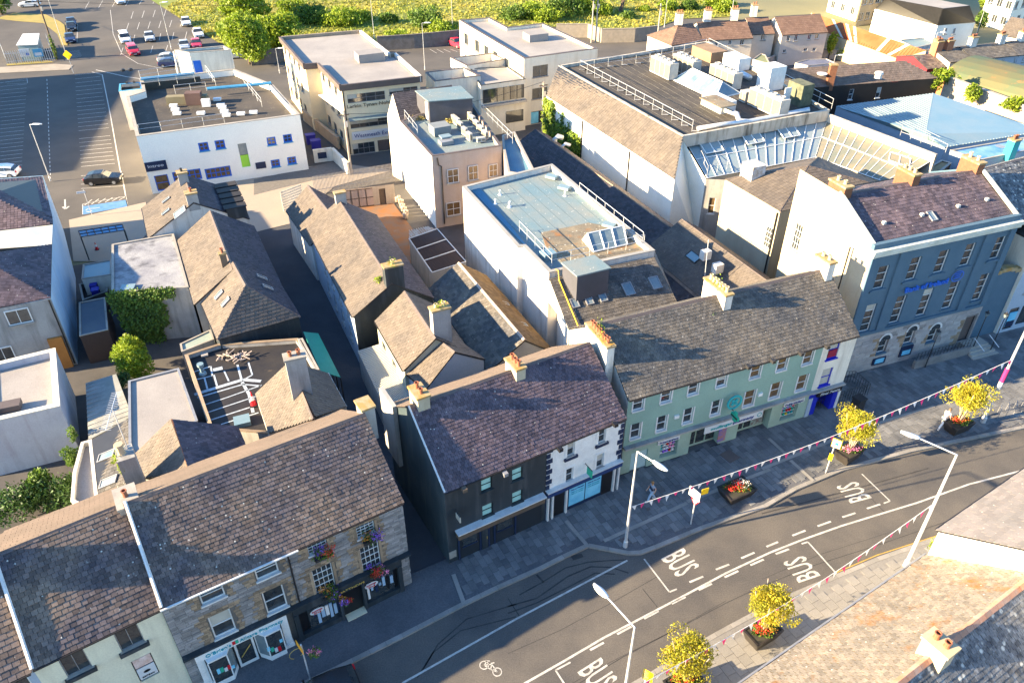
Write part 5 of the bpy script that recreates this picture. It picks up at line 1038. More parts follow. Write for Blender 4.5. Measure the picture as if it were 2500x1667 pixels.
# dark shed, corrugated roofs
blk('corrugated_shed', 'dark grey corrugated shed beside the pale blue wall', 'shed', [('B1', 690, 1210), ('B1', 915, 1165), ('B1', 940, 1445), ('B1', 695, 1500)], 2.8, corrd, mat('dark_corrugated_sheet', (.08, .1, .13), (.1, .12, .14)), .02, .1)
blk('pale_lean_to', 'pale blue lean-to roof between the blue wall and the ivy block', 'shed', [('B1', 725, 880), ('B1', 970, 835), ('B1', 968, 965), ('B1', 712, 1005)], 2.8, white, corrb, .02, .1)
blk('yard_wall_block', 'dark open bin store behind the pale lean-to', 'shed', [('B1', 690, 1050), ('B1', 940, 985), ('B1', 935, 1110), ('B1', 720, 1190)], 1.6, brownf, deckd, .5, .12)
bb = thing('wheelie_bin', 'dark blue wheelie bin standing in the bin store', 'bin', tuple(P('B1', 825, 1100)))
MB().box(P('B1', 825, 1090, 1.75), (.6, .6, 1.1), .3).build('body', bin_, bb); MB().box(P('B1', 825, 1090, 2.33), (.66, .66, .08), .3).build('lid', bin_, bb)
# C1: white flat roof, sheet roof, hipped roof, black roof
cs = thing('sheet_roofed_outhouse', 'outhouse with a long pale sheet roof beside the white annex', 'building', tuple(P('C1', 760, 900)))
pl = pp_([('C1', 770, 905, 3.2), ('C1', 1150, 700, 3.6), ('C1', 1010, 330, 3.6), ('C1', 745, 410, 3.2)]); rp_ = roofpart(cs, [pl], mat('weathered_sheet', (.24, .24, .22), (.16, .165, .15), .7, .75, dirt=.4, dc=(.08, .08, .06))); ribs(rp_, [pl[3], pl[0], pl[1], pl[2]], .5, greyr); skirt(cs, pl, greyr)
ct = thing('white_framed_outhouse', 'slated outhouse with a white flat strip and two skylights behind the stone building', 'building', tuple(P('C1', 700, 1400)))
pl = pp_([('C1', 860, 1400, 3.6), ('C1', 1130, 1290, 4.4), ('C1', 1120, 715, 4.4), ('C1', 800, 905, 3.6)]); roofpart(ct, [pl], slg, (.36, .3)); skirt(ct, pl, whites)
blk('white_flat_strip', 'narrow white flat roof with a raised white parapet beside the slated outhouse', 'building', [('C1', 620, 1440), ('C1', 640, 1190), ('C1', 710, 930), ('C1', 795, 905), ('C1', 850, 1400), ('C1', 700, 1475)], 3.55, white, deckw, .3, .15, mcop=white)
for x, y in ((850, 1110), (865, 1340)): skyl(ct, pl, 'C1', x, y, 1.2, .7)
wr_ = blk('white_flat_roof_house', 'house with a broad plain white flat roof between the yard bush and the black roof', 'building', [('C1', 1120, 395), ('C1', 1555, 285), ('C1', 1720, 740), ('C1', 1160, 1060), ('C1', 1125, 960)], 4.4, greyr, deckw, .06, .12, mcop=gmet)
hp = thing('hipped_rear_wing', 'small slate roofed rear wing with a steep hip facing the white flat roof', 'building', tuple(P('C1', 1490, 720)))
hz = 7.2; pk0, pk1 = P('C1', 1495, 725, hz), P('C1', 1645, 1200, hz); L0, L1 = P('C1', 1160, 1040, 5), P('C1', 1215, 1235, 5); R0_, R1_ = P('C1', 2120, 910, 5), P('C1', 1920, 765, 5)
hd_ = (pk1-pk0).normalized(); hn_ = V((-hd_.y, hd_.x, 0)); hn_ = hn_ if hn_.x > 0 else -hn_; hE = pk0-hd_*.0+hn_*3.6-UP*2.2; hF = pk1+hd_*1.5+hn_*3.6-UP*2.2
roofpart(hp, [[L0, L1, pk1, pk0]], slt, (.3, .25)); roofpart(hp, [[hF, hE, pk0, pk1+hd_*1.5]], slp, (.3, .25), name='dark_hip'); ridge_tiles(hp, pk0, pk1, terra, .1)
skirt(hp, [L0, L1, hF, hE], greyr)
yc = thing('rear_chimney', 'weed-covered grey chimney with a cream pot behind the stone building', 'chimney', tuple(P('C1', 1130, 1290, 5)))
cc_ = P('C1', 1150, 1275, 6.2)+V((-.1, .5, 0)); zt_ = zat('C1', 1205, 1290, 6.2, 'C1', 1130, 1080); MB().box((cc_.x, cc_.y, (zt_+3)/2), (.95, 1.3, zt_-3), rad(30)).build('stack', greyr, yc); MB().lathe(V((cc_.x-.1, cc_.y-.1, zt_)), [(.24, 0), (.2, .1), (.19, .6), (.25, .62), (.25, .75), (.16, .75)], 12).build('chimney_pot', cpot, yc)
leaves('weeds', V((cc_.x-.35, cc_.y, zt_-.1)), (.4, .7, .5), 420, .12, leafy, yc); leaves('hanging_weeds', V((cc_.x-.1, cc_.y-.65, zt_-.6)), (.3, .15, .7), 160, .1, leafy, yc)
ya = thing('tv_aerial', 'tall pole with a long ladder-like television aerial beside the weedy chimney', 'aerial', tuple(P('C1', 1190, 1180, 5))); a0_ = P('C1', 1200, 1200, 6.0); at_ = V((a0_.x, a0_.y, zat('C1', 1200, 1200, 6.0, 'C1', 1005, 620))); MB().tube([a0_, at_], .035, 6).build('mast', galv, ya)
b0_ = P('C1', 918, 822, at_.z-.1); b1_ = P('C1', 1015, 490, at_.z-.1); MB().tube([b0_, b1_], .018, 4).build('boom', galv, ya); pn_d = (b1_-b0_).normalized(); px_ = V((-pn_d.y, pn_d.x, 0)).normalized()
for i in range(22): c = b0_.lerp(b1_, i/21); MB().tube([c-px_*.28, c+px_*.28], .012, 4).build('element', galv, ya)
MB().tube([at_, (b0_+b1_)/2], .02, 4).build('strut', galv, ya)
bk_ = blk('black_felt_roof_building', 'flat black felt roof patched with white sealing strips behind the stone building', 'building', [('K1', 60, 560), ('K1', 490, 420), ('K1', 1500, 350), ('K1', 1780, 740), ('K1', 1130, 1560), ('K1', 380, 1500)], 4.2, greyr, mat('black_roof_felt', (.028, .027, .03), (.045, .04, .036), .5, .55, dirt=.25, dc=(.15, .11, .07)), .3, .2, mcop=stoneb)
m = MB(); zz = 3.915
seal = mat('white_roof_sealant', (.42, .46, .5), (.3, .34, .38), 4, .7, fine=.3)
for pts, w_ in (([(180, 1060), (800, 870), (1030, 890)], .3), ([(220, 1100), (800, 930), (1030, 950)], .13), ([(280, 1200), (560, 1110), (1040, 940)], .1), ([(330, 1295), (960, 1085)], .1), ([(370, 1390), (990, 1190)], .12), ([(520, 1440), (1000, 1290)], .1), ([(310, 850), (350, 1000)], .12), ([(430, 810), (470, 950)], .13), ([(560, 760), (620, 890)], .12), ([(730, 680), (780, 860)], .16), ([(870, 650), (920, 810), (830, 860)], .12), ([(790, 900), (880, 1060), (930, 1290)], .22), ([(165, 780), (200, 870), (410, 820), (390, 700), (180, 770)], .12), ([(420, 750), (540, 720)], .4)): stripe(m, Ps('K1', pts, zz), w_, zz)
m.build('sealing_strips', seal, bk_)
MB().box(P('K1', 790, 1400, 4.05), (1.05, .95, .35), rad(22)).build('roof_hatch', corrb, bk_); MB().box(P('K1', 310, 555, 4.0), (.5, .4, .12), .4).build('roof_vent', deckw, bk_)
MB().lathe(P('K1', 290, 800, 3.9), [(.3, 0), (.25, .15), (.14, .2), (.14, .6), (.24, .75), (.24, .95)], 12).build('flue', corrb, bk_)
db = thing('debris_heap', 'heap of broken pale timber and rubble on the black flat roof', 'rubble', tuple(P('K1', 700, 620, 3.9)))
m = MB()
for i in range(46): 
    p = P('K1', R.gauss(700, 80), R.gauss(600, 32), 3.95+R.random()*.2); a = R.random()*3.1; m.par(p, V((math.cos(a), math.sin(a), R.uniform(-.1, .2)))*R.uniform(.2, .7), V((-math.sin(a), math.cos(a), 0))*.07, UP*.05)
m.build('broken_timber', mat('pale_timber', (.45, .36, .3), (.3, .25, .22), 3, .8), db, kind='stuff')
def cone(p, label, group=None, s_=1.):
    r_ = thing('traffic_cone', label, 'traffic cone', tuple(p), group); p = V(p)
    MB().box(p+UP*.02, (.4*s_, .4*s_, .04), .3).build('base', rubber, r_)
    for a, b, m_ in ((0, .3, redp), (.3, .55, whc), (.55, .8, redp)): MB().lathe(p, [(.16*s_*(1-a*1.1), a*s_+.04), (.16*s_*(1-b*1.1), b*s_+.04)], 12).build('cone_band', m_, r_)
cone(P('K1', 940, 1190, 3.95), 'red and white traffic cone lying on the black flat roof', s_=1.4); cone(P('B1', 845, 745, .05), 'orange and white traffic cone on the sunlit road behind the ivy block')
cz = thing('chimney_wing', 'steep tan slate wing with a tall grey chimney beside the green awning', 'building', tuple(P('K1', 1130, 1550)))
ca, cb_ = P('K1', 960, 1050, 5), P('K1', 1130, 1550, 5); wc = WF(ca, cb_); pd = wc
ck0, ck1 = P('K1', 1400, 640, 7.6), P('K1', 1700, 1370, 7.6); cd0, cd1 = P('K1', 1890, 790, 5), P('K1', 2120, 1215, 5)
roofpart(cz, [[ca, cb_, ck1, ck0], [cd1, cd0, ck0, ck1]], slt, (.3, .24)); skirt(cz, [ca, cb_, cd1, cd0], greyr); ridge_tiles(cz, ck0, ck1, brownf, .12)
MB().tube([cd0, cd1], .05, 5).build('gutter', wtrim, cz)
chimney(cz, P('K1', 1560, 1080, 7.2)+V((-.1, .3, 0)), rad(22), 1.25, .75, 6., zat('K1', 1440, 1180, 6.6, 'K1', 1340, 620), greyr, (2, terra), cm=conc)
aw = thing('green_awning', 'long green sheet awning along the lane beside the black flat roof', 'awning', tuple(P('K1', 1800, 760, 3))); pl = pp_([('K1', 1570, 260, 3.5), ('K1', 1790, 760, 3.5), ('K1', 2045, 840, 3.0), ('K1', 1760, 280, 3.0)]); rr_ = roofpart(aw, [pl], green, name='sheet', thick=.04)
for i in range(5): p = pl[3].lerp(pl[2], i/4); MB().tube([V((p.x, p.y, 0)), p-UP*.05], .05, 5).build('post', dmet, aw)
blk('parapet_wall_walk', 'narrow brown-topped wall along the lane side of the black flat roof', 'wall', [('K1', 1500, 360), ('K1', 1560, 350), ('K1', 1770, 745), ('K1', 1720, 750)], 4.5, greyr, stoneb, .02, .1)
blk('green_shed', 'pale green corrugated lean-to beside the skylit lane house', 'shed', [('K1', 0, 420), ('K1', 385, 240), ('K1', 430, 360), ('K1', 20, 520)], 3, greyr, mat('pale_green_sheet', (.3, .36, .3), (.24, .28, .24), .6, .6), .02, .1)
# right of the lane: outlined property
r1, wr1 = row('lane_store', 'far slated store with a broken dark gable and white gable next to the white fence', ('B2', 290, 400), ('B2', 500, 700), 5.0, 4, 6.1, slt, mw=whites, mback=slshade, mbsl=(.34, .28))
r2, wr2 = row('lane_warehouse', 'long tan slated lane building with a dark gable and a chimney full of weeds', ('B2', 470, 555), ('B2', 870, 1325), 6.6, 5, 7.2, slt, mw=bluer, wm={'r': dkr, 'b': whites}, indiv=0, mback=slshade, mbsl=(.34, .28), ops={'f': [(6+i*2.6, 6.9+i*2.6, 1.2, 2.6, 'sash') for i in range(4)]+[(6+i*2.6, 6.9+i*2.6, 3.4, 4.5, 'sash') for i in range(4)]})
chimney(r2, wr2.p(16.3, 3.6, 0), rad(-65), .7, 1.5, 6, 8.6, dkr, (1, cpot), growth=60); chimney(r2, wr2.p(.2, 3.4, 0), rad(-65), .5, 1.0, 6, 8.0, greyr, (0, cpot))
leaves('weeds', wr2.p(15.2, 2.6, 6.9), (.4, .4, .4), 120, .13, leafy, r2)
r3, wr3 = row('rear_return_house', 'short tan slated rear house with a tall grey chimney and grass growing on it', ('B2', 1065, 1360), ('C2', 1310, 290), 5.0, 5, 7., slt, mw=mat('pale_mossy_render', (.42, .42, .34), (.3, .32, .24), .8, .85, dirt=.4, dc=(.15, .17, .1)), ops={'f': [(1, 2., 2.4, 3.8, 'dark2'), (3.6, 4.6, 2.4, 3.8, 'dark2')]})
chimney(r3, wr3.p(6.2, 3.2, 0), rad(-65), .7, 1.35, 5.5, 8.9, greyr, (2, cpot), growth=90)
r4, wr4 = row('rear_return_wing', 'low tan slated wing joining the pub roof below the grey chimney', ('C2', 1335, 315), ('C2', 1500, 450), 5.2, 4.6, 6.5, slt, mw=bluer)
cl_ = thing('corrugated_lean_to', 'cream corrugated lean-to roof along the lane behind the pub', 'lean-to', tuple(P('C2', 905, 140, 2.6)))
pl = pp_([('C2', 905, 140, 2.5), ('C2', 1075, 490, 2.5), ('C2', 1210, 790, 2.5), ('C2', 1400, 560, 3.0), ('C2', 1300, 400, 3.0), ('C2', 1110, 75, 3.0)]); rp_ = roofpart(cl_, [pl], corrw, thick=.05); ribs(rp_, [pl[5], pl[0], pl[1], pl[2], pl[3], pl[4]][::1], .01, corrw) if 0 else None
u_ = (pl[5]-pl[0]).normalized(); m = MB()
for i in range(46):
    t = i/45; a = pl[0].lerp(pl[2], t); b = pl[5].lerp(pl[3], t); m.par(a+UP*.03, (b-a), (pl[2]-pl[0]).normalized()*.1, UP*.08)
m.build('sheet_rib', corrw, rp_, kind='stuff'); skirt(cl_, [pl[0], pl[2], pl[3], pl[5]], greyr)
r5, wr5 = row('long_rear_hall', 'long low rear hall with a grey slated left slope and a brown right slope', ('B2', 1520, 1090), ('C2', 2050, 300), 5.4, 3.6, 5.5, slg, mw=greyr, sl=(.34, .28), off=2.9, mback=mat('brown_mossy_slate', (.13, .085, .04), (.1, .07, .045), .6, .85, isl=.2))
ridge_tiles(r5, wr5.p(0, 2.9, 5.55), wr5.p(wr5.L, 2.9, 5.55), mat('pale_ridge_tile', (.4, .33, .28)), .14)
for i, s_ in enumerate((5.2, 8.6)): rlight(r5, wr5, s_+.8, 4.9, 3.6, 5.2, 5.4, .5, 1., True)
# yard
yd = Ps('B2', [(780, 380), (1210, 340), (1420, 620), (1600, 940), (1420, 960), (1200, 640), (1050, 440)], .05); sheet('yard', yd, .07, mossr); leaves('weeds', P('B2', 1130, 420, .1), (.6, .5, .15), 120, .15, leafy, None, cat='weeds') if 0 else None
gw_ = thing('yard_gate_wall', 'beige yard wall with wide panelled metal gates and a brown door', 'wall', tuple(P('B2', 780, 390)))
wg = WF(P('B2', 770, 400), P('B2', 1235, 345)); hh = 2.4
wall(gw_, wg, 0, hh, mat('beige_render', (.42, .34, .26), (.36, .3, .23), .7, .85, streak=.4, dc=(.25, .2, .15)), [(wg.at('B2', 1100, 360)[0], wg.at('B2', 1155, 355)[0], 0, 2.0, 'rust')])
n_ = 4; g0, g1_ = .3, wg.at('B2', 1050, 360)[0]
for i in range(n_): 
    a = g0+(g1_-g0)*i/n_; b = g0+(g1_-g0)*(i+1)/n_-.06; pnl = wbox(gw_, wg, a, b, -.08, -.03, .15, 2.3, mat('pink_gate_panel', (.45, .33, .27)), 'gate_panel')
    for s0, s1, z0, z1 in ((a, b, .12, .2), (a, b, 1.15, 1.22), (a, b, 2.2, 2.3), (a, a+.06, .2, 2.2)): wg.box(MB(), s0, s1, -.12, -.08, z0, z1).build('gate_bar', barkd, pnl)
fe = thing('palisade_fence', 'grey palisade fence above the yard gates', 'fence', tuple(P('B2', 520, 200, 2))); fa, fb_ = P('B2', 520, 190, 1.2), P('B2', 1215, 75, 1.2)
n_ = 62
for i in range(n_): p = fa.lerp(fb_, i/(n_-1)); MB().box(V((p.x, p.y, 1.2)), (.07, .02, 2.3), .2).build('pale', mat('fence_steel', (.4, .37, .34), None, 2, .5), fe)
for z in (.6, 1.9): MB().tube([V((fa.x, fa.y, z)), V((fb_.x, fb_.y, z))], .03, 4).build('rail', gmet, fe)
fw = thing('white_yard_wall', 'white slatted fence at the far end of the lane store', 'fence', tuple(P('B2', 250, 300))); fa, fb_ = P('B2', 240, 320, 1.5), P('B2', 420, 250, 1.5)
for i in range(8): MB().box(V(((fa.x+fb_.x)/2, (fa.y+fb_.y)/2, .3+i*.3)), ((fb_-fa).length, .04, .24), math.atan2(fb_.y-fa.y, fb_.x-fa.x)).build('slat', white, fw)
kg = mat('keg_steel', (.55, .45, .36), (.45, .36, .3), 4, .4, metal=.5)
pk_ = thing('beer_keg', 'steel beer keg nearest the far wall of the moss yard', 'keg', (0, 0, 0), 'steel beer kegs along the yard wall'); MB().lathe((0, 0, 0), [(.18, 0), (.2, .03), (.19, .08), (.21, .15), (.21, .42), (.19, .5), (.2, .54), (.17, .56)], 12).build('barrel', kg, pk_, smooth=True); MB().lathe((0, 0, .555), [(.06, 0), (.05, .03)], 8).build('valve', dmet, pk_)
kps = [(1245, 330), (1262, 318), (1272, 345), (1290, 352), (1285, 385), (1302, 388), (1298, 410), (1318, 418), (1318, 440), (1330, 446), (1312, 470), (1325, 478)]
for i, (x, y) in enumerate(kps):
    for z in ((0, .57) if i % 2 == 0 else (0,)):
        p = P('B2', x, y, .1+z); lab = 'steel beer keg stacked against the white yard wall'
        if i == 0 and z == 0: pk_.location = p; pk_['label'] = lab
        else: copy_to(pk_, p, R.random(), lab, 1.)
sh = thing('brown_sheet_shed', 'dark brown sheet shed roof divided by white framing in the moss yard', 'shed', tuple(P('B2', 1550, 950))); pl = pp_([('B2', 1350, 655, 3.0), ('B2', 1550, 950, 3.0), ('B2', 1845, 855, 3.5), ('B2', 1595, 570, 3.5)]); rp_ = roofpart(sh, [pl], corrd); skirt(sh, pl, greyr)
ribs(rp_, pl[::1], .22, corrd, .05, .04)
for i in range(4): a = pl[0].lerp(pl[1], i/3); b = pl[3].lerp(pl[2], i/3); MB().tube([a+UP*.06, b+UP*.06], .06, 4).build('frame_bar', wtrim, sh)
MB().tube([pl[0]+UP*.06, pl[1]+UP*.06], .06, 4).build('frame_bar', wtrim, sh); MB().tube([pl[3]+UP*.06, pl[2]+UP*.06], .05, 4).build('frame_bar', wtrim, sh)
sb = thing('rusty_lean_to', 'small rust-spotted corrugated roof against the white wall', 'lean-to', tuple(P('B2', 1360, 640))); pl = pp_([('B2', 1350, 650, 3.1), ('B2', 1590, 570, 3.1), ('B2', 1510, 545, 3.3), ('B2', 1350, 585, 3.3)]); rp_ = roofpart(sb, [pl], mat('rust_spotted_sheet', (.5, .45, .38), (.4, .2, .08), 2, .7)); ribs(rp_, pl, .25, corrw); skirt(sb, pl, greyr)
# ---- white walled flat roofed buildings
W1 = blk('pink_fronted_building', 'flat-roofed building with a tall white side wall and a stained pink front', 'building', [('A2', 1275, 1058), ('A2', 1550, 1362), ('A2', 2155, 1272), ('A2', 1900, 900), ('A2', 1420, 1000)], 8.2, pink, deckb, .5, .25, mcop=brownf,
  ops={('A2', 1550, 1362): lambda w_: None or ()})
pw = WF(P('A2', 1550, 1362, 8.2), P('A2', 2155, 1272, 8.2)); 
for k, x0, y0, x1, y1 in (('B2', 1688, 175, 1780, 40), ('B2', 1868, 150, 1950, 10), ('B2', 1680, 460, 1795, 325), ('B2', 2045, 120, 2120, 0)): o = op2(pw, k, x0, y0, x1, y1, off=-.12); window(W1, WF(pw.p(0, -.19, 0), pw.p(pw.L, -.19, 0)), o[0], o[1], o[2], o[3], 'warm')
MB().tube([pw.p(.5, -.1, 8), pw.p(.6, -.1, 7.2), pw.p(.9, -.1, 7), pw.p(.9, -.1, .4)], .07, 6).build('downpipe', pipe, W1)
swh = WF(P('A2', 1275, 1058, 8.2), P('A2', 1550, 1362, 8.2)); wbox(W1, swh, -.02, swh.L-.01, -.04, -.01, 0, 8.15, mat('sunlit_white_wall', (.78, .76, .7), (.74, .7, .62), .5, .8, dirt=.2, dc=(.6, .5, .35)), 'white_side_wall')
W1b = thing('white_gable_house', 'white gabled slate house with a grey flat-topped box dormer behind the pink building', 'house', tuple(P('A2', 1205, 1450)))
ga, gb, gp = P('A2', 1160, 1003, 7.6), P('A2', 1272, 1056, 7.6), P('A2', 1205, 815, 9.6)
un = V((math.cos(rad(25)), math.sin(rad(25)), 0))*7.5
roofpart(W1b, [[gb, gb+un, gp+un, gp], [ga+un, ga, gp, gp+un]], sld, (.36, .3)); m = MB(); m.poly([V((ga.x, ga.y, 0)), V((gb.x, gb.y, 0)), gb-UP*.03, gp-UP*.03, ga-UP*.03]); m.poly([V((gb.x, gb.y, 0)), V(((gb+un).x, (gb+un).y, 0)), gb+un-UP*.03, gb-UP*.03]); m.poly([V(((gb+un).x, (gb+un).y, 0)), V(((ga+un).x, (ga+un).y, 0)), ga+un-UP*.03, gp+un-UP*.03, gb+un-UP*.03]); m.build('wall', white, W1b)
bx_ = [P('A2', 1522, 883, 10.2), P('A2', 1900, 855, 10.2), P('A2', 1795, 755, 10.2), P('A2', 1412, 795, 10.2)]; c = ccw([tuple(p) for p in bx_]); MB().prism(c, 7.3, 10.15).build('box_dormer', mat('dark_grey_cladding', (.07, .07, .085), (.06, .06, .07), 1, .6), W1b); MB().prism(inset(c, -.12), 10.15, 10.25).build('dormer_roof', deckb, W1b)
dwf = WF(bx_[3], bx_[0]); wbox(W1b, dwf, dwf.L*.72, dwf.L*.9, -.05, -.01, 7.9, 9.9, wpaint, 'door')
# rooftop plant on the pink building
acg = 'grey air conditioning condensers on the pink building roof'
def acbox(name, label, p, d, az, group, fans=0, legs=True, grills=3, m=acm, gside=(1, 0)):
    r_ = thing(name, label, 'air conditioner', tuple(p), group); p = V(p); MB().box(p+UP*(d[2]/2+.08), d, az).build('casing', m, r_)
    u = V((math.cos(az), math.sin(az), 0)); n = V((-u.y, u.x, 0))
    for i in range(grills):
        wd = d[0]/grills; MB().par(p-u*(d[0]/2)+u*(wd*i+.06)-n*(d[1]/2+.02)+UP*.22, u*(wd-.12), n*.02, UP*(d[2]-.3)).build('grille', grill, r_)
    MB().par(p-u*(d[0]/2+.02)-n*(d[1]/2-.08)+UP*.22, n*(d[1]-.16), u*.02, UP*(d[2]-.3)).build('grille', grill, r_)
    for i in range(fans): MB().lathe(p-u*(d[0]/2)+u*(d[0]*(i+.5)/fans)+UP*(d[2]+.08), [(.36, 0), (.36, .22), (.3, .22), (.28, .1)], 12).build('fan_cowl', m, r_)
    return r_
i_ = 0
for k, pts in (('A2', [(1745, 1075), (1770, 1095), (1795, 1130), (1835, 1180), (1875, 1225)]), ('A2', [(1870, 1040), (1900, 1075), (1935, 1120), (1975, 1165), (2010, 1210)])):
    for x, y in pts: i_ += 1; acbox('condenser_unit', '%s condenser counted from the box dormer in the %s row on the pink building' % (['first', 'second', 'third', 'fourth', 'fifth'][(i_-1) % 5], 'right' if i_ > 5 else 'left'), P(k, x, y, 7.75), (.35, .95, .85), rad(30), acg, grills=1)
acbox('condenser_unit', 'low condenser lying across the front of the two rows on the pink building', P('A2', 1975, 1240, 7.75), (.9, .4, .5), rad(20), acg, grills=2)
MB().box(P('A2', 1620, 1160, 7.75)+UP*.5, (2., 1.8, 1.), rad(26)).build('roof_plant_box', mat('grey_plant_casing', (.2, .22, .23)), W1); MB().box(P('A2', 1670, 1250, 7.75)+UP*.2, (1.4, 1.1, .4), rad(26)).build('roof_light_kerb', gmet, W1); MB().box(P('A2', 1668, 1225, 7.75)+UP*.5, (1.2, .95, .15), rad(26)).build('skylight', corrb, W1)
leaves('weeds', P('A2', 1420, 1030, 7.9), (1.2, .4, .4), 260, .16, mat('dry_weeds', (.4, .28, .08), (.28, .25, .06), 1, .7, isl=.3), W1); leaves('weeds', P('A2', 1700, 1060, 7.9), (.6, .3, .5), 200, .16, MC['dry_weeds'], W1)
rail(pp_([('A2', 1315, 1040, 7.8), ('A2', 1425, 1180, 7.8)]), 1.1, 'pinkish handrail along the left edge of the pink building roof', 'handrails on the pink building'); rail(pp_([('A2', 1960, 960, 7.8), ('A2', 2250, 1250, 7.8)]), 1.1, 'blue-white handrail along the right edge of the pink building roof', 'handrails on the pink building')
# blue flat roofed building
W2 = thing('blue_roofed_building', 'long white-walled building with a blue-grey flat roof and mansard slate front', 'building', tuple(P('B3', 360, 950, 8.5)))
c2_ = [P('B2', 1815, 200, 8.5), P('B3', 82, 725, 8.5), P('B3', 135, 722, 8.5), P('B3', 358, 948, 8.5), P('B3', 1278, 757, 8.5), P('B3', 385, 5, 8.5)]
deckn = flatb(W2, ccw([tuple(p) for p in c2_]), 8.5, whites, deckb, .45, .3, mcop=mat('grey_coping', (.3, .29, .27)))
lwf = WF(c2_[2], c2_[3]); far = WF(c2_[0], c2_[1])
zd = 8.07; sheet_ = MB().prism([(p.x, p.y) for p in Ps('B3', [(290, 600), (560, 545), (700, 515), (960, 560), (1210, 745), (800, 850), (480, 870), (330, 720)], zd)], zd-.02, zd+.03).build('mossy_roof_patch', deckm, W2)
MB().prism([(p.x, p.y) for p in [P('B2', 1880, 215, zd), P('B2', 1960, 205, zd), P('B3', 260, 830, zd), P('B3', 190, 760, zd)]], zd-.02, zd+.02).build('blue_gutter_strip', deckbl, W2)
mf = [P('B3', 530, 1440, 6.0), P('B3', 1478, 1215, 6.0), P('B3', 1272, 812, 8.05), P('B3', 362, 1002, 8.05)]; rm = roofpart(W2, [mf], slg, (.34, .28)); skirt(W2, [mf[0], mf[1], P('B3', 1278, 757, 6), P('B3', 358, 948, 6)], whites)
mw_ = MB(); mw_.poly([mf[0], mf[3], V((mf[3].x, mf[3].y, 5.9)) ]); mw_.poly([mf[1], V((mf[2].x, mf[2].y, 5.9)), mf[2]]); mw_.build('gable_cheek', whites, W2)
bd_ = [P('B3', 605, 975, 9.3), P('B3', 882, 908, 9.3), P('B3', 750, 805, 9.3), P('B3', 478, 865, 9.3)]; c = ccw([tuple(p) for p in bd_]); MB().prism(c, 6.4, 9.25).build('box_dormer', MC['dark_grey_cladding'], W2); MB().prism(inset(c, -.1), 9.25, 9.36).build('dormer_roof', deckb, W2)
for x, y, s_ in ((565, 1262, .62), (690, 1235, .62), (810, 1208, .62), (1030, 1155, .85), (1265, 1100, .85)): skyl(W2, mf, 'B3', x, y, s_, s_*1.35)
MB().tube([P('B3', 415, 915, 8.6), P('B3', 440, 930, 8.6), P('B3', 445, 1010, 8.0), P('B3', 615, 1420, 6.1)], .04, 6).build('yellow_pipe', yel, W2)
rl = thing('lantern_rooflight', 'white framed glazed roof lantern on the mossy part of the flat roof', 'skylight', tuple(P('B3', 740, 760, 8.1)))
q4 = pp_([('B3', 745, 765, 8.2), ('B3', 1040, 700, 8.2), ('B3', 970, 590, 8.2), ('B3', 650, 660, 8.2)]); top_ = [q4[0].lerp(q4[3], .62)+UP*1.0, q4[1].lerp(q4[2], .62)+UP*1.0]
MB().poly([q4[0], q4[1], top_[1], top_[0]]).poly([q4[2], q4[3], top_[0], top_[1]]).poly([q4[1], q4[2], top_[1]]).poly([q4[3], q4[0], top_[0]]).build('glazing', glassb, rl)
for i in range(4): a = q4[0].lerp(q4[1], i/3); b = top_[0].lerp(top_[1], i/3); MB().tube([a, b], .07, 4).build('glazing_bar', wpaint, rl); MB().tube([b, q4[3].lerp(q4[2], i/3)], .06, 4).build('glazing_bar', wpaint, rl)
MB().tube([*q4, q4[0]], .08, 4).build('base_frame', wpaint, rl); MB().tube(top_, .06, 4).build('ridge_bar', wpaint, rl)
MB().box(P('B3', 350, 790, 8.3), (1.1, 1.0, .5), rad(26)).build('roof_hatch', corrb, W2); 
for x, y in ((490, 215), (880, 540), (380, 120)): MB().box(P('B3', x, y, 8.2)+UP*.1, (1.1, .7, .25), rad(-30)).build('roof_vent', corrb, W2)
for k, x, y in (('B2', 2140, 270), ('B2', 2225, 370), ('B3', 495, 280), ('B3', 10, 380), ('B2', 2100, 350)): p = P(k, x, y, 8.05); MB().lathe(p, [(.2, 0), (.06, .1), (.05, .4), (.09, .42), (.09, .48)], 8).build('vent_pipe', wpaint, W2)
m = MB(); n_s = 9
for i in range(1, n_s): a = c2_[0].lerp(c2_[5], i/n_s); b = c2_[3].lerp(c2_[4], i/n_s); a = a.lerp(b, .06); b = a.lerp(b, .6); m.par(V((a.x, a.y, 8.05)), V(((b-a).x, (b-a).y, 0)), V((.05, .02, 0)), UP*.012)
m.build('membrane_seams', mat('membrane_seam', (.12, .17, .19)), W2, kind='stuff')
rg_ = 'handrails round the blue flat roof'
rail(pp_([('B3', 100, 600, 8.05), ('B3', 380, 890, 8.05), ('B3', 1180, 720, 8.05)]), 1.1, 'handrail round the mossy front edge of the blue flat roof', rg_); rail(pp_([('B3', 620, 260, 8.1), ('B3', 1170, 700, 8.1)]), 1.1, 'handrail along the right edge of the blue flat roof', rg_)
# link to the pink building
blk('glazed_link', 'pink walled light well with white barred windows between the two flat roofs', 'building', [('A2', 2165, 1275), ('A3', 0, 1500), ('A3', 260, 1545), ('A3', 60, 1150), ('A2', 2160, 1180)], 7.8, pink, deckbl, .5, .2)
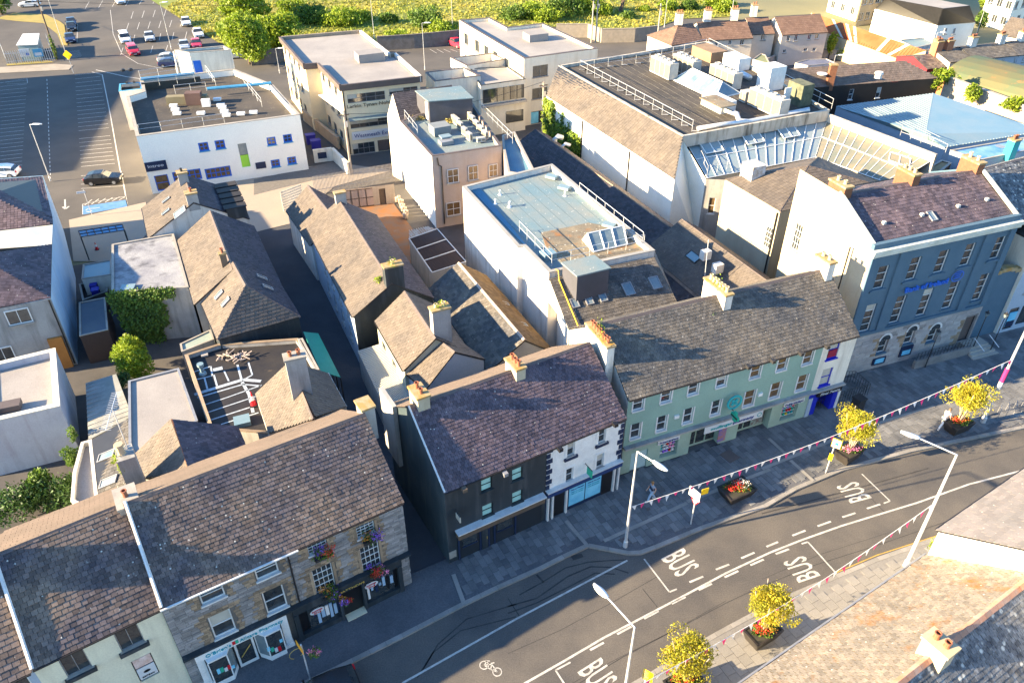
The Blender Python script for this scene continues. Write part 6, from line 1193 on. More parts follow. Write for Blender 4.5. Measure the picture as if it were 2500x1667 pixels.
# long slate roof: left slope darkened for shadow, right slope browned as lit
ls_ = thing('long_slate_roof_building', 'very long low building with a shadow-darkened slate roof running beside the mansard store', 'building', tuple(P('A3', 130, 1140)))
rA, rB = P('A3', 270, 1150, 5.4), P('B3', 1400, 545, 5.4); lw2 = WF(rA, rB); LL = lw2.L
roofpart(ls_, [[lw2.p(-1, -6, 2.2), lw2.p(LL+9, -6, 2.2), lw2.p(LL+9, 0, 5.4), lw2.p(-1, 0, 5.4)]], sld, (.4, .3)); roofpart(ls_, [[lw2.p(LL, 1.6, 4.5), lw2.p(-1, 1.6, 4.5), lw2.p(-1, 0, 5.4), lw2.p(LL, 0, 5.4)]], slb, (.4, .3)); ridge_tiles(ls_, rA, rB, stoneb, .12, .8)
skirt(ls_, [lw2.p(-1, -6, 2.2), lw2.p(LL+9, -6, 2.2), lw2.p(LL, 1.6, 2.2), lw2.p(-1, 1.6, 2.2)], greyr); wall(ls_, WF(lw2.p(LL, 1.6, 0), lw2.p(-1, 1.6, 0)), 0, 4.45, greyr)
sk = thing('skylit_rear_house', 'tan slated rear house with a solar panel and white roof cowls behind the green terrace', 'house', tuple(P('B3', 1370, 590)))
s0_, s1_ = P('B3', 1512, 482, 6.4), P('B3', 2300, 1052, 6.4); lw3 = WF(s0_, s1_)
sq = [lw3.p(0, -3.9, 4.0), lw3.p(lw3.L, -3.9, 4.0), lw3.p(lw3.L, 0, 6.4), lw3.p(0, 0, 6.4)]; s2 = [lw3.p(lw3.L, 2.4, 4.9), lw3.p(0, 2.4, 4.9), lw3.p(0, 0, 6.4), lw3.p(lw3.L, 0, 6.4)]
roofpart(sk, [sq], slt, (.34, .28)); roofpart(sk, [s2], sld, (.34, .28)); skirt(sk, [V((q_.x, q_.y, 4.0)) for q_ in (sq[0], sq[1], s2[0], s2[1])], greyr); ridge_tiles(sk, sq[3], sq[2], brownf, .12)  # tan slope carries the sunlight, its darker copy the shade
skyl(sk, sq, 'B3', 1540, 805, 1.5, .8, dmet, corrb)
for x, y, z in ((1720, 790, 6.3), (1825, 905, 6.1)): MB().box(P('B3', x, y, z), (.8, .6, .8), rad(25)).build('roof_cowl', whites, sk)
MB().tube([P('B3', 1705, 1060, 5.2), P('B3', 1745, 660, 9)], .03, 5).build('aerial_mast', galv, sk)
# ================= mansard store, atrium and the right hand middle =================
zM = 10.
ms = thing('mansard_store', 'large store with tan slate mansard, felt roof full of plant and a white side wall', 'building', tuple(P('A3', 440, 575, zM)))
tA, tB, tC, tD = P('A3', 440, 575, zM), P('A3', 1520, 1190, zM), P('A4', 590, 962, zM), P('A3', 1740, 362, zM)
lA, lB = P('A3', 335, 835, 7.4), P('A3', 1450, 1560, 7.4)
roofpart(ms, [[lA, lB, tB, tA]], slt, (.42, .3), name='mansard_slope'); 
md_ = MB().prism(ccw([(p.x, p.y) for p in (tA, tB, tC, tD)]), zM-.45, zM-.3).build('roof', deck, ms)
for a, b in ((tA, tB), (tB, tC), (tC, tD), (tD, tA)):
    d = (b-a).normalized(); n = V((-d.y, d.x, 0)); MB().par(a-n*.02-UP*(1.2 if a is tB else .35), b-a, n*.3, UP*(1.25 if a is tB else .42)).build('parapet', mat('streaked_parapet', (.5, .45, .38), (.38, .34, .27), .5, .85, streak=.8, dc=(.08, .07, .05)), ms)
m = MB()
for i in range(1, 22): a = tA.lerp(tD, i/22).lerp(tB.lerp(tC, i/22), .02); b = tB.lerp(tC, i/22); b = a.lerp(b, .96); m.par(V((a.x, a.y, zM-.3)), V(((b-a).x, (b-a).y, 0)), V((.05, .02, 0)), UP*.02)
m.build('felt_seams', mat('felt_seam', (.035, .033, .033), (.13, .12, .1), 1.2, .8), ms, kind='stuff')
wmn = WF(lA, lB); wall(ms, wmn, 0, 7.36, mat('bright_white_wall', (.8, .77, .68), (.74, .7, .6), .4, .8, dirt=.2, dc=(.55, .48, .34)))
eb = P('B3', 1722, 132, 7.0)
m = MB(); m.poly([V((lB.x, lB.y, 0)), V((eb.x, eb.y, 0)), eb, tB-UP*.3, lB]); m.build('end_wall', MC['bright_white_wall'], ms)
dn_ = WF(eb, P('B3', 1890, 140, 7.0)); wall(ms, dn_, 0, 7, greyr, [(dn_.L*.35, dn_.L*.7, 3.2, 5, 'warms')]); wall(ms, WF(V((tD.x, tD.y, 0)), V((tA.x, tA.y, 0))), 0, 9.6, whites); wall(ms, WF(V((tC.x, tC.y, 0)), V((tD.x, tD.y, 0))), 0, 9.6, dkr)
m = MB(); m.poly([V((lA.x, lA.y, 0)), lA, tA, V((tA.x, tA.y, 0))]); m.build('end_wall', whites, ms)
for k, x, y in (('A3', 655, 1060), ('A3', 1065, 1320)): s_, z_ = wmn.at(k, x, y); MB().tube([wmn.p(s_, -.1, 7.3), wmn.p(s_, -.1, 2)], .07, 6).build('downpipe', pipe, ms)
MB().par(P('A3', 600, 835, 7.9), wmn.u*.6, (tA-lA).normalized()*1.9, UP*.12).build('hatch_panel', deckw, ms)
iv2 = thing('ivy', 'bright ivy climbing the far end of the white store wall', 'ivy', tuple(wmn.p(2, 0, 0)))
sa = wmn.at('A3', 330, 1100)[0]; sb_ = wmn.at('A3', 635, 1330)[0]
ivy('foliage', wmn, [(.1, 2.6, 2, 7.0), (2.2, sb_-.3, 2, 5.2), (3.5, sb_, 2, 4.6), (4.3, 4.9, 4, 6.6), (6, 6.5, 4, 6)], 4200, .3, leafg, iv2); ivy('sunlit_foliage', wmn, [(-.2, 2.2, 2.5, 7.1), (2.4, sb_, 3.2, 5.0)], 3200, .3, leafy, iv2)  # brighter leaf copy paints the sunlit part of the ivy
for x, y in ((480, 1200), (545, 1265)): p = P('A3', x, y, 5.2); MB().tube([p-wmn.n*.1, p-wmn.n*.7+UP*.3, p-wmn.n*1.1, p-wmn.n*1.1-UP*.8], .3 if x < 500 else .2, 8).build('bent_duct', galv, ms, smooth=True)
zq = 9.7
rg_ = 'handrails on the mansard store roof'
rail(pp_([('A3', 625, 610, zq), ('A3', 1600, 1145, zq)]), 1.2, 'long white handrail along the mansard edge of the store roof', rg_, 1.9, feet=True)
rail(pp_([('A3', 625, 610, zq), ('A3', 1230, 540, zq), ('A3', 1720, 420, zq)]), 1.2, 'white handrail along the far edge of the store roof', rg_, 2.2, feet=True)
rail(pp_([('K3', 470, 300, zq), ('K3', 850, 490, zq), ('K3', 1450, 780, zq), ('K3', 2080, 1110, zq)]), 1.2, 'white handrail along the right edge of the store roof', rg_, 2.2)
az_ = math.atan2(wmn.u.y, wmn.u.x); g_ = 'large air conditioners on the mansard store roof'
for k, x, y, L_, f, lab in (('A3', 1350, 660, 4.2, 4, 'four-fan air conditioner nearest the long mansard handrail'), ('A3', 1545, 640, 4.2, 4, 'four-fan air conditioner between the nearest one and the brown tank'), ('A3', 1880, 740, 4.6, 4, 'four-fan air conditioner with slatted sides beside the glass pyramid'), ('K3', 1240, 1130, 5.2, 4, 'four-fan air conditioner in the corner by the atrium parapet')):
    acbox('air_conditioner', lab, P(k, x, y, zq), (L_, 1.3, 1.9), az_, g_, f, grills=4)
acbox('condenser_unit', 'small pair of slatted condensers at the front of the atrium corner unit', P('K3', 960, 1010, zq), (1.0, 1.1, 1.2), az_, g_, 0, grills=2)
def rbox(root, name, k, x, y, d, m, az=None, z=zq): return MB().box(P(k, x, y, z)+UP*d[2]/2, d, az_ if az is None else az).build(name, m, root)
rbox(ms, 'brown_tank_housing', 'K3', 480, 440, (4.2, 2.6, 1.3), mat('rusty_brown_casing', (.26, .17, .1), (.2, .13, .08), .8, .85)); rbox(ms, 'white_duct_box', 'K3', 830, 560, (3.2, 1.8, 1.5), wpaint); rbox(ms, 'tall_white_box', 'K3', 1270, 830, (2.1, 2.3, 2.7), wpaint); rbox(ms, 'roof_hut', 'K3', 1640, 1030, (2.4, 1.6, 2.4), mat('mossy_dark_render', (.14, .14, .09), (.07, .08, .05), 1.5, .9)); rbox(ms, 'plant_plinth', 'K3', 600, 1090, (3.6, 2.0, 1.2), wpaint); rbox(ms, 'plinth_lid', 'K3', 600, 1010, (3.8, 2.2, .1), deckm, z=zq+1.2)
hw = P('K3', 1530, 1050, zq); MB().box(hw+UP*1.1+V((-.55, -.35, 0)), (.1, .9, 1.9), az_).build('hut_door', wpaint, ms)
for x, y in ((830, 470), (910, 640)): MB().tube([P('K3', x, y, zq+.5), P('K3', x+110, y+60, zq+.5)], .35, 10).build('round_duct', galv, ms, smooth=True)
p = P('K3', 780, 1200, zq+.4); MB().tube([P('K3', 700, 1120, zq+.5), P('K3', 850, 1170, zq+.5), P('K3', 880, 1260, zq+.5), P('K3', 1000, 1270, zq+.3), P('K3', 1700, 1130, zq+.3), P('K3', 1800, 1110, zq+.5)], .28, 8).build('silver_duct', galv, ms, smooth=True)
MB().tube([P('K3', 340, 1360, zq+.4), P('K3', 700, 1300, zq+.4), P('K3', 980, 1270, zq+.4)], .25, 8).build('silver_duct', galv, ms, smooth=True)
pyr = thing('glass_pyramid_rooflight', 'long white framed glass pyramid rooflight among the roof plant', 'skylight', tuple(P('K3', 450, 850, zq)))
g4 = pp_([('K3', 0, 715, zq), ('K3', 560, 985, zq), ('K3', 905, 900, zq), ('K3', 330, 640, zq)]); rg0, rg1 = (g4[0].lerp(g4[3], .5)).lerp(g4[1].lerp(g4[2], .5), .16)+UP*1.3, (g4[0].lerp(g4[3], .5)).lerp(g4[1].lerp(g4[2], .5), .84)+UP*1.3
MB().poly([g4[0], g4[1], rg1, rg0]).poly([g4[2], g4[3], rg0, rg1]).poly([g4[1], g4[2], rg1]).poly([g4[3], g4[0], rg0]).build('glazing', glassb, pyr)
for i in range(8): a = g4[0].lerp(g4[1], i/7); b = rg0.lerp(rg1, min(1, max(0, (i/7-.16)/.68))); MB().tube([a, b], .07, 4).build('glazing_bar', wpaint, pyr); MB().tube([g4[3].lerp(g4[2], i/7), b], .06, 4).build('glazing_bar', wpaint, pyr)
MB().tube([*g4, g4[0]], .12, 4).build('base_frame', wpaint, pyr); MB().tube([rg0, rg1], .08, 4).build('ridge_bar', wpaint, pyr)
# atrium glass roofs
def glazed(name, label, poly, n, gm, extra=(), tr=(.5,)):
    r_ = thing(name, label, 'glass roof', tuple(poly[0])); a, b, c, d = poly; rp = MB()
    for i in range(n):
        p0, p1, q0, q1 = a.lerp(b, i/n), a.lerp(b, (i+1)/n), d.lerp(c, i/n), d.lerp(c, (i+1)/n); lv = [0, *tr, 1]
        for s0, s1 in zip(lv, lv[1:]): MB().poly([p0.lerp(q0, s0), p1.lerp(q1, s0), p1.lerp(q1, s1), p0.lerp(q0, s1)]).build('glass_pane', gm, r_)
    for i in range(n+1): MB().tube([a.lerp(b, i/n)+UP*.04, d.lerp(c, i/n)+UP*.04], .045, 4).build('glazing_bar', wpaint, r_)
    for s0 in (0, *tr, 1): MB().tube([a.lerp(d, s0)+UP*.05, b.lerp(c, s0)+UP*.05], .05, 4).build('glazing_bar', wpaint, r_)
    for s_, t_ in extra:
        o = a.lerp(b, s_).lerp(d.lerp(c, s_), t_); u = (b-a).normalized()*1.1; v = (d-a).normalized()*1.5
        for k_ in (0, 1): MB().tube([o+u*k_+UP*.25, o+u*(k_+1)+UP*.25, o+u*(k_+1)+v+UP*.25, o+u*k_+v+UP*.25, o+u*k_+UP*.25], .07, 4).build('vent_frame', wpaint, r_); MB().poly([o+u*k_+UP*.24, o+u*(k_+1)+UP*.24, o+u*(k_+1)+v+UP*.24, o+u*k_+v+UP*.24]).build('vent_pane', gm, r_)
    return r_
at1 = [P('B3', 1735, 128, 7.0), P('A4', 465, 1372, 7.0), P('A4', 572, 1030, 8.9), P('A3', 1545, 1232, 8.9)]
ar = glazed('atrium_glass_roof', 'blue tinted glass roof sloping below the streaked parapet of the store', at1, 13, glassm, [(.08, .55), (.4, .6), (.68, .6)])
at2 = [P('A4', 1130, 1610, 7.0), P('A4', 465, 1372, 7.0), P('A4', 572, 1030, 8.9), P('A4', 1490, 1390, 8.9)]
ar2 = glazed('atrium_glass_roof', 'cream tinted glass roof sloping away at right angles to the blue glass roof', [at2[1], at2[0], at2[3], at2[2]], 12, glassw, [(.75, .5)])
bwl = WF(V((tC.x, tC.y, 0)), P('A4', 1520, 1345, 9.6)); wbox(ar2, bwl, 0, bwl.L, -.1, .2, 6, 9.6, MC['streaked_parapet'], 'parapet_wall')
for w_a, w_b in ((at1[0], at1[1]), (at2[1], at2[0])): 
    g_w = WF(V((w_a.x, w_a.y, 0)), V((w_b.x, w_b.y, 0))); wall(ar, g_w, 0, 6.95, creams)
rail(pp_([('A3', 1670, 1400, 7.6), ('B3', 1730, 110, 7.1), ('B3', 1900, 60, 7.1)]), 1.1, 'short white handrail at the lower left corner of the atrium glass', rg_)
# metal hipped roof
mh = thing('metal_roofed_hall', 'hall with a large blue-grey standing seam metal roof creased by a hip', 'building', tuple(P('A4', 650, 920, 6)))
h4 = pp_([('A4', 650, 925, 6.2), ('A4', 1595, 1285, 6.2), ('A4', 1425, 1165, 7.0), ('A4', 1492, 812, 7.0)]); h5 = pp_([('A4', 1595, 1285, 6.2), ('A4', 2420, 1150, 6.2), ('A4', 2281, 1080, 6.2), ('A4', 1492, 812, 7.0), ('A4', 1425, 1165, 7.0)])
rp_ = roofpart(mh, [h4, h5], corrb); ribs(rp_, [h4[0], h4[3], h4[2], h4[1]], .45, mat('seam_metal', (.3, .34, .36), None, 1, .5, metal=.2)); ribs(rp_, [h5[0], h5[1], h5[2], h5[3], h5[4]], .45, MC['seam_metal']); skirt(mh, [h4[0], h4[1], h5[1], h5[2], h4[3]], bluer)
rail(pp_([('A4', 1200, 1190, 7.2), ('A4', 1470, 1285, 7.2), ('A4', 1590, 1345, 7.2)]), 1.1, 'white handrail on the low parapet in front of the metal roof', rg_, 1.5)
# brown slate long house with black wall
bs = thing('black_walled_house', 'long brown slated building with a black wall and two white windows behind the metal roof', 'house', tuple(P('A4', 395, 768, 5)))
b4_ = pp_([('A4', 395, 768, 6.6), ('A4', 1545, 682, 6.6), ('A4', 1240, 530, 8.6), ('A4', 125, 608, 8.6)]); roofpart(bs, [b4_], mat('brown_roof_slate', (.17, .13, .11), (.13, .105, .09), .6, .75, isl=.15, fine=.2), (.4, .32)); bw2 = WF(b4_[0], b4_[1])
bo = oprow(bw2, 'A4', [(742, 872, 810, 775), (985, 855, 1045, 760)], 'sashw'); wall(bs, bw2, 0, 6.55, mat('black_wall', (.015, .014, .013), None, 1, .7), bo); wall(bs, WF(b4_[1], b4_[2]), 0, 6.5, brownf, (), [(0, 6.5), (WF(b4_[1], b4_[2]).L, 8.5), (WF(b4_[1], b4_[2]).L, 6.5)][::-1])
chimney(bs, P('A4', 590, 720, 7.), 0, .9, .7, 6, 9.3, mat('orange_brick', (.2, .085, .045)), (0, terra)); MB().lathe(P('A4', 1010, 680, 7.6), [(.5, 0), (.45, .5), (.6, .55), (.5, .8)], 8).build('roof_cowl', whites, bs)
MB().lathe(P('A4', 520, 660, 7.9), [(.1, 0), (.6, .15), (.7, .3)], 12).build('satellite_dish', whc, bs)
# blue roofs on the right
b1 = blk('blue_flat_roofed_house', 'white walled house with bright blue flat roof right of the bank chimneys', 'house', [('A4', 1640, 1310), ('A4', 1900, 1395), ('A4', 2420, 1290), ('A4', 2281, 1200)], 8, bluer, mat('bright_blue_roof', (.06, .2, .5), (.2, .35, .5), .5, .6), .1, .15)
b2_ = blk('blue_flat_roofed_house', 'lower weathered blue flat roof with a turquoise chimney at the right edge', 'house', [('A4', 1990, 1480), ('A4', 2180, 1560), ('A4', 2450, 1480), ('A4', 2300, 1380)], 7.6, bluer, mat('weathered_blue_roof', (.04, .17, .28), (.12, .2, .26), 1.2, .6), .1, .15)
chimney(b1, P('A4', 2150, 1350, 8), rad(24), .9, .8, 7.5, 9.6, cyan, (2, terra)); MB().lathe(P('A4', 2070, 1290, 8.5), [(.05, 0), (.5, .2)], 10).build('satellite_dish', gmet, b1)
blk('dark_shed', 'dark boarded shed between the glass roof and the blue roofed house', 'shed', [('A4', 1370, 1500), ('A4', 1480, 1560), ('A4', 1650, 1420), ('A4', 1560, 1395)], 7.2, blk_m if 'blk_m' in globals() else MC['black_wall'], mat('brown_boards', (.28, .2, .1)), .05, .2)
# stone wall, barn, fence
def pxwall(name, label, pts, h, m, t=.4, cat='wall', z=0): 
    ps_ = [P(*p) for p in pts]; r_ = thing(name, label, cat, tuple(ps_[0]))
    for a, b in zip(ps_, ps_[1:]):
        d = (b-a).normalized(); n = V((-d.y, d.x, 0)); MB().par(a, b-a, n*t, UP*h).build('wall', m, r_); MB().par(a+UP*h-n*.05-d*.02, b-a+d*.04, n*(t+.1), UP*.12).build('coping', m, r_)
    return r_
pxwall('rubble_wall', 'long pale rubble stone wall behind the metal roofed hall', [('A4', 1480, 1050), ('A4', 1900, 1230), ('A4', 2400, 1450)], 6.2, mat('pale_rubble', (.45, .38, .3), (.35, .28, .22), 1.5, .9, dirt=.3, dc=(.2, .16, .1), bump=.4), .5)
br_ = thing('arched_barn', 'long arched barn roof, moss green and rust, at the right edge', 'barn', tuple(P('A4', 1900, 760, 5))); ba, bb_ = P('A4', 1560, 660, 5), P('A4', 2500, 900, 5); wb = WF(ba, bb_); m = MB(); n = 10; Rr_ = 6.5
for i in range(n): a0, a1 = math.pi*i/n, math.pi*(i+1)/n; f = lambda a, s: wb.p(s, Rr_-Rr_*math.cos(a), 4.2+2.4*math.sin(a)); m.poly([f(a0, 0), f(a0, wb.L), f(a1, wb.L), f(a1, 0)])
m.poly([wb.p(0, Rr_-Rr_*math.cos(math.pi*i/n), 4.2+2.4*math.sin(math.pi*i/n)) for i in range(n+1)]); m.build('roof', barn, br_, smooth=False); wall(br_, wb, 0, 4.3, mat('red_brown_boards', (.3, .1, .05), (.34, .16, .07), .8, .85))
for i, (x, y) in enumerate(((1520, 700), (1840, 800), (2190, 900), (1590, 670))): t_ = thing('wall_shrub', ['green shrub at the left end of the rubble wall top', 'round green shrub growing on the middle of the rubble wall', 'large green shrub growing on the rubble wall by the right edge', 'small shrub beside the arched barn corner'][i], 'shrub', tuple(P('A4', x, y, 5.5))); leaves('foliage', P('A4', x, y, 6.2), (1.3+.3*i, 1.2, 1.3), 900, .3, leafy, t_)
# ================= the back =================
AZR = [0]
def agable(name, label, a, b, r_, ze, zr, m, mw, ops={}, walls='flbr', cat='house', group=None, hipL=0, hipR=0, sl=(.5, .4), **k):
    A, B = P(*a, ze), P(*b, ze); wf = WF(A, B); off = (P(*r_, zr)-wf.A).dot(wf.n)
    while off < 3.2: zr -= .1; off = (P(*r_, zr)-wf.A).dot(wf.n)
    AZR[0] = zr; o = thing(name, label, cat, (A.x, A.y, 0), group); f = {}
    for key, l in ops.items():
        if key == 'f': f['f'] = [op2(wf, *x) for x in l]
    gable(o, A, B, 2*off, ze, zr, m, sl, mw, f, hipL, hipR, walls=walls, gutter=True, **k); return o, wf, off
hg = 'brown tiled houses beyond the store roof'; pg = mat('pale_pebbledash', (.5, .45, .38), (.44, .4, .34), .5, .85)
w2o = lambda *p: (*p, 'white2')
e_, wfe, of_ = agable('brown_roofed_house', 'left end brown tiled house of the row, with a hipped white end', ('A3', 1425, 392), ('A3', 1700, 352), ('A3', 1560, 212), 5.2, 8., tilem, pg, group=hg, hipL=3.5); chimney(e_, wfe.p(wfe.L*.55, of_, 0), 0, 1.2, .8, 7.2, 9, whites, (3, terra))
e_, wfe, of_ = agable('brown_roofed_house', 'wide brown tiled house in the middle of the row with blue tinted windows', ('A3', 1702, 352), ('A3', 2130, 330), ('A3', 1900, 182), 5.2, 8., tilem, pg, {'f': [w2o('A3', 1790, 440, 1830, 360), w2o('A3', 1915, 395, 1950, 350), w2o('A3', 2015, 395, 2060, 345), w2o('A3', 2000, 500, 2040, 460)]}, group=hg); chimney(e_, wfe.p(wfe.L*.2, of_, 0), 0, 1.2, .8, 7.2, 9, whites, (3, terra)); chimney(e_, wfe.p(wfe.L*.75, of_, 0), 0, 1.2, .8, 7.2, 9, whites, (3, terra))
e_, wfe, of_ = agable('brown_roofed_house', 'narrow brown tiled house set back at the right of the row', ('A4', -80, 300), ('A4', 112, 292), ('A4', 60, 150), 5.2, 8., tilem, pg, {'f': [w2o('A4', 0, 355, 40, 300), w2o('A3', 2195, 355, 2245, 305)]}, group=hg); chimney(e_, wfe.p(wfe.L*.3, of_, 0), 0, 1., .8, 7.2, 9, whites, (2, terra))
e_, wfe, of_ = agable('brown_roofed_house', 'detached brown tiled house with a tall white sunlit gable', ('A4', 178, 303), ('A4', 572, 278), ('A4', 330, 135), 5.2, 8., tilem, pg, {'f': [w2o('A4', 212, 360, 250, 310), w2o('A4', 278, 360, 318, 305), w2o('A4', 395, 350, 435, 298), w2o('A4', 458, 345, 500, 295), w2o('A4', 360, 450, 400, 420), w2o('A4', 438, 450, 475, 415), w2o('A4', 180, 465, 215, 430)]}, group=hg)
os_ = thing('rusty_roofed_shed', 'long shed with a bright orange rusted corrugated roof and pale strips', 'shed', tuple(P('A4', 570, 285, 4))); q_ = pp_([('A4', 572, 288, 3.6), ('A4', 1190, 515, 3.6), ('A4', 1430, 442, 5.6), ('A4', 430, 112, 5.6)]); rp_ = roofpart(os_, [q_], rust); skirt(os_, q_, mat('sandy_render', (.5, .4, .26), (.42, .33, .2), .5, .85, streak=.5, dc=(.3, .22, .12)))
for s_ in (.2, .33, .4, .7, .85):
    a, b = q_[0].lerp(q_[1], s_), q_[3].lerp(q_[2], s_); d = (q_[1]-q_[0]).normalized()*.7; MB().poly([a+UP*.05, a+d+UP*.05, b+d+UP*.05, b+UP*.05]).build('pale_sheet', corrw, rp_)
ribs(rp_, q_, .6, rust)
wh = thing('white_slate_house', 'large white house with tan slate roof and dark slated end with roof windows', 'house', tuple(P('A4', 985, 78, 6)))
q1_ = pp_([('A4', 985, 78, 6), ('A4', 1530, 222, 6), ('A4', 1578, 75, 9), ('A4', 1080, -15, 9)]); q2_ = pp_([('A4', 1530, 222, 6), ('A4', 1858, 195, 6), ('A4', 1805, 50, 9), ('A4', 1578, 75, 9)]); roofpart(wh, [q1_, q2_], slt, (.5, .4)); MB().poly([q1_[2], q2_[2], P('A4', 1300, -40, 9), q1_[3]]).build('flat_roof', deckw, wh); skirt(wh, [q1_[0], q1_[1], q2_[1], P('A4', 1400, 0, 6)], mat('bright_white_wall', (.8, .77, .68)))
skyl(wh, q2_, 'A4', 1605, 160, .9, 1.3, wpaint, whc); skyl(wh, q2_, 'A4', 1705, 150, .9, 1.3, wpaint, whc); skyl(wh, q1_, 'A4', 1270, 90, .8, 1.2); skyl(wh, q1_, 'A4', 1350, 105, .8, 1.2); skyl(wh, q1_, 'A4', 1210, 65, .8, 1.2)
ww_ = WF(q2_[0], q2_[1]); 
for x in (1580, 1655): o = op2(ww_, 'A4', x, 300, x+40, 245, off=-.1); window(wh, WF(ww_.p(0, -.16, 0), ww_.p(ww_.L, -.16, 0)), o[0], o[1], o[2], o[3], 'white2')
def aptblock(name, label, base, h, m, md=deckw, wins=(), kind='white2', rows=3, cols=3):
    b = ccw([(P(*p).x, P(*p).y) for p in base]); r_ = thing(name, label, 'apartment block', (*b[0], 0)); ops = {}
    for i in range(len(b)):
        w_ = WF(b[i], b[(i+1) % len(b)])
        if w_.n.y > -.2 and w_.n.y < .2 or w_.n.y > .2 or i in wins: 
            if w_.L > 4 and w_.n.y > .15: ops[i] = [(w_.L*(c+.5)/cols-.6, w_.L*(c+.5)/cols+.6, 1+rr*2.9, 2.5+rr*2.9, kind) for c in range(cols) for rr in range(rows) if 2.5+rr*2.9 < h-.3]
    flatb(r_, b, h, m, md, .4, .25, ops=ops); return r_
aptblock('apartment_block', 'tall white apartment block with a blank sunlit side at the top of the picture', [('A4', 560, 105), ('A4', 812, 190), ('A4', 1000, 150), ('A4', 740, 60)], 11, mat('bright_white_wall', (.8, .77, .68)))
aptblock('apartment_block', 'beige apartment block with white windows behind the long white house', [('A4', 815, 232), ('A4', 985, 205), ('A4', 1130, 250), ('A4', 1100, 150), ('A4', 930, 130)], 8.5, mat('beige_block_render', (.4, .34, .24)), deckw)
aptblock('apartment_block', 'white apartment block with barred windows at the upper right corner', [('A4', 1880, 215), ('A4', 2110, 275), ('A4', 2290, 225), ('A4', 2100, 120)], 9.5, mat('bright_white_wall', (.8, .77, .68)), rows=3, cols=3)
e_, wfe, of_ = agable('grey_roofed_house', 'white house with a tan-grey slate roof at the right edge below the apartments', ('A4', 2060, 300), ('A4', 2500, 380), ('A4', 2281, 170), 4.5, 7.5, slt, mat('bright_white_wall', (.8, .77, .68)))
tgp = 'grey slated terrace at the upper right'
xs_ = [((1640, 542), (1845, 520)), ((1847, 520), (2235, 480)), ((2238, 480), (2480, 455))]; rx = [(1740, 420), (2000, 385), (2340, 345)]
for i, ((a, b), r_) in enumerate(zip(xs_, rx)):
    f_ = [w2o('A4', a[0]+20+j*105, a[1]+65-j*9, a[0]+55+j*105, a[1]+15-j*9) for j in range(2 if i != 1 else 4)]
    e_, wfe, of_ = agable('terrace_house', ['left house of the grey slated terrace with an orange brick chimney', 'long middle house of the grey slated terrace with roof vents', 'right house of the grey slated terrace cut by the picture edge'][i], ('A4', *a), ('A4', *b), ('A4', *r_), 5, 7.6, slg, bluer if i else whites, {'f': f_}, group=tgp, sl=(.5, .4))
    for s_ in ((.05, .5), (.25, .9), (.6,))[i]: chimney(e_, wfe.p(wfe.L*s_, of_, 0), rad(20), 1.2, .8, AZR[0]-.8, AZR[0]+1.3, whites if i else brick, (3, terra))
e_, wfe, of_ = agable('red_walled_house', 'small slated house with a dark red wall left of the grey slated terrace', ('A4', 1440, 600), ('A4', 1640, 580), ('A4', 1500, 470), 4.2, 6.2, slb, mat('dark_red_wall', (.25, .02, .03))); chimney(e_, wfe.p(wfe.L*.9, of_, 0), rad(20), 1.2, .9, 4.8, 7.3, brick, (2, terra))
# Intreo style office with blue windows
IT = thing('white_blue_office', 'white two storey office with blue windows and a dark felt roof by the car park', 'office', tuple(P('A1', 1185, 1190, 7)))
fp = [P('A1', 1185, 1190, 7), P('A2', 400, 1000, 7), P('A2', 165, 740, 7), P('A1', 2040, 605, 7), P('A1', 1225, 690, 7), P('A1', 1240, 800, 7), P('A1', 1100, 842, 7)]
iw_ = WF(fp[0], fp[1])
io = oprow(iw_, 'A1', [(1740, 1322, 1805, 1235), (1880, 1302, 1950, 1215)], 'bluep')+oprow(iw_, 'A2', [(120, 1270, 185, 1190), (262, 1245, 325, 1165)], 'blue')+oprow(iw_, 'A2', [(155, 1460, 220, 1385), (298, 1435, 362, 1360)], 'bluep')
io += [op2(iw_, 'A1', 2110, 1460, 2140, 1245, 'none'), op2(iw_, 'B1', 1520, 170, 1740, 40, 'blueshop'), op2(iw_, 'B1', 1800, 140, 2000, 15, 'blueshop'), op2(iw_, 'B1', 1375, 240, 1455, 90, 'bluedoor')]
flatb(IT, ccw([tuple(p) for p in fp]), 7, clean, deck, .75, .35, ops={0: io}, mcop=conc)
o = io[6]; wbox(IT, iw_, o[0], o[1], .12, .15, o[2], (o[2]+o[3])/2, lgrn, 'lime_panel'); wbox(IT, iw_, o[0], o[1], .12, .15, (o[2]+o[3])/2+.05, o[3], glassb, 'pane')
o = op2(iw_, 'A1', 1275, 1500, 1450, 1430, off=-.1); sb2 = wbox(IT, iw_, o[0], o[1], -.1, -.02, o[2], o[2]+1.1, navy, 'sign_board'); text(sb2, 'Intreo', iw_.p(o[0]+.3, -.11, o[2]+.45), iw_.u, UP, .5, whc, 1.7)
for k, x, y in (('A2', 60, 1440), ('A2', 597, 1335)): 
    if x < 100: o = iw_.at(k, x, y, -.05); wbox(IT, iw_, o[0]-.6, o[0]+.6, -.08, -.02, o[1]-.4, o[1]+.4, navy, 'sign_board')
zi = 6.28
for i, (x, y) in enumerate([(1495, 890), (1510, 920), (1525, 955), (1540, 988), (1748, 985), (1890, 865), (1920, 915), (1935, 935), (1952, 970), (1970, 1003), (2095, 990), (2205, 978)]): MB().box(P('A1', x, y, zi+.2), (.95, .6, .3), rad(8)).build('roof_vent_box', wpaint, IT)
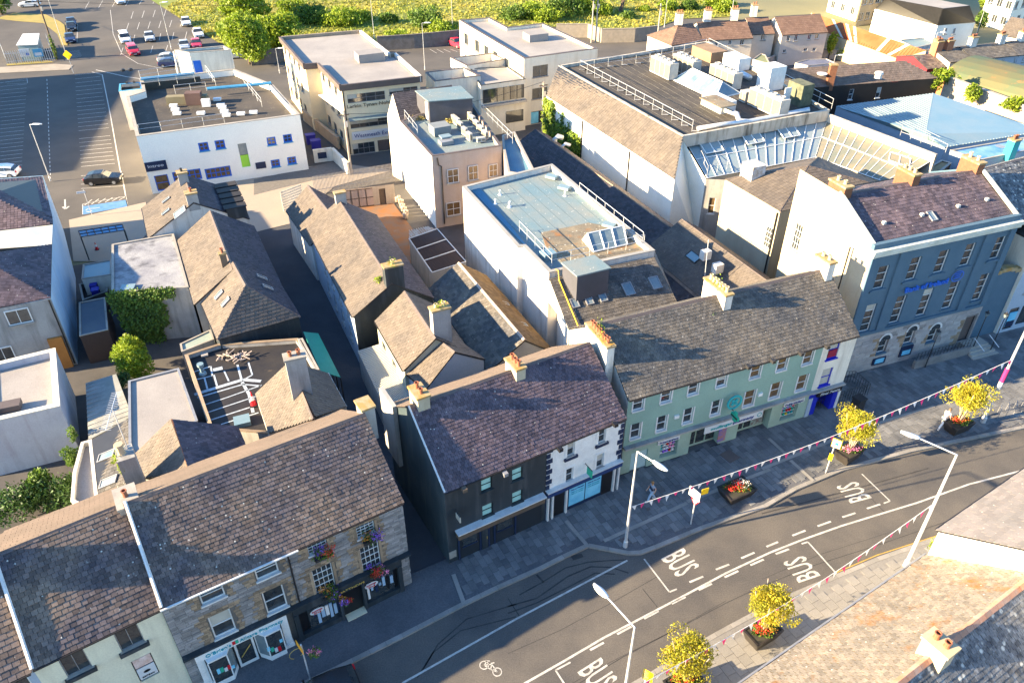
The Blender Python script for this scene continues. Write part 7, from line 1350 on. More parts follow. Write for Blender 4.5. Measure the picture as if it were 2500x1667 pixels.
MB().box(P('A1', 1700, 905, zi)+UP*.75, (1.9, 1.2, 1.5), rad(8)).build('brick_stack', mat('dark_brick', (.12, .07, .06)), IT); MB().box(P('A1', 1640, 900, zi)+UP*.5, (5, 1.0, 1.0), rad(8)).build('plant_plinth', mat('mossy_plinth', (.2, .17, .1)), IT); MB().box(P('A1', 1800, 930, zi)+UP*.5, (1, .6, .9), rad(8)).build('condenser', wpaint, IT)
ic = WF(P('A1', 1245, 790, zi), P('A1', 1755, 735, zi)); wbox(IT, ic, 0, ic.L, 0, .3, zi-.05, zi+1.0, mat('dark_upstand', (.05, .048, .04)), 'upstand_wall'); MB().tube([P('A1', 1225, 690, 7.3), P('A1', 1690, 640, 7.3)], .2, 6).build('blue_coping', ltblue, IT); MB().tube([P('A1', 1800, 775, 7.2), P('A2', 150, 725, 7.2)], .2, 6).build('blue_coping', ltblue, IT)
rg_ = 'handrails on the white and blue office roof'
for pts, l in (([('A1', 1235, 760, 7), ('A1', 1700, 715, 7)], 'handrail in front of the blue coping on the office roof'), ([('A1', 1225, 690, 7.1), ('A1', 1540, 640, 7.1)], 'handrail behind the blue coping beside the stair tower'), ([('A1', 1220, 1165, zi), ('A1', 1955, 1070, zi)], 'handrail along the front of the office roof'), ([('A1', 1530, 820, zi+.9), ('A1', 1800, 790, zi+.9)], 'handrail round the rooftop plant on the office'), ([('A1', 2130, 745, 7), ('A1', 2281, 930, 7)], 'handrail at the right edge of the office roof'), ([('A1', 1800, 640, 7), ('A1', 1880, 750, 7)], 'handrail beside the stair tower door')): rail(pp_(pts), 1.1, l, rg_, 2.2)
tw = thing('stair_tower', 'white rooftop stair tower with a blue door on the white and blue office', 'stair tower', tuple(P('A1', 1690, 635, 6.3)))
c_4 = ccw([tuple(P('A1', x, y, 9.4)) for x, y in ((1645, 462), (2012, 436), (1950, 402), (1520, 440))]); flatb(tw, c_4, 9.4, white, deckd, .3, .2, z0=6.2); twf = WF(P('A1', 1645, 462, 9.4), P('A1', 2012, 436, 9.4)); o = op2(twf, 'A1', 1700, 628, 1740, 520, off=-.05); wbox(tw, twf, o[0], o[0]+1.0, -.06, -.005, 6.4, 8.3, blue, 'door'); MB().tube([P('A1', 1510, 450, 9.3), P('A1', 1550, 640, 6.3)], .1, 4).build('stair_string', wpaint, tw)
for x, y in ((1100, 720), (1165, 715)): 
    t_ = thing('steel_flue', 'left steel flue behind the office roof' if x < 1150 else 'right steel flue behind the office roof', 'flue', tuple(P('A1', x, y, 5)), 'twin steel flues'); MB().tube([P('A1', x, y, 0), P('A1', x, y, zat('A1', x, y, 5, 'A1', x-22, y-100))], .16, 8).build('pipe', dmet, t_); pt = P('A1', x, y, 5); zt = zat('A1', x, y, 5, 'A1', x-22, y-100); MB().lathe(V((pt.x, pt.y, zt)), [(.3, 0), (.35, .2), (.1, .35)], 8).build('cap', dmet, t_)
blk('lower_blue_annex', 'small annex with a blue fascia and dark roof at the left of the office', 'building', [('A1', 1035, 800), ('A1', 1240, 775), ('A1', 1225, 720), ('A1', 1040, 735)], 5.4, whites, deckd, .4, .2, mcop=ltblue)
# cream newspaper office
CO = thing('cream_office_building', 'cream office building with shop lettering, brown fascia and a wide pale flat roof', 'office', tuple(P('A2', 740, 745, 9.2)))
zc = 9.2; cp_ = [('A2', 215, 320), ('A2', 425, 560), ('A2', 550, 550), ('A2', 740, 745), ('A2', 1465, 665), ('A2', 1230, 455), ('A2', 1190, 465), ('A2', 930, 260)]
cps = ccw([tuple(P(*p, zc)) for p in cp_]); cfw = WF(P('A2', 740, 745, zc), P('A2', 1465, 665, zc)); cfi = WF(cfw.p(.3, .3, 0), cfw.p(cfw.L-.3, .3, 0))
co = [op2(cfi, 'A2', 820, 905, 1140, 790, 'dark4'), op2(cfi, 'A2', 1180, 830, 1425, 750, 'dark4'), op2(cfi, 'A2', 845, 1125, 1160, 1010, 'dark4'), op2(cfi, 'A2', 870, 1360, 1050, 1230, 'dark4'), op2(cfi, 'A2', 1090, 1355, 1180, 1210, 'door')]
co = [(a, b, c, min(d, 8.4), k) for a, b, c, d, k in co]
wpol = inset(cps, .3); n_ = len(wpol); ia = min(range(n_), key=lambda i: (V((*wpol[i], 0))-cfi.A).length)
def sidew(w_):
    o = []
    if w_.L > 6 and w_.u.y < -.3:
        k_ = int(w_.L/3)
        for i in range(k_):
            for z in (1.2, 4.2, 7.0): o.append((i*3+.7, i*3+2.2, z, z+1.2, 'dark2'))
    return o
flatb(CO, wpol, 8.5, cream, deckw, .1, .1, ops={i: (co if (i == ia) else sidew(WF(wpol[i], wpol[(i+1) % n_]))) for i in range(n_)})
m = MB(); n_ = len(cps); inn_ = inset(cps, .45)
MB().prism(cps, 8.45, 8.52).build('soffit', brownf, CO)
for i in range(n_):
    a, b = V((*cps[i][:2], 0)), V((*cps[(i+1) % n_][:2], 0)); w_ = WF(a, b); dkf = w_.u.x > .3 or w_.u.y < -.3
    wbox(CO, w_, 0, w_.L, -.01, .3, 8.52, zc, brownf if (w_.u.x > .3) else (mat('tan_fascia', (.3, .24, .18)) if w_.u.y < -.3 else whites), 'fascia')
MB().prism(inn_, 8.7, 8.75).build('roof', deckw, CO); MB().box(P('A2', 1010, 520, 8.8)+UP*.5, (3.6, 2.4, 1.1), rad(24)).build('roof_box', deckw, CO)
text(CO, 'Larkin Tynan Nohilly', cfi.p(cfi.at('A2', 812, 945)[0], -.05, cfi.at('A2', 812, 945)[1]), cfi.u, UP, .62, MC['black_sign'], (cfi.at('A2', 1180, 905)[0]-cfi.at('A2', 812, 945)[0])*1.14)
a, z = cfi.at('A2', 858, 1222); b, _ = cfi.at('A2', 1180, 1190); bd = wbox(CO, cfi, a, min(cfi.L-.1, a+(b-a)*1.35), -.1, -.01, z, z+1.05, whc, 'sign_board'); text(bd, 'Westmeath Examiner', cfi.p(a+.25, -.12, z+.3), cfi.u, UP, .7, inkn, min(cfi.L-.6-a, (b-a)*1.3))
MB().par(cfi.p(co[2][0]-.2, -.8, co[2][3]+.1), cfi.u*(co[2][1]-co[2][0]+.4), cfi.n*.8+UP*.15, UP*.06).build('glass_canopy', glassb, CO)
cw_ = [P('A2', 560, 825, 5.6), P('A2', 780, 990, 5.6)]; q_ = WF(cw_[0], cw_[1]); 
for i in range(12): wbox(CO, q_, 0, q_.L, .1*i, .1*i+.06, 5.5, 5.58, wpaint, 'louvre_slat')
MB().tube([cfi.p(.1, -.1, 8.4), cfi.p(.1, -.1, .2)], .08, 6).build('downpipe', pipe, CO)
# annexes and right office
blk('white_parapet_block', 'small open-topped white parapet block right of the cream office roof', 'building', [('A2', 1490, 632), ('A2', 1830, 590), ('A2', 1972, 662), ('A2', 1570, 712)], 7.6, white, deckw, 1.2, .3, mcop=brownf)
blk('white_parapet_block', 'open-topped white parapet block behind, beside the right office', 'building', [('A2', 1708, 505), ('A2', 2070, 465), ('A2', 2188, 520), ('A2', 1850, 575)], 7.6, white, deckw, 1.2, .3, mcop=brownf)
lk = blk('link_office', 'low cream link office with a blue-shaded roof and a long dark window band', 'office', [('A2', 1972, 748), ('A3', 155, 692), ('A3', 0, 585), ('A2', 1880, 600)], 7.0, offc, deckw, .15, .2, mcop=dkr)
lf = WF(P('A2', 1972, 748, 7), P('A3', 155, 692, 7)); wbox(lk, lf, .3, lf.L-.3, -.08, -.01, 4.6, 6.4, glass, 'window_band'); wbox(lk, lf, 0, lf.L, -.5, 0, 4.1, 4.4, gmet, 'ledge'); wbox(lk, lf, lf.L*.55, lf.L*.95, -.08, -.01, 1.4, 3, glass, 'window')
for i in range(7): wbox(lk, lf, .3+i*(lf.L-.7)/6, .42+i*(lf.L-.7)/6, -.1, -.08, 4.6, 6.4, dmet, 'mullion')
RO = thing('right_office_building', 'cream three storey office with a pale flat roof and a bright shop poster below', 'office', tuple(P('A3', 140, 510, 9.3)))
rp4 = [('A2', 1785, 178), ('A3', 140, 512), ('A3', 783, 425), ('A3', 305, 205), ('A2', 2210, 240), ('A2', 2050, 157)]; rps = ccw([tuple(P(*p, 9.3)) for p in rp4]); rf_ = WF(P('A3', 140, 512, 9.3), P('A3', 783, 425, 9.3)); rl_ = WF(P('A2', 1785, 178, 9.3), P('A3', 140, 512, 9.3))
ro = [op2(rf_, 'A3', 215, 680, 350, 560, 'dark2'), op2(rf_, 'A3', 210, 870, 345, 755, 'dark2'), op2(rf_, 'A3', 200, 1085, 300, 960, 'dark')]
rlo = [op2(rl_, 'A2', x0, y0, x1, y1, 'dark2') for x0, y0, x1, y1 in ((1830, 375, 1862, 290), (1920, 430, 1962, 350), (2000, 470, 2042, 395), (2085, 480, 2115, 440), (2190, 570, 2205, 490))]; rlo = [((a+b)/2-.8, (a+b)/2+.8, 6.2, 7.9, k) for a, b, c, d, k in rlo]+[((a+b)/2-.8, (a+b)/2+.8, 3.0, 4.6, k) for a, b, c, d, k in rlo]
ops_ = {}
for i in range(6):
    w_ = WF(rps[i], rps[(i+1) % 6])
    if (w_.A-rf_.A).length < .1: ops_[i] = ro
    if (w_.A-rl_.A).length < .1: ops_[i] = rlo
flatb(RO, rps, 9.3, offc, deckw, .4, .35, ops=ops_, mcop=brownf); MB().box(P('A3', 240, 340, 9)+UP*.4, (3, 2.4, 1.0), rad(24)).build('roof_box', deckw, RO); o = ro[2]; wbox(RO, rf_, o[0], o[1]-.6, .02, .06, o[2]+.1, o[3]-.1, poster, 'shop_poster')
# boundary walls and fences
pxwall('boundary_wall', 'dark board wall in front of the meadow behind the big trees', [('A2', -20, 575), ('A2', 285, 535)], 2.2, mat('grey_boards', (.2, .17, .15), (.14, .12, .1), 1.5, .9), .2, 'wall')
pxwall('boundary_wall', 'dark board wall between the meadow and the far car park', [('A2', 1080, 445), ('A2', 1400, 425), ('A2', 1800, 385)], 2.4, MC['grey_boards'], .2, 'wall')
pxwall('boundary_wall', 'concrete panel wall between meadow and the bend of the side road', [('A3', 420, 330), ('A3', 690, 330), ('A3', 810, 375), ('A3', 1100, 370), ('A3', 1300, 345)], 2.4, mat('concrete_panels', (.3, .26, .21), (.24, .21, .17), 1.5, .9), .2, 'wall')
pxwall('forecourt_wall', 'low white wall with two notice boards beside the white and blue office', [('A2', 530, 1420), ('A2', 690, 1400), ('A2', 820, 1530)], 1.6, white, .25, 'wall'); 
bwf = WF(P('A2', 530, 1420), P('A2', 690, 1400)); wbox(bpy.data.objects['forecourt_wall'], bwf, .5, 1.6, -.06, -.01, .5, 1.3, navy, 'notice_board')
pxwall('bin_store_wall', 'tan capped wall beside the blue bins next to the cream office', [('A2', 430, 1050), ('A2', 735, 1300)], 1.5, mat('tan_wall', (.42, .32, .22)), .3, 'wall')
for i, (x, y) in enumerate(((500, 1250), (545, 1300))):
    b_ = thing('blue_bin', ['blue lidded bin nearest the white and blue office corner', 'blue lidded bin beside the low white wall'][i], 'bin', tuple(P('A2', x, y)), 'blue bins by the cream office'); p = P('A2', x, y); MB().box(p+UP*.6, (1.2, .8, 1.2), .4).build('body', bin_, b_); MB().box(p+UP*1.25, (1.3, .9, .12), .4).build('lid', bin_, b_)
pxwall('garden_wall', 'grey block garden wall below the brown roofed houses', [('A3', 2150, 640), ('A4', 250, 510), ('A4', 640, 520)], 1.6, conc, .2, 'wall')
blk('garden_shed', 'flat green-roofed garden shed right of the store handrail', 'shed', [('A3', 2130, 520), ('A3', 2281, 560), ('A4', 30, 480), ('A3', 2200, 470)], 2.6, pg, mat('green_felt', (.2, .22, .12)), .05, .1); blk('garden_shed', 'long shed with a dark blue-grey roof below the detached house', 'shed', [('A4', 290, 550), ('A4', 400, 575), ('A4', 640, 550), ('A4', 560, 515), ('A4', 400, 520)], 2.8, whites, mat('blue_grey_felt', (.12, .13, .18)), .05, .1)
blk('pale_flat_annex', 'annex with a pale blue flat roof beside the rusty shed', 'building', [('A4', 1190, 350), ('A4', 1330, 420), ('A4', 1520, 380), ('A4', 1420, 330)], 4.5, whites, corrb, .1, .2)
# ================= trees, cars, street furniture, people =================
def tree(label, p, h, rd, m, n=3500, size=.4, group=None, tr_=.25, name='tree', bk=barkd, clumps=14, cz=None):
    r_ = thing(name, label, 'tree', tuple(p), group); p = V(p); cz = cz or h-rd[2]
    t = MB(); t.tube([p, p+V((.1, 0, cz*.5)), p+V((0, .1, cz))], tr_, 7, tr_*.5)
    for i in range(5): a = i*1.3; t.tube([p+UP*cz*.45, p+V((math.cos(a)*rd[0]*.35, math.sin(a)*rd[1]*.35, cz)), p+V((math.cos(a)*rd[0]*.6, math.sin(a)*rd[1]*.6, cz+rd[2]*.4))], tr_*.45, 5, tr_*.12)
    t.build('trunk', bk, r_, smooth=True); leaves('crown', p+UP*cz, rd, n, size, m, r_, clumps=clumps); return r_
tree('nearest big round green tree at the corner of the car park', P('A1', 2180, 560), 8.5, (5.2, 5.2, 4.2), leafy, 9000, .42, 'big trees behind the offices', .35, clumps=26)
tree('big green tree overlapping behind the nearest one, top left of the meadow', P('A2', -60, 240), 8.5, (6, 6, 4.3), leafy, 8000, .5, 'big trees behind the offices', .35, clumps=26)
tree('broad green tree between the round tree and the cream office roof', P('A2', 170, 420), 6.5, (6, 5, 3.4), leafy, 7000, .5, 'big trees behind the offices', .35, clumps=24)
tree('dark green tree in the extreme upper left corner', P('A1', 20, 130), 6, (3.4, 3, 3), leafg, 1800, .5)
shr = [('A2', 500, 200, 4.5, 'wide green thicket behind the cream office roof'), ('A2', 760, 230, 4.5, 'green thicket left of the thin lamp post'), ('A2', 350, 130, 4, 'green bushes between the big trees and the thicket'), ('A2', 1500, 240, 4.2, 'dark rounded shrub right of the thin lamp post'), ('A2', 1640, 300, 3.2, 'pale shrub in front of the dark rounded one'), ('A2', 1260, 360, 2.6, 'bush hanging over the dark board wall'), ('A3', 500, 130, 5, 'large dark green shrub behind the right office roof'), ('A3', 690, 110, 4.4, 'dark green shrub beside the bare tree'), ('A3', 220, 150, 4.2, 'bright bush behind the left of the right office roof'), ('A3', 60, 170, 3.4, 'low bush at the back edge of the right office'), ('A3', 350, 190, 3, 'small bright bush between the shrubs'), ('A3', 830, 130, 2.6, 'low green bush right of the bare tree'), ('A3', 1040, 160, 1.8, 'small round green bush in the dry grass'), ('A3', 1190, 100, 1.4, 'tiny green bush in the middle of the meadow'), ('A3', 1380, 85, 2.6, 'flat green bushes in the upper meadow'), ('A3', 1580, 85, 2.4, 'green bush in the meadow near the upper road'), ('A3', 1800, 60, 3.2, 'green bush near the right end of the meadow'), ('A3', 1890, 110, 3, 'bright bush at the right corner of the meadow'), ('A2', 1180, 200, 2.2, 'small olive bush in the open meadow'), ('A2', 900, 190, 3, 'bright bush at the edge of the thicket')]
for i, (k, x, y, s_, l) in enumerate(shr):
    p = P(k, x, y); t_ = thing('meadow_shrub', l, 'shrub', tuple(p), 'shrubs in the dry meadow'); leaves('foliage', p+UP*s_*.35, (s_*1.05, s_*.9, s_*.55), int(900+s_*330), .42, leafg if i % 3 == 0 else leafy, t_, clumps=16); MB().tube([p, p+UP*s_*.4], .12, 5).build('stem', barkd, t_)
bt = thing('bare_tree', 'leafless dark tree standing in the meadow', 'tree', tuple(P('A3', 975, 105))); m = MB(); p = P('A3', 975, 105); m.tube([p, p+V((.8, 0, 3)), p+V((2.6, 0, 5.5))], .45, 6, .15); m.tube([p+V((.5, 0, 2)), p+V((-1.2, 0, 4.5)), p+V((-1.5, 0, 6.5))], .25, 5, .08); m.tube([p+V((1.2, 0, 3.8)), p+V((3.8, .5, 4.6))], .15, 5, .05); m.build('trunk', barkd, bt)
for k, x, y, h, w_, l in (('A4', 575, 520, 5, 1.0, 'slim bright green tree by the corner of the detached house'), ('A4', 130, 520, 2.6, 1.8, 'rounded bright green bush in the garden below the detached house'), ('A4', 705, 520, 2.4, 1.3, 'small bright bush below the rusty shed'), ('A4', 1890, 130, 6, 1.6, 'bright green tree between the white house and the corner apartments'), ('A4', 1870, 300, 5, 1.6, 'dark green conifer below the corner apartments'), ('A3', 2210, 470, 1.8, 1.2, 'garden shrub beside the flat green-roofed shed'), ('A4', 1240, 500, 2.2, 2.2, 'green bush at the lower end of the rusty shed')):
    tree(l, P(k, x, y), h, (w_, w_, h*.42), leafg if 'dark' in l else leafy, 1100, .3, tr_=.1)
# hatchback
def car(paint, name='parked_car', L=4.2, W_=1.76, Hh=1.45, van=False, label='', group=None):
    r_ = thing(name, label, 'car', (0, 0, 0), group); w2 = W_/2
    st = [(-L/2, .42, .35, .62, .62, .72), (-L/2+.12, .28, .3, .78, .8, .85), (-L/2+.75, .24, .28, .88, .93, .95), (-L/2+1.25, .24, .28, .92, .98, .98), (-L/2+1.95, .24, .28, .94, Hh-.06, .80), (-.1, .24, .28, .95, Hh, .80), (L/2-1.2, .24, .28, .97, Hh-.02, .80), (L/2-.45, .26, .28, .98, Hh-.18, .78), (L/2-.1, .3, .3, .92, 1.0, .9), (L/2, .42, .35, .7, .72, .8)]
    if van: st[2] = (-L/2+.5, .24, .28, .95, 1.0, .95); st[3] = (-L/2+.8, .24, .28, 1., 1.1, .98); st[4] = (-L/2+1.3, .24, .28, 1.05, Hh-.06, .88); st[7] = (L/2-.2, .26, .28, 1., Hh-.05, .86)
    secs = []
    for x, zb, _, zs, zt, wt in st:
        e = .92 if x in (st[0][0], st[-1][0]) else 1.
        secs.append([V((x, -w2*e, zb)), V((x, -w2*e*1.0, zs*.75)), V((x, -w2*e*.97, zs)), V((x, -w2*wt*e, zt-.05)), V((x, -w2*wt*e*.85, zt)), V((x, w2*wt*e*.85, zt)), V((x, w2*wt*e, zt-.05)), V((x, w2*e*.97, zs)), V((x, w2*e, zs*.75)), V((x, w2*e, zb))])
    b = MB(); g = MB(); b.v = [p for s_ in secs for p in s_]; n = 10
    for i in range(len(secs)-1):
        for j in range(n):
            a0, a1 = i*n+j, i*n+(j+1) % n; f = (a0, a1, a1+n, a0+n); cab = 4 <= i <= 6; side = j in (2, 6)
            if (side and 3 <= i <= 7) or (j in (3, 4, 5) and i in (3, 7)):
                q_ = [b.v[k] for k in f]
                if side and cab:
                    c_ = sum(q_, V())/4; q_ = [c_+(p-c_)*.93 for p in q_]; nn = V((0, -1 if j == 2 else 1, .3)).normalized()*.012; g.poly([p+nn for p in q_])
                    b.f.append(f)
                else: g.poly(q_)
            else: b.f.append(f)
    b.f.append(tuple(range(n))); b.f.append(tuple(range((len(secs)-1)*n, len(secs)*n))[::-1])
    b.build('body', paint, r_, smooth=False); g.build('windows', glass, r_)
    for sx in (-L/2+.8, L/2-.8):
        for sy in (-1, 1):
            w_ = MB().tube([V((sx, sy*(w2-.18), .31)), V((sx, sy*(w2+.02), .31))], .32, 14).build('wheel', rubber, r_); MB().tube([V((sx, sy*(w2+.0), .31)), V((sx, sy*(w2+.035), .31))], .2, 10).build('rim', gmet, w_)
    for sy in (-1, 1):
        MB().box((-L/2+.1, sy*(w2-.3), .66), (.16, .36, .15)).build('headlight', whc, r_); MB().box((L/2-.06, sy*(w2-.2), .8), (.14, .24, .22)).build('tail_light', redp, r_); MB().box((-L/2+1.55, sy*(w2+.08), .98), (.12, .2, .14)).build('mirror', paint, r_)
    MB().box((-L/2-.005, 0, .5), (.05, .9, .2)).build('grille', dmet, r_); MB().box((-L/2-.02, 0, .42), (.03, .5, .11)).build('number_plate', whc, r_); return r_
pnt = lambda n, c: mat('car_paint_'+n, c, c, 1, .25, fine=.02, spec=.6)
PW, PS, PD, PB, PR, PN = pnt('white', (.75, .75, .74)), pnt('silver', (.42, .45, .48)), pnt('charcoal', (.05, .055, .07)), pnt('black', (.012, .012, .014)), pnt('red', (.55, .03, .06)), pnt('navy', (.02, .03, .09))
def putcar(k, x, y, paint, label, az=None, da=0, **kw):
    p = P(k, x, y); c = car(paint, label=label, group='cars in the car park', **kw); c.location = p; c.rotation_euler = (0, 0, (math.atan2(-p.y, -p.x)+math.pi if az is None else rad(az))+da); return c
for k, x, y, pt, l, az, da, kw in [('A1', 1095, 365, PW, 'white people carrier at the left end of the middle row', None, .05, dict(van=True, Hh=1.75, L=4.5)), ('A1', 1308, 350, PS, 'silver car alone two bays right of the white people carrier', None, 0, {}), ('A1', 1165, 470, PR, 'bright red car in front of the white people carrier', None, .1, dict(van=True, Hh=1.6)),
    ('A1', 1625, 218, PW, 'white car in the far row near the big tree', None, 0, {}), ('A1', 1730, 318, PW, 'white car parked closest to the big round tree', None, .05, {}), ('A1', 1610, 425, PS, 'grey-blue car just behind the stair tower', None, 0, {}), ('A1', 1715, 412, PR, 'dark red car just behind the stair tower', None, 0, {}),
    ('A1', 628, 222, PN, 'furthest of the three dark cars by the dry verge', None, 0, {}), ('A1', 628, 262, PB, 'middle one of the three dark cars by the dry verge', None, 0, {}), ('A1', 618, 362, PN, 'nearest of the three dark cars by the dry verge', None, 0, {}), ('A1', 265, 60, PW, 'white saloon seen side-on in the upper left corner', 12, 0, {}), ('A1', 1050, 30, PW, 'white car cut by the top edge of the picture', None, .1, {}),
    ('A1', 1500, 578, PN, 'dark blue car nose-out behind the left of the stair tower', 8, math.pi, {}), ('A1', 1490, 535, PS, 'silver car behind the dark blue one', 8, math.pi, {}), ('A1', 2035, 505, PS, 'silver car half hidden below the big round tree', 12, 0, {}), ('B1', 915, 165, PB, 'black hatchback parked across the bays near the blue disabled bay', 9, math.pi, {}), ('B1', 20, 110, PW, 'white hatchback cut by the left edge with red tail lights showing', 8, 0, {}),
    ('A2', 1765, 405, PR, 'red car parked beside the right office', None, .6, {}), ('A1', 2060, 10, PD, 'dark car cut by the top edge above the big tree', 10, 0, {})]: putcar(k, x, y, pt, l, az, da, **kw)
c = car(PB, label='black car roof cut by the bottom edge on the street', group=None); c.location = P('D2', 590, 1740); c.rotation_euler = (0, 0, rad(28))
# lamp posts
def lamp(k, x, y, h, label, hd, L_=1.7, group='street lamps', head=True, r0=.1, mm=galv, rise=.25):
    p = P(k, x, y, .1); r_ = thing('street_lamp', label, 'street lamp', tuple(p), group); MB().tube([p, p+UP*h], r0, 8, r0*.5).build('pole', mm, r_); MB().lathe(p, [(r0*1.5, 0), (r0*1.4, .5), (r0, .55)], 8).build('base', mm, r_)
    if head:
        d = V((math.cos(rad(hd)), math.sin(rad(hd)), 0)); a = p+UP*h; b = a+d*L_+UP*rise; MB().tube([a, b], .04, 6).build('arm', mm, r_); n = V((-d.y, d.x, 0)); q_ = MB(); m_ = 7
        for i in range(m_+1):
            t = i/m_; wd = .2*math.sin(math.pi*min(1, t*.85+.1))**.7; c_ = b+d*(t*1.0-.05)
            q_.v += [c_-n*wd, c_-n*wd*.5+UP*.1, c_+n*wd*.5+UP*.1, c_+n*wd, c_-UP*.05]
        for i in range(m_):
            for j in range(5): a_, b_ = i*5+j, i*5+(j+1) % 5; q_.f.append((a_, b_, b_+5, a_+5))
        q_.f += [(4, 3, 2, 1, 0), tuple(m_*5+j for j in range(5))]; q_.build('lamp_head', mat('lamp_head_white', (.72, .75, .76), None, 1, .4), r_, smooth=True)
    return r_
lamp('D3', 1020, 380, 8.2, 'tall street lamp on the pavement in front of the pharmacy, arm to the right', -48, 1.2, rise=.05)
lamp('D4', 1250, 550, 9.4, 'tall white street lamp at the kerb by the white gable, arm to the left', 148, 2.0, r0=.12)
lamp('D3', 1000, 1750, 6.7, 'street lamp rising from the bottom edge with its head over the road', 128, 1.9)
lamp('C4', 1920, 750, 11, 'lamp column by the second flowering planter, leaning into the upper right edge', 40, .1, head=False, r0=.13)
bc = bpy.data.objects['street_lamp.003']; bc['label'] = 'thick lamp column with a pink banner wrap right of the second planter tree'
MB().tube([ORG[bc]+UP*3.9, ORG[bc]+UP*5.1], .15, 8).build('pink_wrap', pinkp, bc); MB().tube([ORG[bc]+UP*3.3, ORG[bc]+UP*3.9], .15, 8).build('white_wrap', whc, bc)
for k, x, y, h, l in (('A1', 1492, 432, 8, 'double-armed lamp in the car park behind the stair tower'), ('A2', 1048, 338, 7.5, 'thin lamp post at the meadow edge behind the cream office'), ('A2', 1488, 610, 7.5, 'lamp post between the cream office and the parapet blocks'), ('A2', 1730, 290, 7, 'lamp post at the left of the right office'), ('A2', 225, 640, 4, 'short lamp post left of the cream office'), ('A3', 1360, 240, 6, 'lamp post by the left brown roofed house'), ('A3', 1940, 165, 7, 'lamp post at the right end of the meadow'), ('B1', 440, 150, 7, 'lamp with bright white heads behind the grey rear house'), ('A1', 590, 520, 10, 'leaning-looking lamp post beside the yellow diamond sign'), ('A4', 560, 830, 6, 'thin lamp post in front of the black walled house'), ('A4', 1430, 610, 6, 'pole by the dark red walled house'), ('A4', 1860, 320, 6, 'pole below the corner apartments')):
    lamp(k, x, y, h, l, 0, .5, 'thin lamp posts in the background', r0=.06, rise=.05)
up_ = 'wooden utility poles'
for k, x, y, h, l in (('A2', 850, 1520, 8, 'pale utility pole in front of the newspaper office'), ('A1', 500, 520, 10, 'ivy-clad utility pole at the corner of the fenced kiosk'), ('A3', 725, 375, 8, 'left of two poles at the meadow gate'), ('A3', 762, 372, 8, 'right of two poles at the meadow gate'), ('A3', 1290, 440, 8, 'utility pole behind the far handrail of the store'), ('A3', 300, 1155, 7, 'concrete pole beside the ivy on the store wall')):
    p = P(k, x, y); r_ = thing('utility_pole', l, 'pole', tuple(p), up_); MB().tube([p, p+UP*h], .16, 7, .11).build('pole', barkd if 'wood' in l or 'ivy-clad' in l else mat('pale_pole', (.42, .36, .3)), r_); MB().box(p+UP*(h-.5), (1.2, .12, .12), .4).build('cross_arm', barkd, r_); MB().box(p+UP*(h-1.6)+V((.2, 0, 0)), (.3, .3, .7)).build('junction_box', gmet, r_)
p = P('A1', 500, 520); iv3 = thing('ivy', 'ivy climbing the utility pole beside the kiosk', 'ivy', tuple(p)); leaves('foliage', p+UP*2.2, (.5, .5, 2.4), 500, .25, leafg, iv3)
wi = thing('overhead_cable', 'thin overhead cables crossing the car park and meadow', 'cable', (0, 0, 8)); 
for a, b in ((P('A1', 500, 520)+UP*9.6, P('A2', 1730, 290)+UP*6.8), (P('A1', 500, 520)+UP*9.2, P('A1', -300, 300)+UP*8), (P('A2', 850, 1520)+UP*7.6, P('A3', 300, 1155)+UP*7)):
    pts = [a.lerp(b, i/12)-UP*(1.2*math.sin(math.pi*i/12)) for i in range(13)]; MB().tube(pts, .025, 4).build('cable', dmet, wi)
# kiosk and palisade fence, upper left
ko = thing('substation_kiosk', 'small white-roofed kiosk inside a palisade fence at the upper left', 'kiosk', tuple(P('A1', 260, 440))); kc = ccw([tuple(P('A1', x, y, 2.7)) for x, y in ((150, 395), (320, 388), (335, 296), (205, 300))]); MB().prism(kc, 0, 2.65).build('wall', corrb, ko); MB().prism(inset(kc, -.15), 2.65, 2.75).build('roof', whc, ko)
kf = thing('palisade_fence', 'grey palisade fence with two sign boards round the kiosk', 'fence', tuple(P('A1', 60, 565))); pts = [P('A1', 35, 480), P('A1', 70, 565), P('A1', 480, 535), P('A1', 430, 400)]
for a, b in zip(pts, pts[1:]):
    n = int((b-a).length/.35)
    for i in range(n): MB().box(a.lerp(b, i/n)+UP*1.1, (.08, .03, 2.2), math.atan2((b-a).y, (b-a).x)).build('pale', galv, kf)
    for z in (.5, 1.8): MB().tube([a+UP*z, b+UP*z], .03, 4).build('rail', galv, kf)
for x0, x1, mm in ((200, 290, whc), (320, 400, ltblue)): 
    a, b = P('A1', x0, 549), P('A1', x1, 542); w_ = WF(a, b); q_ = wbox(kf, w_, 0, w_.L, -.12, -.06, 1.0, 2.3, mm, 'sign_board'); w_.box(MB(), w_.L*.6, w_.L*.85, -.14, -.12, 1.2, 1.6).build('parking_symbol', blue, q_) if mm is whc else w_.box(MB(), .2, w_.L-.2, -.14, -.12, 1.2, 1.7).build('white_strip', whc, q_)
def sign(k, x, y, h, label, plates, post=galv, r=.045):
    p = P(k, x, y, .12); r_ = thing('road_sign', label, 'sign', tuple(p)); MB().tube([p, p+UP*h], r, 6).build('post', post, r_)
    for z, w_, hh, az, m, rot, off in plates:
        u = V((math.cos(rad(az)), math.sin(rad(az)), 0)); c_ = p+UP*z+u*off; n = V((-u.y, u.x, 0)); a = u*w_/2; b = UP*hh/2
        if rot: a, b = (u+UP)*w_/2/1.0*.7, (UP-u)*hh/2*.7
        MB().par(c_-a-b-n*.02-n*.06, a*2, b*2, n*.03).build('sign_plate', m, r_)
    return r_
sign('A1', 640, 640, 3.2, 'yellow diamond warning sign on a post by the kiosk path', [(3.0, 1.1, 1.1, 0, yel, True, 0)])
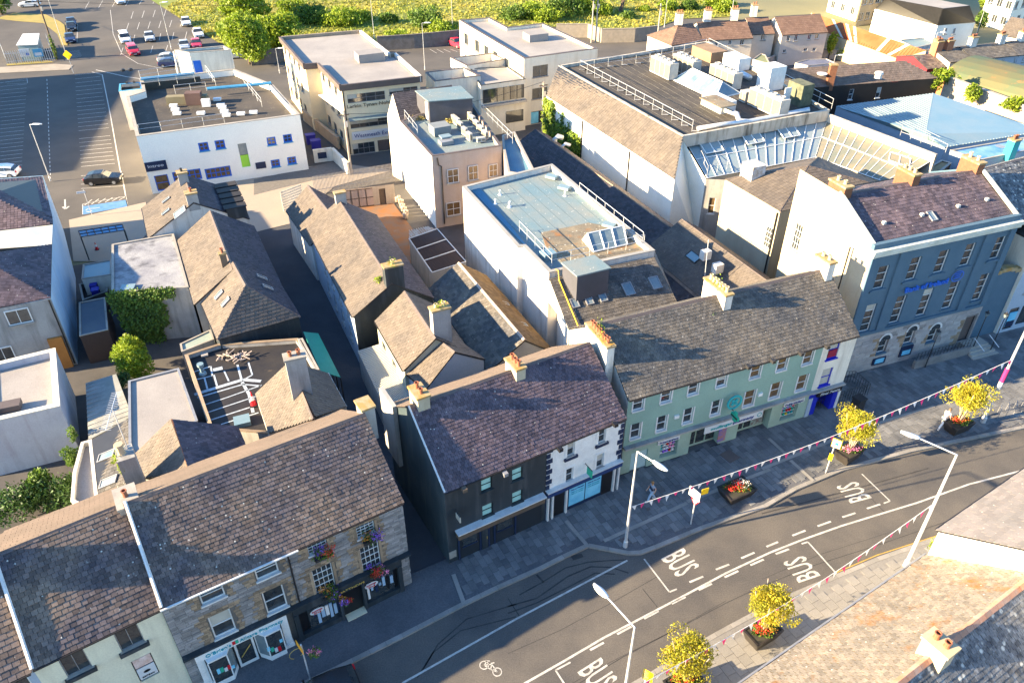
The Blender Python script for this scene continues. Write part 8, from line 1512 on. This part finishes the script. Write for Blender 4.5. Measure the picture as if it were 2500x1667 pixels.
sd = sign('D3', 1590, 185, 3., 'pole with a white board, yellow board and upside-down triangle near the low planter', [(2.75, .9, .75, -55, whc, False, -.1), (2.9, .5, .5, 20, yel, False, .55)])
p = ORG[sd]+UP*2.05; u = V((math.cos(rad(-40)), math.sin(rad(-40)), 0)); MB().poly([p-u*.32+UP*.25, p+u*.32+UP*.25, p-UP*.3]).build('triangle_plate', redp, sd); nn_ = V((u.y, -u.x, 0))*.02; MB().poly([p-u*.2+UP*.18+nn_, p+u*.2+UP*.18+nn_, p-UP*.18+nn_]).build('triangle_face', whc, sd)
sign('C4', 555, 1188, 3.1, 'bus stop pole with a white flag sign and small yellow timetable', [(2.85, .62, .75, -35, yel, False, .1), (1.55, .26, .6, -35, yel, False, 0)])
bs_ = bpy.data.objects['road_sign.002']; p = ORG[bs_]+UP*2.85; u = V((math.cos(rad(-35)), math.sin(rad(-35)), 0)); n = V((-u.y, u.x, 0)); MB().par(p+u*.1-u*.27-UP*.33-n*.12, u*.54, UP*.66, n*.03).build('sign_face', whc, bs_); MB().par(p+u*.1-u*.1-UP*.1-n*.14, u*.22, UP*.22, n*.02).build('bus_symbol', gsign, bs_)
sign('D3', 1165, 1720, 2.8, 'white and yellow bus sign at the bottom edge beside a small tree', [(2.5, .55, .85, -35, yel, False, .1), (2.5, .48, .76, -35, whc, False, .1)])
bq = sign('D2', 490, 1535, 3.2, 'leaning-looking signpost with an orange arrow board and hanging pink flowers', [(2.9, .75, .42, -50, flat('orange_sign', (.8, .35, .02)), False, -.1)])
flowers(ORG[bq]+V((.55, .1, 2.3)), [pinkf, pinkf], .42, 90, label='hanging basket of bright pink flowers on the orange signpost')
sign('B1', 800, 445, 3, 'small sign post beside the blue disabled bay', [(2.8, .9, .25, 20, whc, False, -.3)])
# shelter
sh2 = thing('glazed_shelter', 'open shelter with a blue glazed roof behind the grey rear house', 'shelter', tuple(P('B1', 700, 640))); q_ = pp_([('B1', 705, 640, 2.6), ('B1', 1085, 580, 2.6), ('B1', 1065, 530, 2.6), ('B1', 685, 588, 2.6)])
for i in range(6):
    for j in (0, 1):
        a, b = q_[0].lerp(q_[1], i/6), q_[0].lerp(q_[1], (i+1)/6); c_, d_ = q_[3].lerp(q_[2], i/6), q_[3].lerp(q_[2], (i+1)/6); MB().poly([a.lerp(c_, j/2), b.lerp(d_, j/2), b.lerp(d_, (j+1)/2), a.lerp(c_, (j+1)/2)]).build('roof_pane', mat('blue_shelter_glass', (.12, .28, .45), (.2, .35, .5)), sh2)
for i in range(7): MB().tube([q_[0].lerp(q_[1], i/6)+UP*.03, q_[3].lerp(q_[2], i/6)+UP*.03], .05, 4).build('roof_bar', dmet, sh2)
for t_ in (0, .5, 1): MB().tube([q_[0].lerp(q_[3], t_)+UP*.04, q_[1].lerp(q_[2], t_)+UP*.04], .05, 4).build('roof_bar', dmet, sh2)
for p in q_: MB().tube([V((p.x, p.y, 0)), p], .06, 5).build('post', dmet, sh2)
# planters
def planter(k, x, y, az, label, flow, tree_=True, size=(2.0, 1.2, .8), tm=leafa):
    p = P(k, x, y, .15); r_ = thing('planter', label, 'planter', tuple(p), 'black tapered flower planters on the pavements'); u = V((math.cos(az), math.sin(az), 0)); n = V((-u.y, u.x, 0)); L_, W_, h = size; m = MB()
    c0 = [p+u*a*L_*.38+n*b*W_*.36 for a, b in ((-1, -1), (1, -1), (1, 1), (-1, 1))]; c1 = [p+u*a*L_*.5+n*b*W_*.5+UP*h for a, b in ((-1, -1), (1, -1), (1, 1), (-1, 1))]; c2 = [p+u*a*L_*.44+n*b*W_*.42+UP*h for a, b in ((-1, -1), (1, -1), (1, 1), (-1, 1))]
    for i in range(4): j = (i+1) % 4; m.poly([c0[i], c0[j], c1[j], c1[i]]); m.poly([c1[i], c1[j], c2[j], c2[i]])
    m.poly(c0[::-1]); m.build('tub', mat('black_planter', (.02, .018, .016), (.035, .03, .027), 2, .5), r_); MB().poly([q_-UP*.04 for q_ in c2]).build('soil', soil, r_)
    leaves('leaves', p+UP*(h+.1), (L_*.45, W_*.42, .22), 420, .13, leafg, r_)
    for i, fm in enumerate(flow): leaves('blooms', p+UP*(h+.2)+u*(.3*(i-.5)*L_*.4), (L_*.38, W_*.4, .2), 200, .085, fm, r_)
    if tree_:
        t = thing('planter_tree', label.replace('planter', 'tree in the planter', 1) if 0 else label.replace('black planter', 'yellow-leaved tree in planter'), 'tree', tuple(p), 'small yellow trees in planters'); b = MB(); q_ = p+UP*h*.9
        for a in range(5): an = a*1.26+.4; b.tube([q_+V((math.cos(an), math.sin(an), 0))*.06, q_+V((math.cos(an)*.25, math.sin(an)*.25, 1.1)), q_+V((math.cos(an)*.75, math.sin(an)*.75, 2.3)), q_+V((math.cos(an)*1.0, math.sin(an)*1.0, 3.3))], .06, 5, .015)
        b.build('trunk', bark, t, smooth=True); leaves('crown', q_+UP*2.45, (1.6, 1.5, 1.35), 6500, .105, tm, t, clumps=16, fill=.5)
    return r_
planter('C4', 745, 1060, rad(35), 'black planter with pink flowers beside the bus stop pole', [pinkf, pinkf]); planter('C4', 1690, 815, rad(25), 'black planter with red and orange flowers beside the walking woman in white', [redf, oraf])
planter('C3', 1980, 1385, rad(28), 'low black planter full of red and white flowers, without a tree', [redf, redf, whf], False, (2.3, 1.5, .7))
planter('D3', 2200, 1180, rad(30), 'black planter with red flowers on the sunny pavement below the road', [redf, oraf]); planter('D3', 1520, 1620, rad(30), 'black planter at the bottom edge on the sunny pavement', [redf, oraf])
# bench and bike racks, bin
bn = thing('litter_bin', 'black litter bin in front of the railings between bookmaker and bank', 'bin', tuple(P('C4', 820, 650, .12))); p = P('C4', 820, 640, .12); MB().box(p+UP*.55, (.7, .7, 1.1), rad(28)).build('body', dmet, bn); MB().box(p+UP*1.16, (.8, .8, .12), rad(28)).build('lid', dmet, bn)
for i in range(4): p = P('C4', 2050+i*70, 715-i*18, .13); r_ = thing('bike_rack', ['first', 'second', 'third', 'fourth'][i]+' hoop of the bike rack counted from the banner column', 'bike rack', tuple(p), 'bike rack hoops'); MB().tube([p, p+UP*.8, p+UP*.85+V((.1, .2, 0)), p+V((.3, .6, .85)), p+V((.35, .7, 0))], .022, 6).build('hoop', gmet, r_)
# bicycle outline near pharmacy
bi = thing('hoop_stand', 'thin brass hoop stand beside the pharmacy pilaster', 'stand', tuple(P('D2', 370, 1310, .12))); p = P('D2', 370, 1310, .45); u = wf2.u; MB().tube([p+u*.4*math.cos(t*.5236)+UP*.4*math.sin(t*.5236) for t in range(13)], .02, 5, cap=False).build('hoop', gold, bi)
# bunting
def bunting(a, b, n, sag, label):
    r_ = thing('bunting', label, 'bunting', tuple(a)); pts = [a.lerp(b, i/40)-UP*sag*math.sin(math.pi*i/40) for i in range(41)]; MB().tube(pts, .018, 4).build('cord', whc, r_)
    for i in range(n):
        t = (i+.5)/n; p = a.lerp(b, t)-UP*sag*math.sin(math.pi*t); d = (b-a).normalized(); w_ = .15; sw = V((R.uniform(-.08, .08), R.uniform(-.14, .04), 0))
        MB().poly([p-d*w_, p+d*w_, p-UP*R.uniform(.36, .46)+sw]).build('flag', pinkp if i % 2 else whc, r_)
l0, l1 = ORG[bpy.data.objects['street_lamp']], ORG[bpy.data.objects['street_lamp.001']]
bunting(l0+UP*3.6, P('C4', 2190, 200, 8.), 50, .7, 'long string of pink and white pennants along the shaded pavement')
bunting(l1+UP*5.6, P('D3', 1180, 1568, 4.2), 34, .9, 'string of pink and white pennants over the sunny south pavement')
# people
def person(p, az, label, pose, top, legs, hairc, s_=1.):
    r_ = thing('person', label, 'person', tuple(p)); J = pose
    def skinm(name, js, ed, m):
        me = bpy.data.meshes.new(name); me.from_pydata([j[:3] for j in js], ed, []); o = bpy.data.objects.new(name, me); C.objects.link(o)
        md = o.modifiers.new('s', 'SKIN'); 
        for i, j in enumerate(js): me.skin_vertices[0].data[i].radius = (j[3], j[4] if len(j) > 4 else j[3])
        me.skin_vertices[0].data[0].use_root = True; o.modifiers.new('u', 'SUBSURF').levels = 1
        dg = bpy.context.evaluated_depsgraph_get(); m2 = bpy.data.meshes.new_from_object(o.evaluated_get(dg)); bpy.data.objects.remove(o); m2.materials.clear(); m2.materials.append(m); m2.shade_smooth()
        o = bpy.data.objects.new(name, m2); C.objects.link(o); o.parent = r_; return o
    hp = J['hip']; ch = J['chest']; nk = J['neck']; hd = J['head']
    js = [(*hp, .14, .1), (*ch, .155, .1), (*nk, .055), (*hd, .085, .095), (hd[0]+.0, hd[1], hd[2]+.09, .06)]; ed = [(0, 1), (1, 2), (2, 3), (3, 4)]
    for side in ('L', 'R'):
        b0 = len(js); sh_, el_, wr, hn = J['arm'+side]; js += [(*sh_, .055), (*el_, .042), (*wr, .03), (*hn, .03)]; ed += [(1, b0), (b0, b0+1), (b0+1, b0+2), (b0+2, b0+3)]
        b0 = len(js); hi_, kn, an, to = J['leg'+side]; js += [(*hi_, .085), (*kn, .06), (*an, .042), (*to, .035)]; ed += [(0, b0), (b0, b0+1), (b0+1, b0+2), (b0+2, b0+3)]
    skinm('body', js, ed, skin)
    skinm('top', [(*hp, .155, .12), (*ch, .172, .12), (*[(c_+n_)/2 for c_, n_ in zip(ch, nk)], .09)]+[(*J['armL'][0], .072), (*[(a+b)/2 for a, b in zip(J['armL'][0], J['armL'][1])], .06), (*J['armR'][0], .072), (*[(a+b)/2 for a, b in zip(J['armR'][0], J['armR'][1])], .06)], [(0, 1), (1, 2), (1, 3), (3, 4), (1, 5), (5, 6)], top)
    skinm('trousers', [(*hp, .155, .12)]+[(*q_, r) for q_, r in ((J['legL'][0], .1), (J['legL'][1], .085), (J['legL'][2], .075))]+[(*q_, r) for q_, r in ((J['legR'][0], .1), (J['legR'][1], .085), (J['legR'][2], .075))], [(0, 1), (1, 2), (2, 3), (0, 4), (4, 5), (5, 6)], legs)
    h = V(hd); MB().lathe((h.x-.02, h.y, h.z), [(.06, -.06), (.11, 0), (.105, .09), (.06, .15), (.02, .17)], 10).build('hair', hairc, r_, smooth=True).location = (0, 0, 0)
    hr = [c for c in r_.children if c.name.startswith('hair')][0]; hr.data.transform(Matrix.Translation(ORG[r_]))
    for s2 in ('L', 'R'):
        t_ = V(J['leg'+s2][3]); a_ = V(J['leg'+s2][2]); m = MB().box(((t_+a_)/2)+V((0, 0, -.03)), ((t_-a_).length+.1, .1, .08)); o = m.build('shoe', whc, None); o.parent = r_
        w_ = V(J['arm'+s2][3]); e_ = V(J['arm'+s2][2]); d = (w_-e_).normalized(); sd_ = V((0, 1, 0)) if abs(d.y) < .9 else V((1, 0, 0))
        for i in range(4): f = MB().tube([w_+sd_*(.022*(i-1.5)), w_+sd_*(.024*(i-1.5))+d*(.04+.008*(i in (1, 2)))+V((.008, 0, 0)), w_+sd_*(.022*(i-1.5))+d*(.075+.01*(i in (1, 2)))+V((.02, 0, 0))], .009, 5, .007).build('finger', skin, None); f.parent = r_
        f = MB().tube([e_.lerp(w_, .6), w_+V((.035, 0, 0)), w_+V((.04, 0, 0))+d*.03], .01, 5, .008).build('thumb', skin, None); f.parent = r_
    r_.rotation_euler = (0, 0, az); r_.scale = (s_,)*3; return r_
walk = dict(hip=(0, 0, .95), chest=(.03, 0, 1.32), neck=(.05, 0, 1.5), head=(.08, 0, 1.62), armL=((.03, .18, 1.42), (-.12, .22, 1.17), (-.05, .22, .93), (-.02, .22, .86)), armR=((.03, -.18, 1.42), (.1, -.22, 1.16), (.25, -.2, .95), (.3, -.19, .9)), legL=((0, .1, .9), (.22, .1, .52), (.3, .1, .1), (.44, .1, .07)), legR=((0, -.1, .9), (-.02, -.1, .5), (-.3, -.1, .12), (-.2, -.1, .05)))
bend = dict(hip=(0, 0, .92), chest=(.28, 0, 1.2), neck=(.4, 0, 1.34), head=(.5, 0, 1.43), armL=((.3, .18, 1.28), (.45, .25, 1.05), (.6, .25, .88), (.65, .25, .82)), armR=((.3, -.18, 1.28), (.2, -.3, 1.05), (.3, -.34, .85), (.33, -.35, .78)), legL=((0, .1, .88), (.25, .1, .5), (.32, .1, .1), (.46, .1, .07)), legR=((0, -.1, .88), (-.2, -.1, .5), (-.5, -.1, .12), (-.4, -.1, .05)))
pa = P('C3', 1245, 1425, .16); person(pa, rad(200), 'fair-haired person in a pale blue striped top and light trousers walking past the lamp', walk, tee, denim, hair)
for z in (1.08, 1.18, 1.28): MB().box((.02, 0, z), (.28, .36, .025)).build('top_stripe', navy, None).parent = bpy.data.objects['person']
person(P('C4', 1555, 790, .16), rad(35), 'dark-haired person in white clothes bending forward in stride beside the tree planter', bend, palecl, palecl, barkd)
# unseen neighbours that shade the car park and streets
nb = thing('tall_neighbour_building', 'tall building just outside the left edge whose shadow covers the car park', 'building', (-120, 80, 0)); c_ = []
sx, sy = math.cos(rad(SUN_AZ)), math.sin(rad(SUN_AZ)); hN = 15.; Ln = hN/math.tan(rad(SUN_EL))
a1, a2 = P('A1', 560, 640), P('A1', 640, 1350); e1_, e2_ = P('A1', 1000, 605), P('A1', 640, 1350)
def bk2(p, d): return (p.x-sx*d, p.y-sy*d)
q1_, q2_ = bk2(P('A1', 1180, 610), Ln), bk2(P('B1', 640, 60), Ln)
flatb(nb, ccw([q1_, q2_, (q2_[0]-16, q2_[1]-5), (q1_[0]-16, q1_[1]-5)]), hN, greyr, deck)
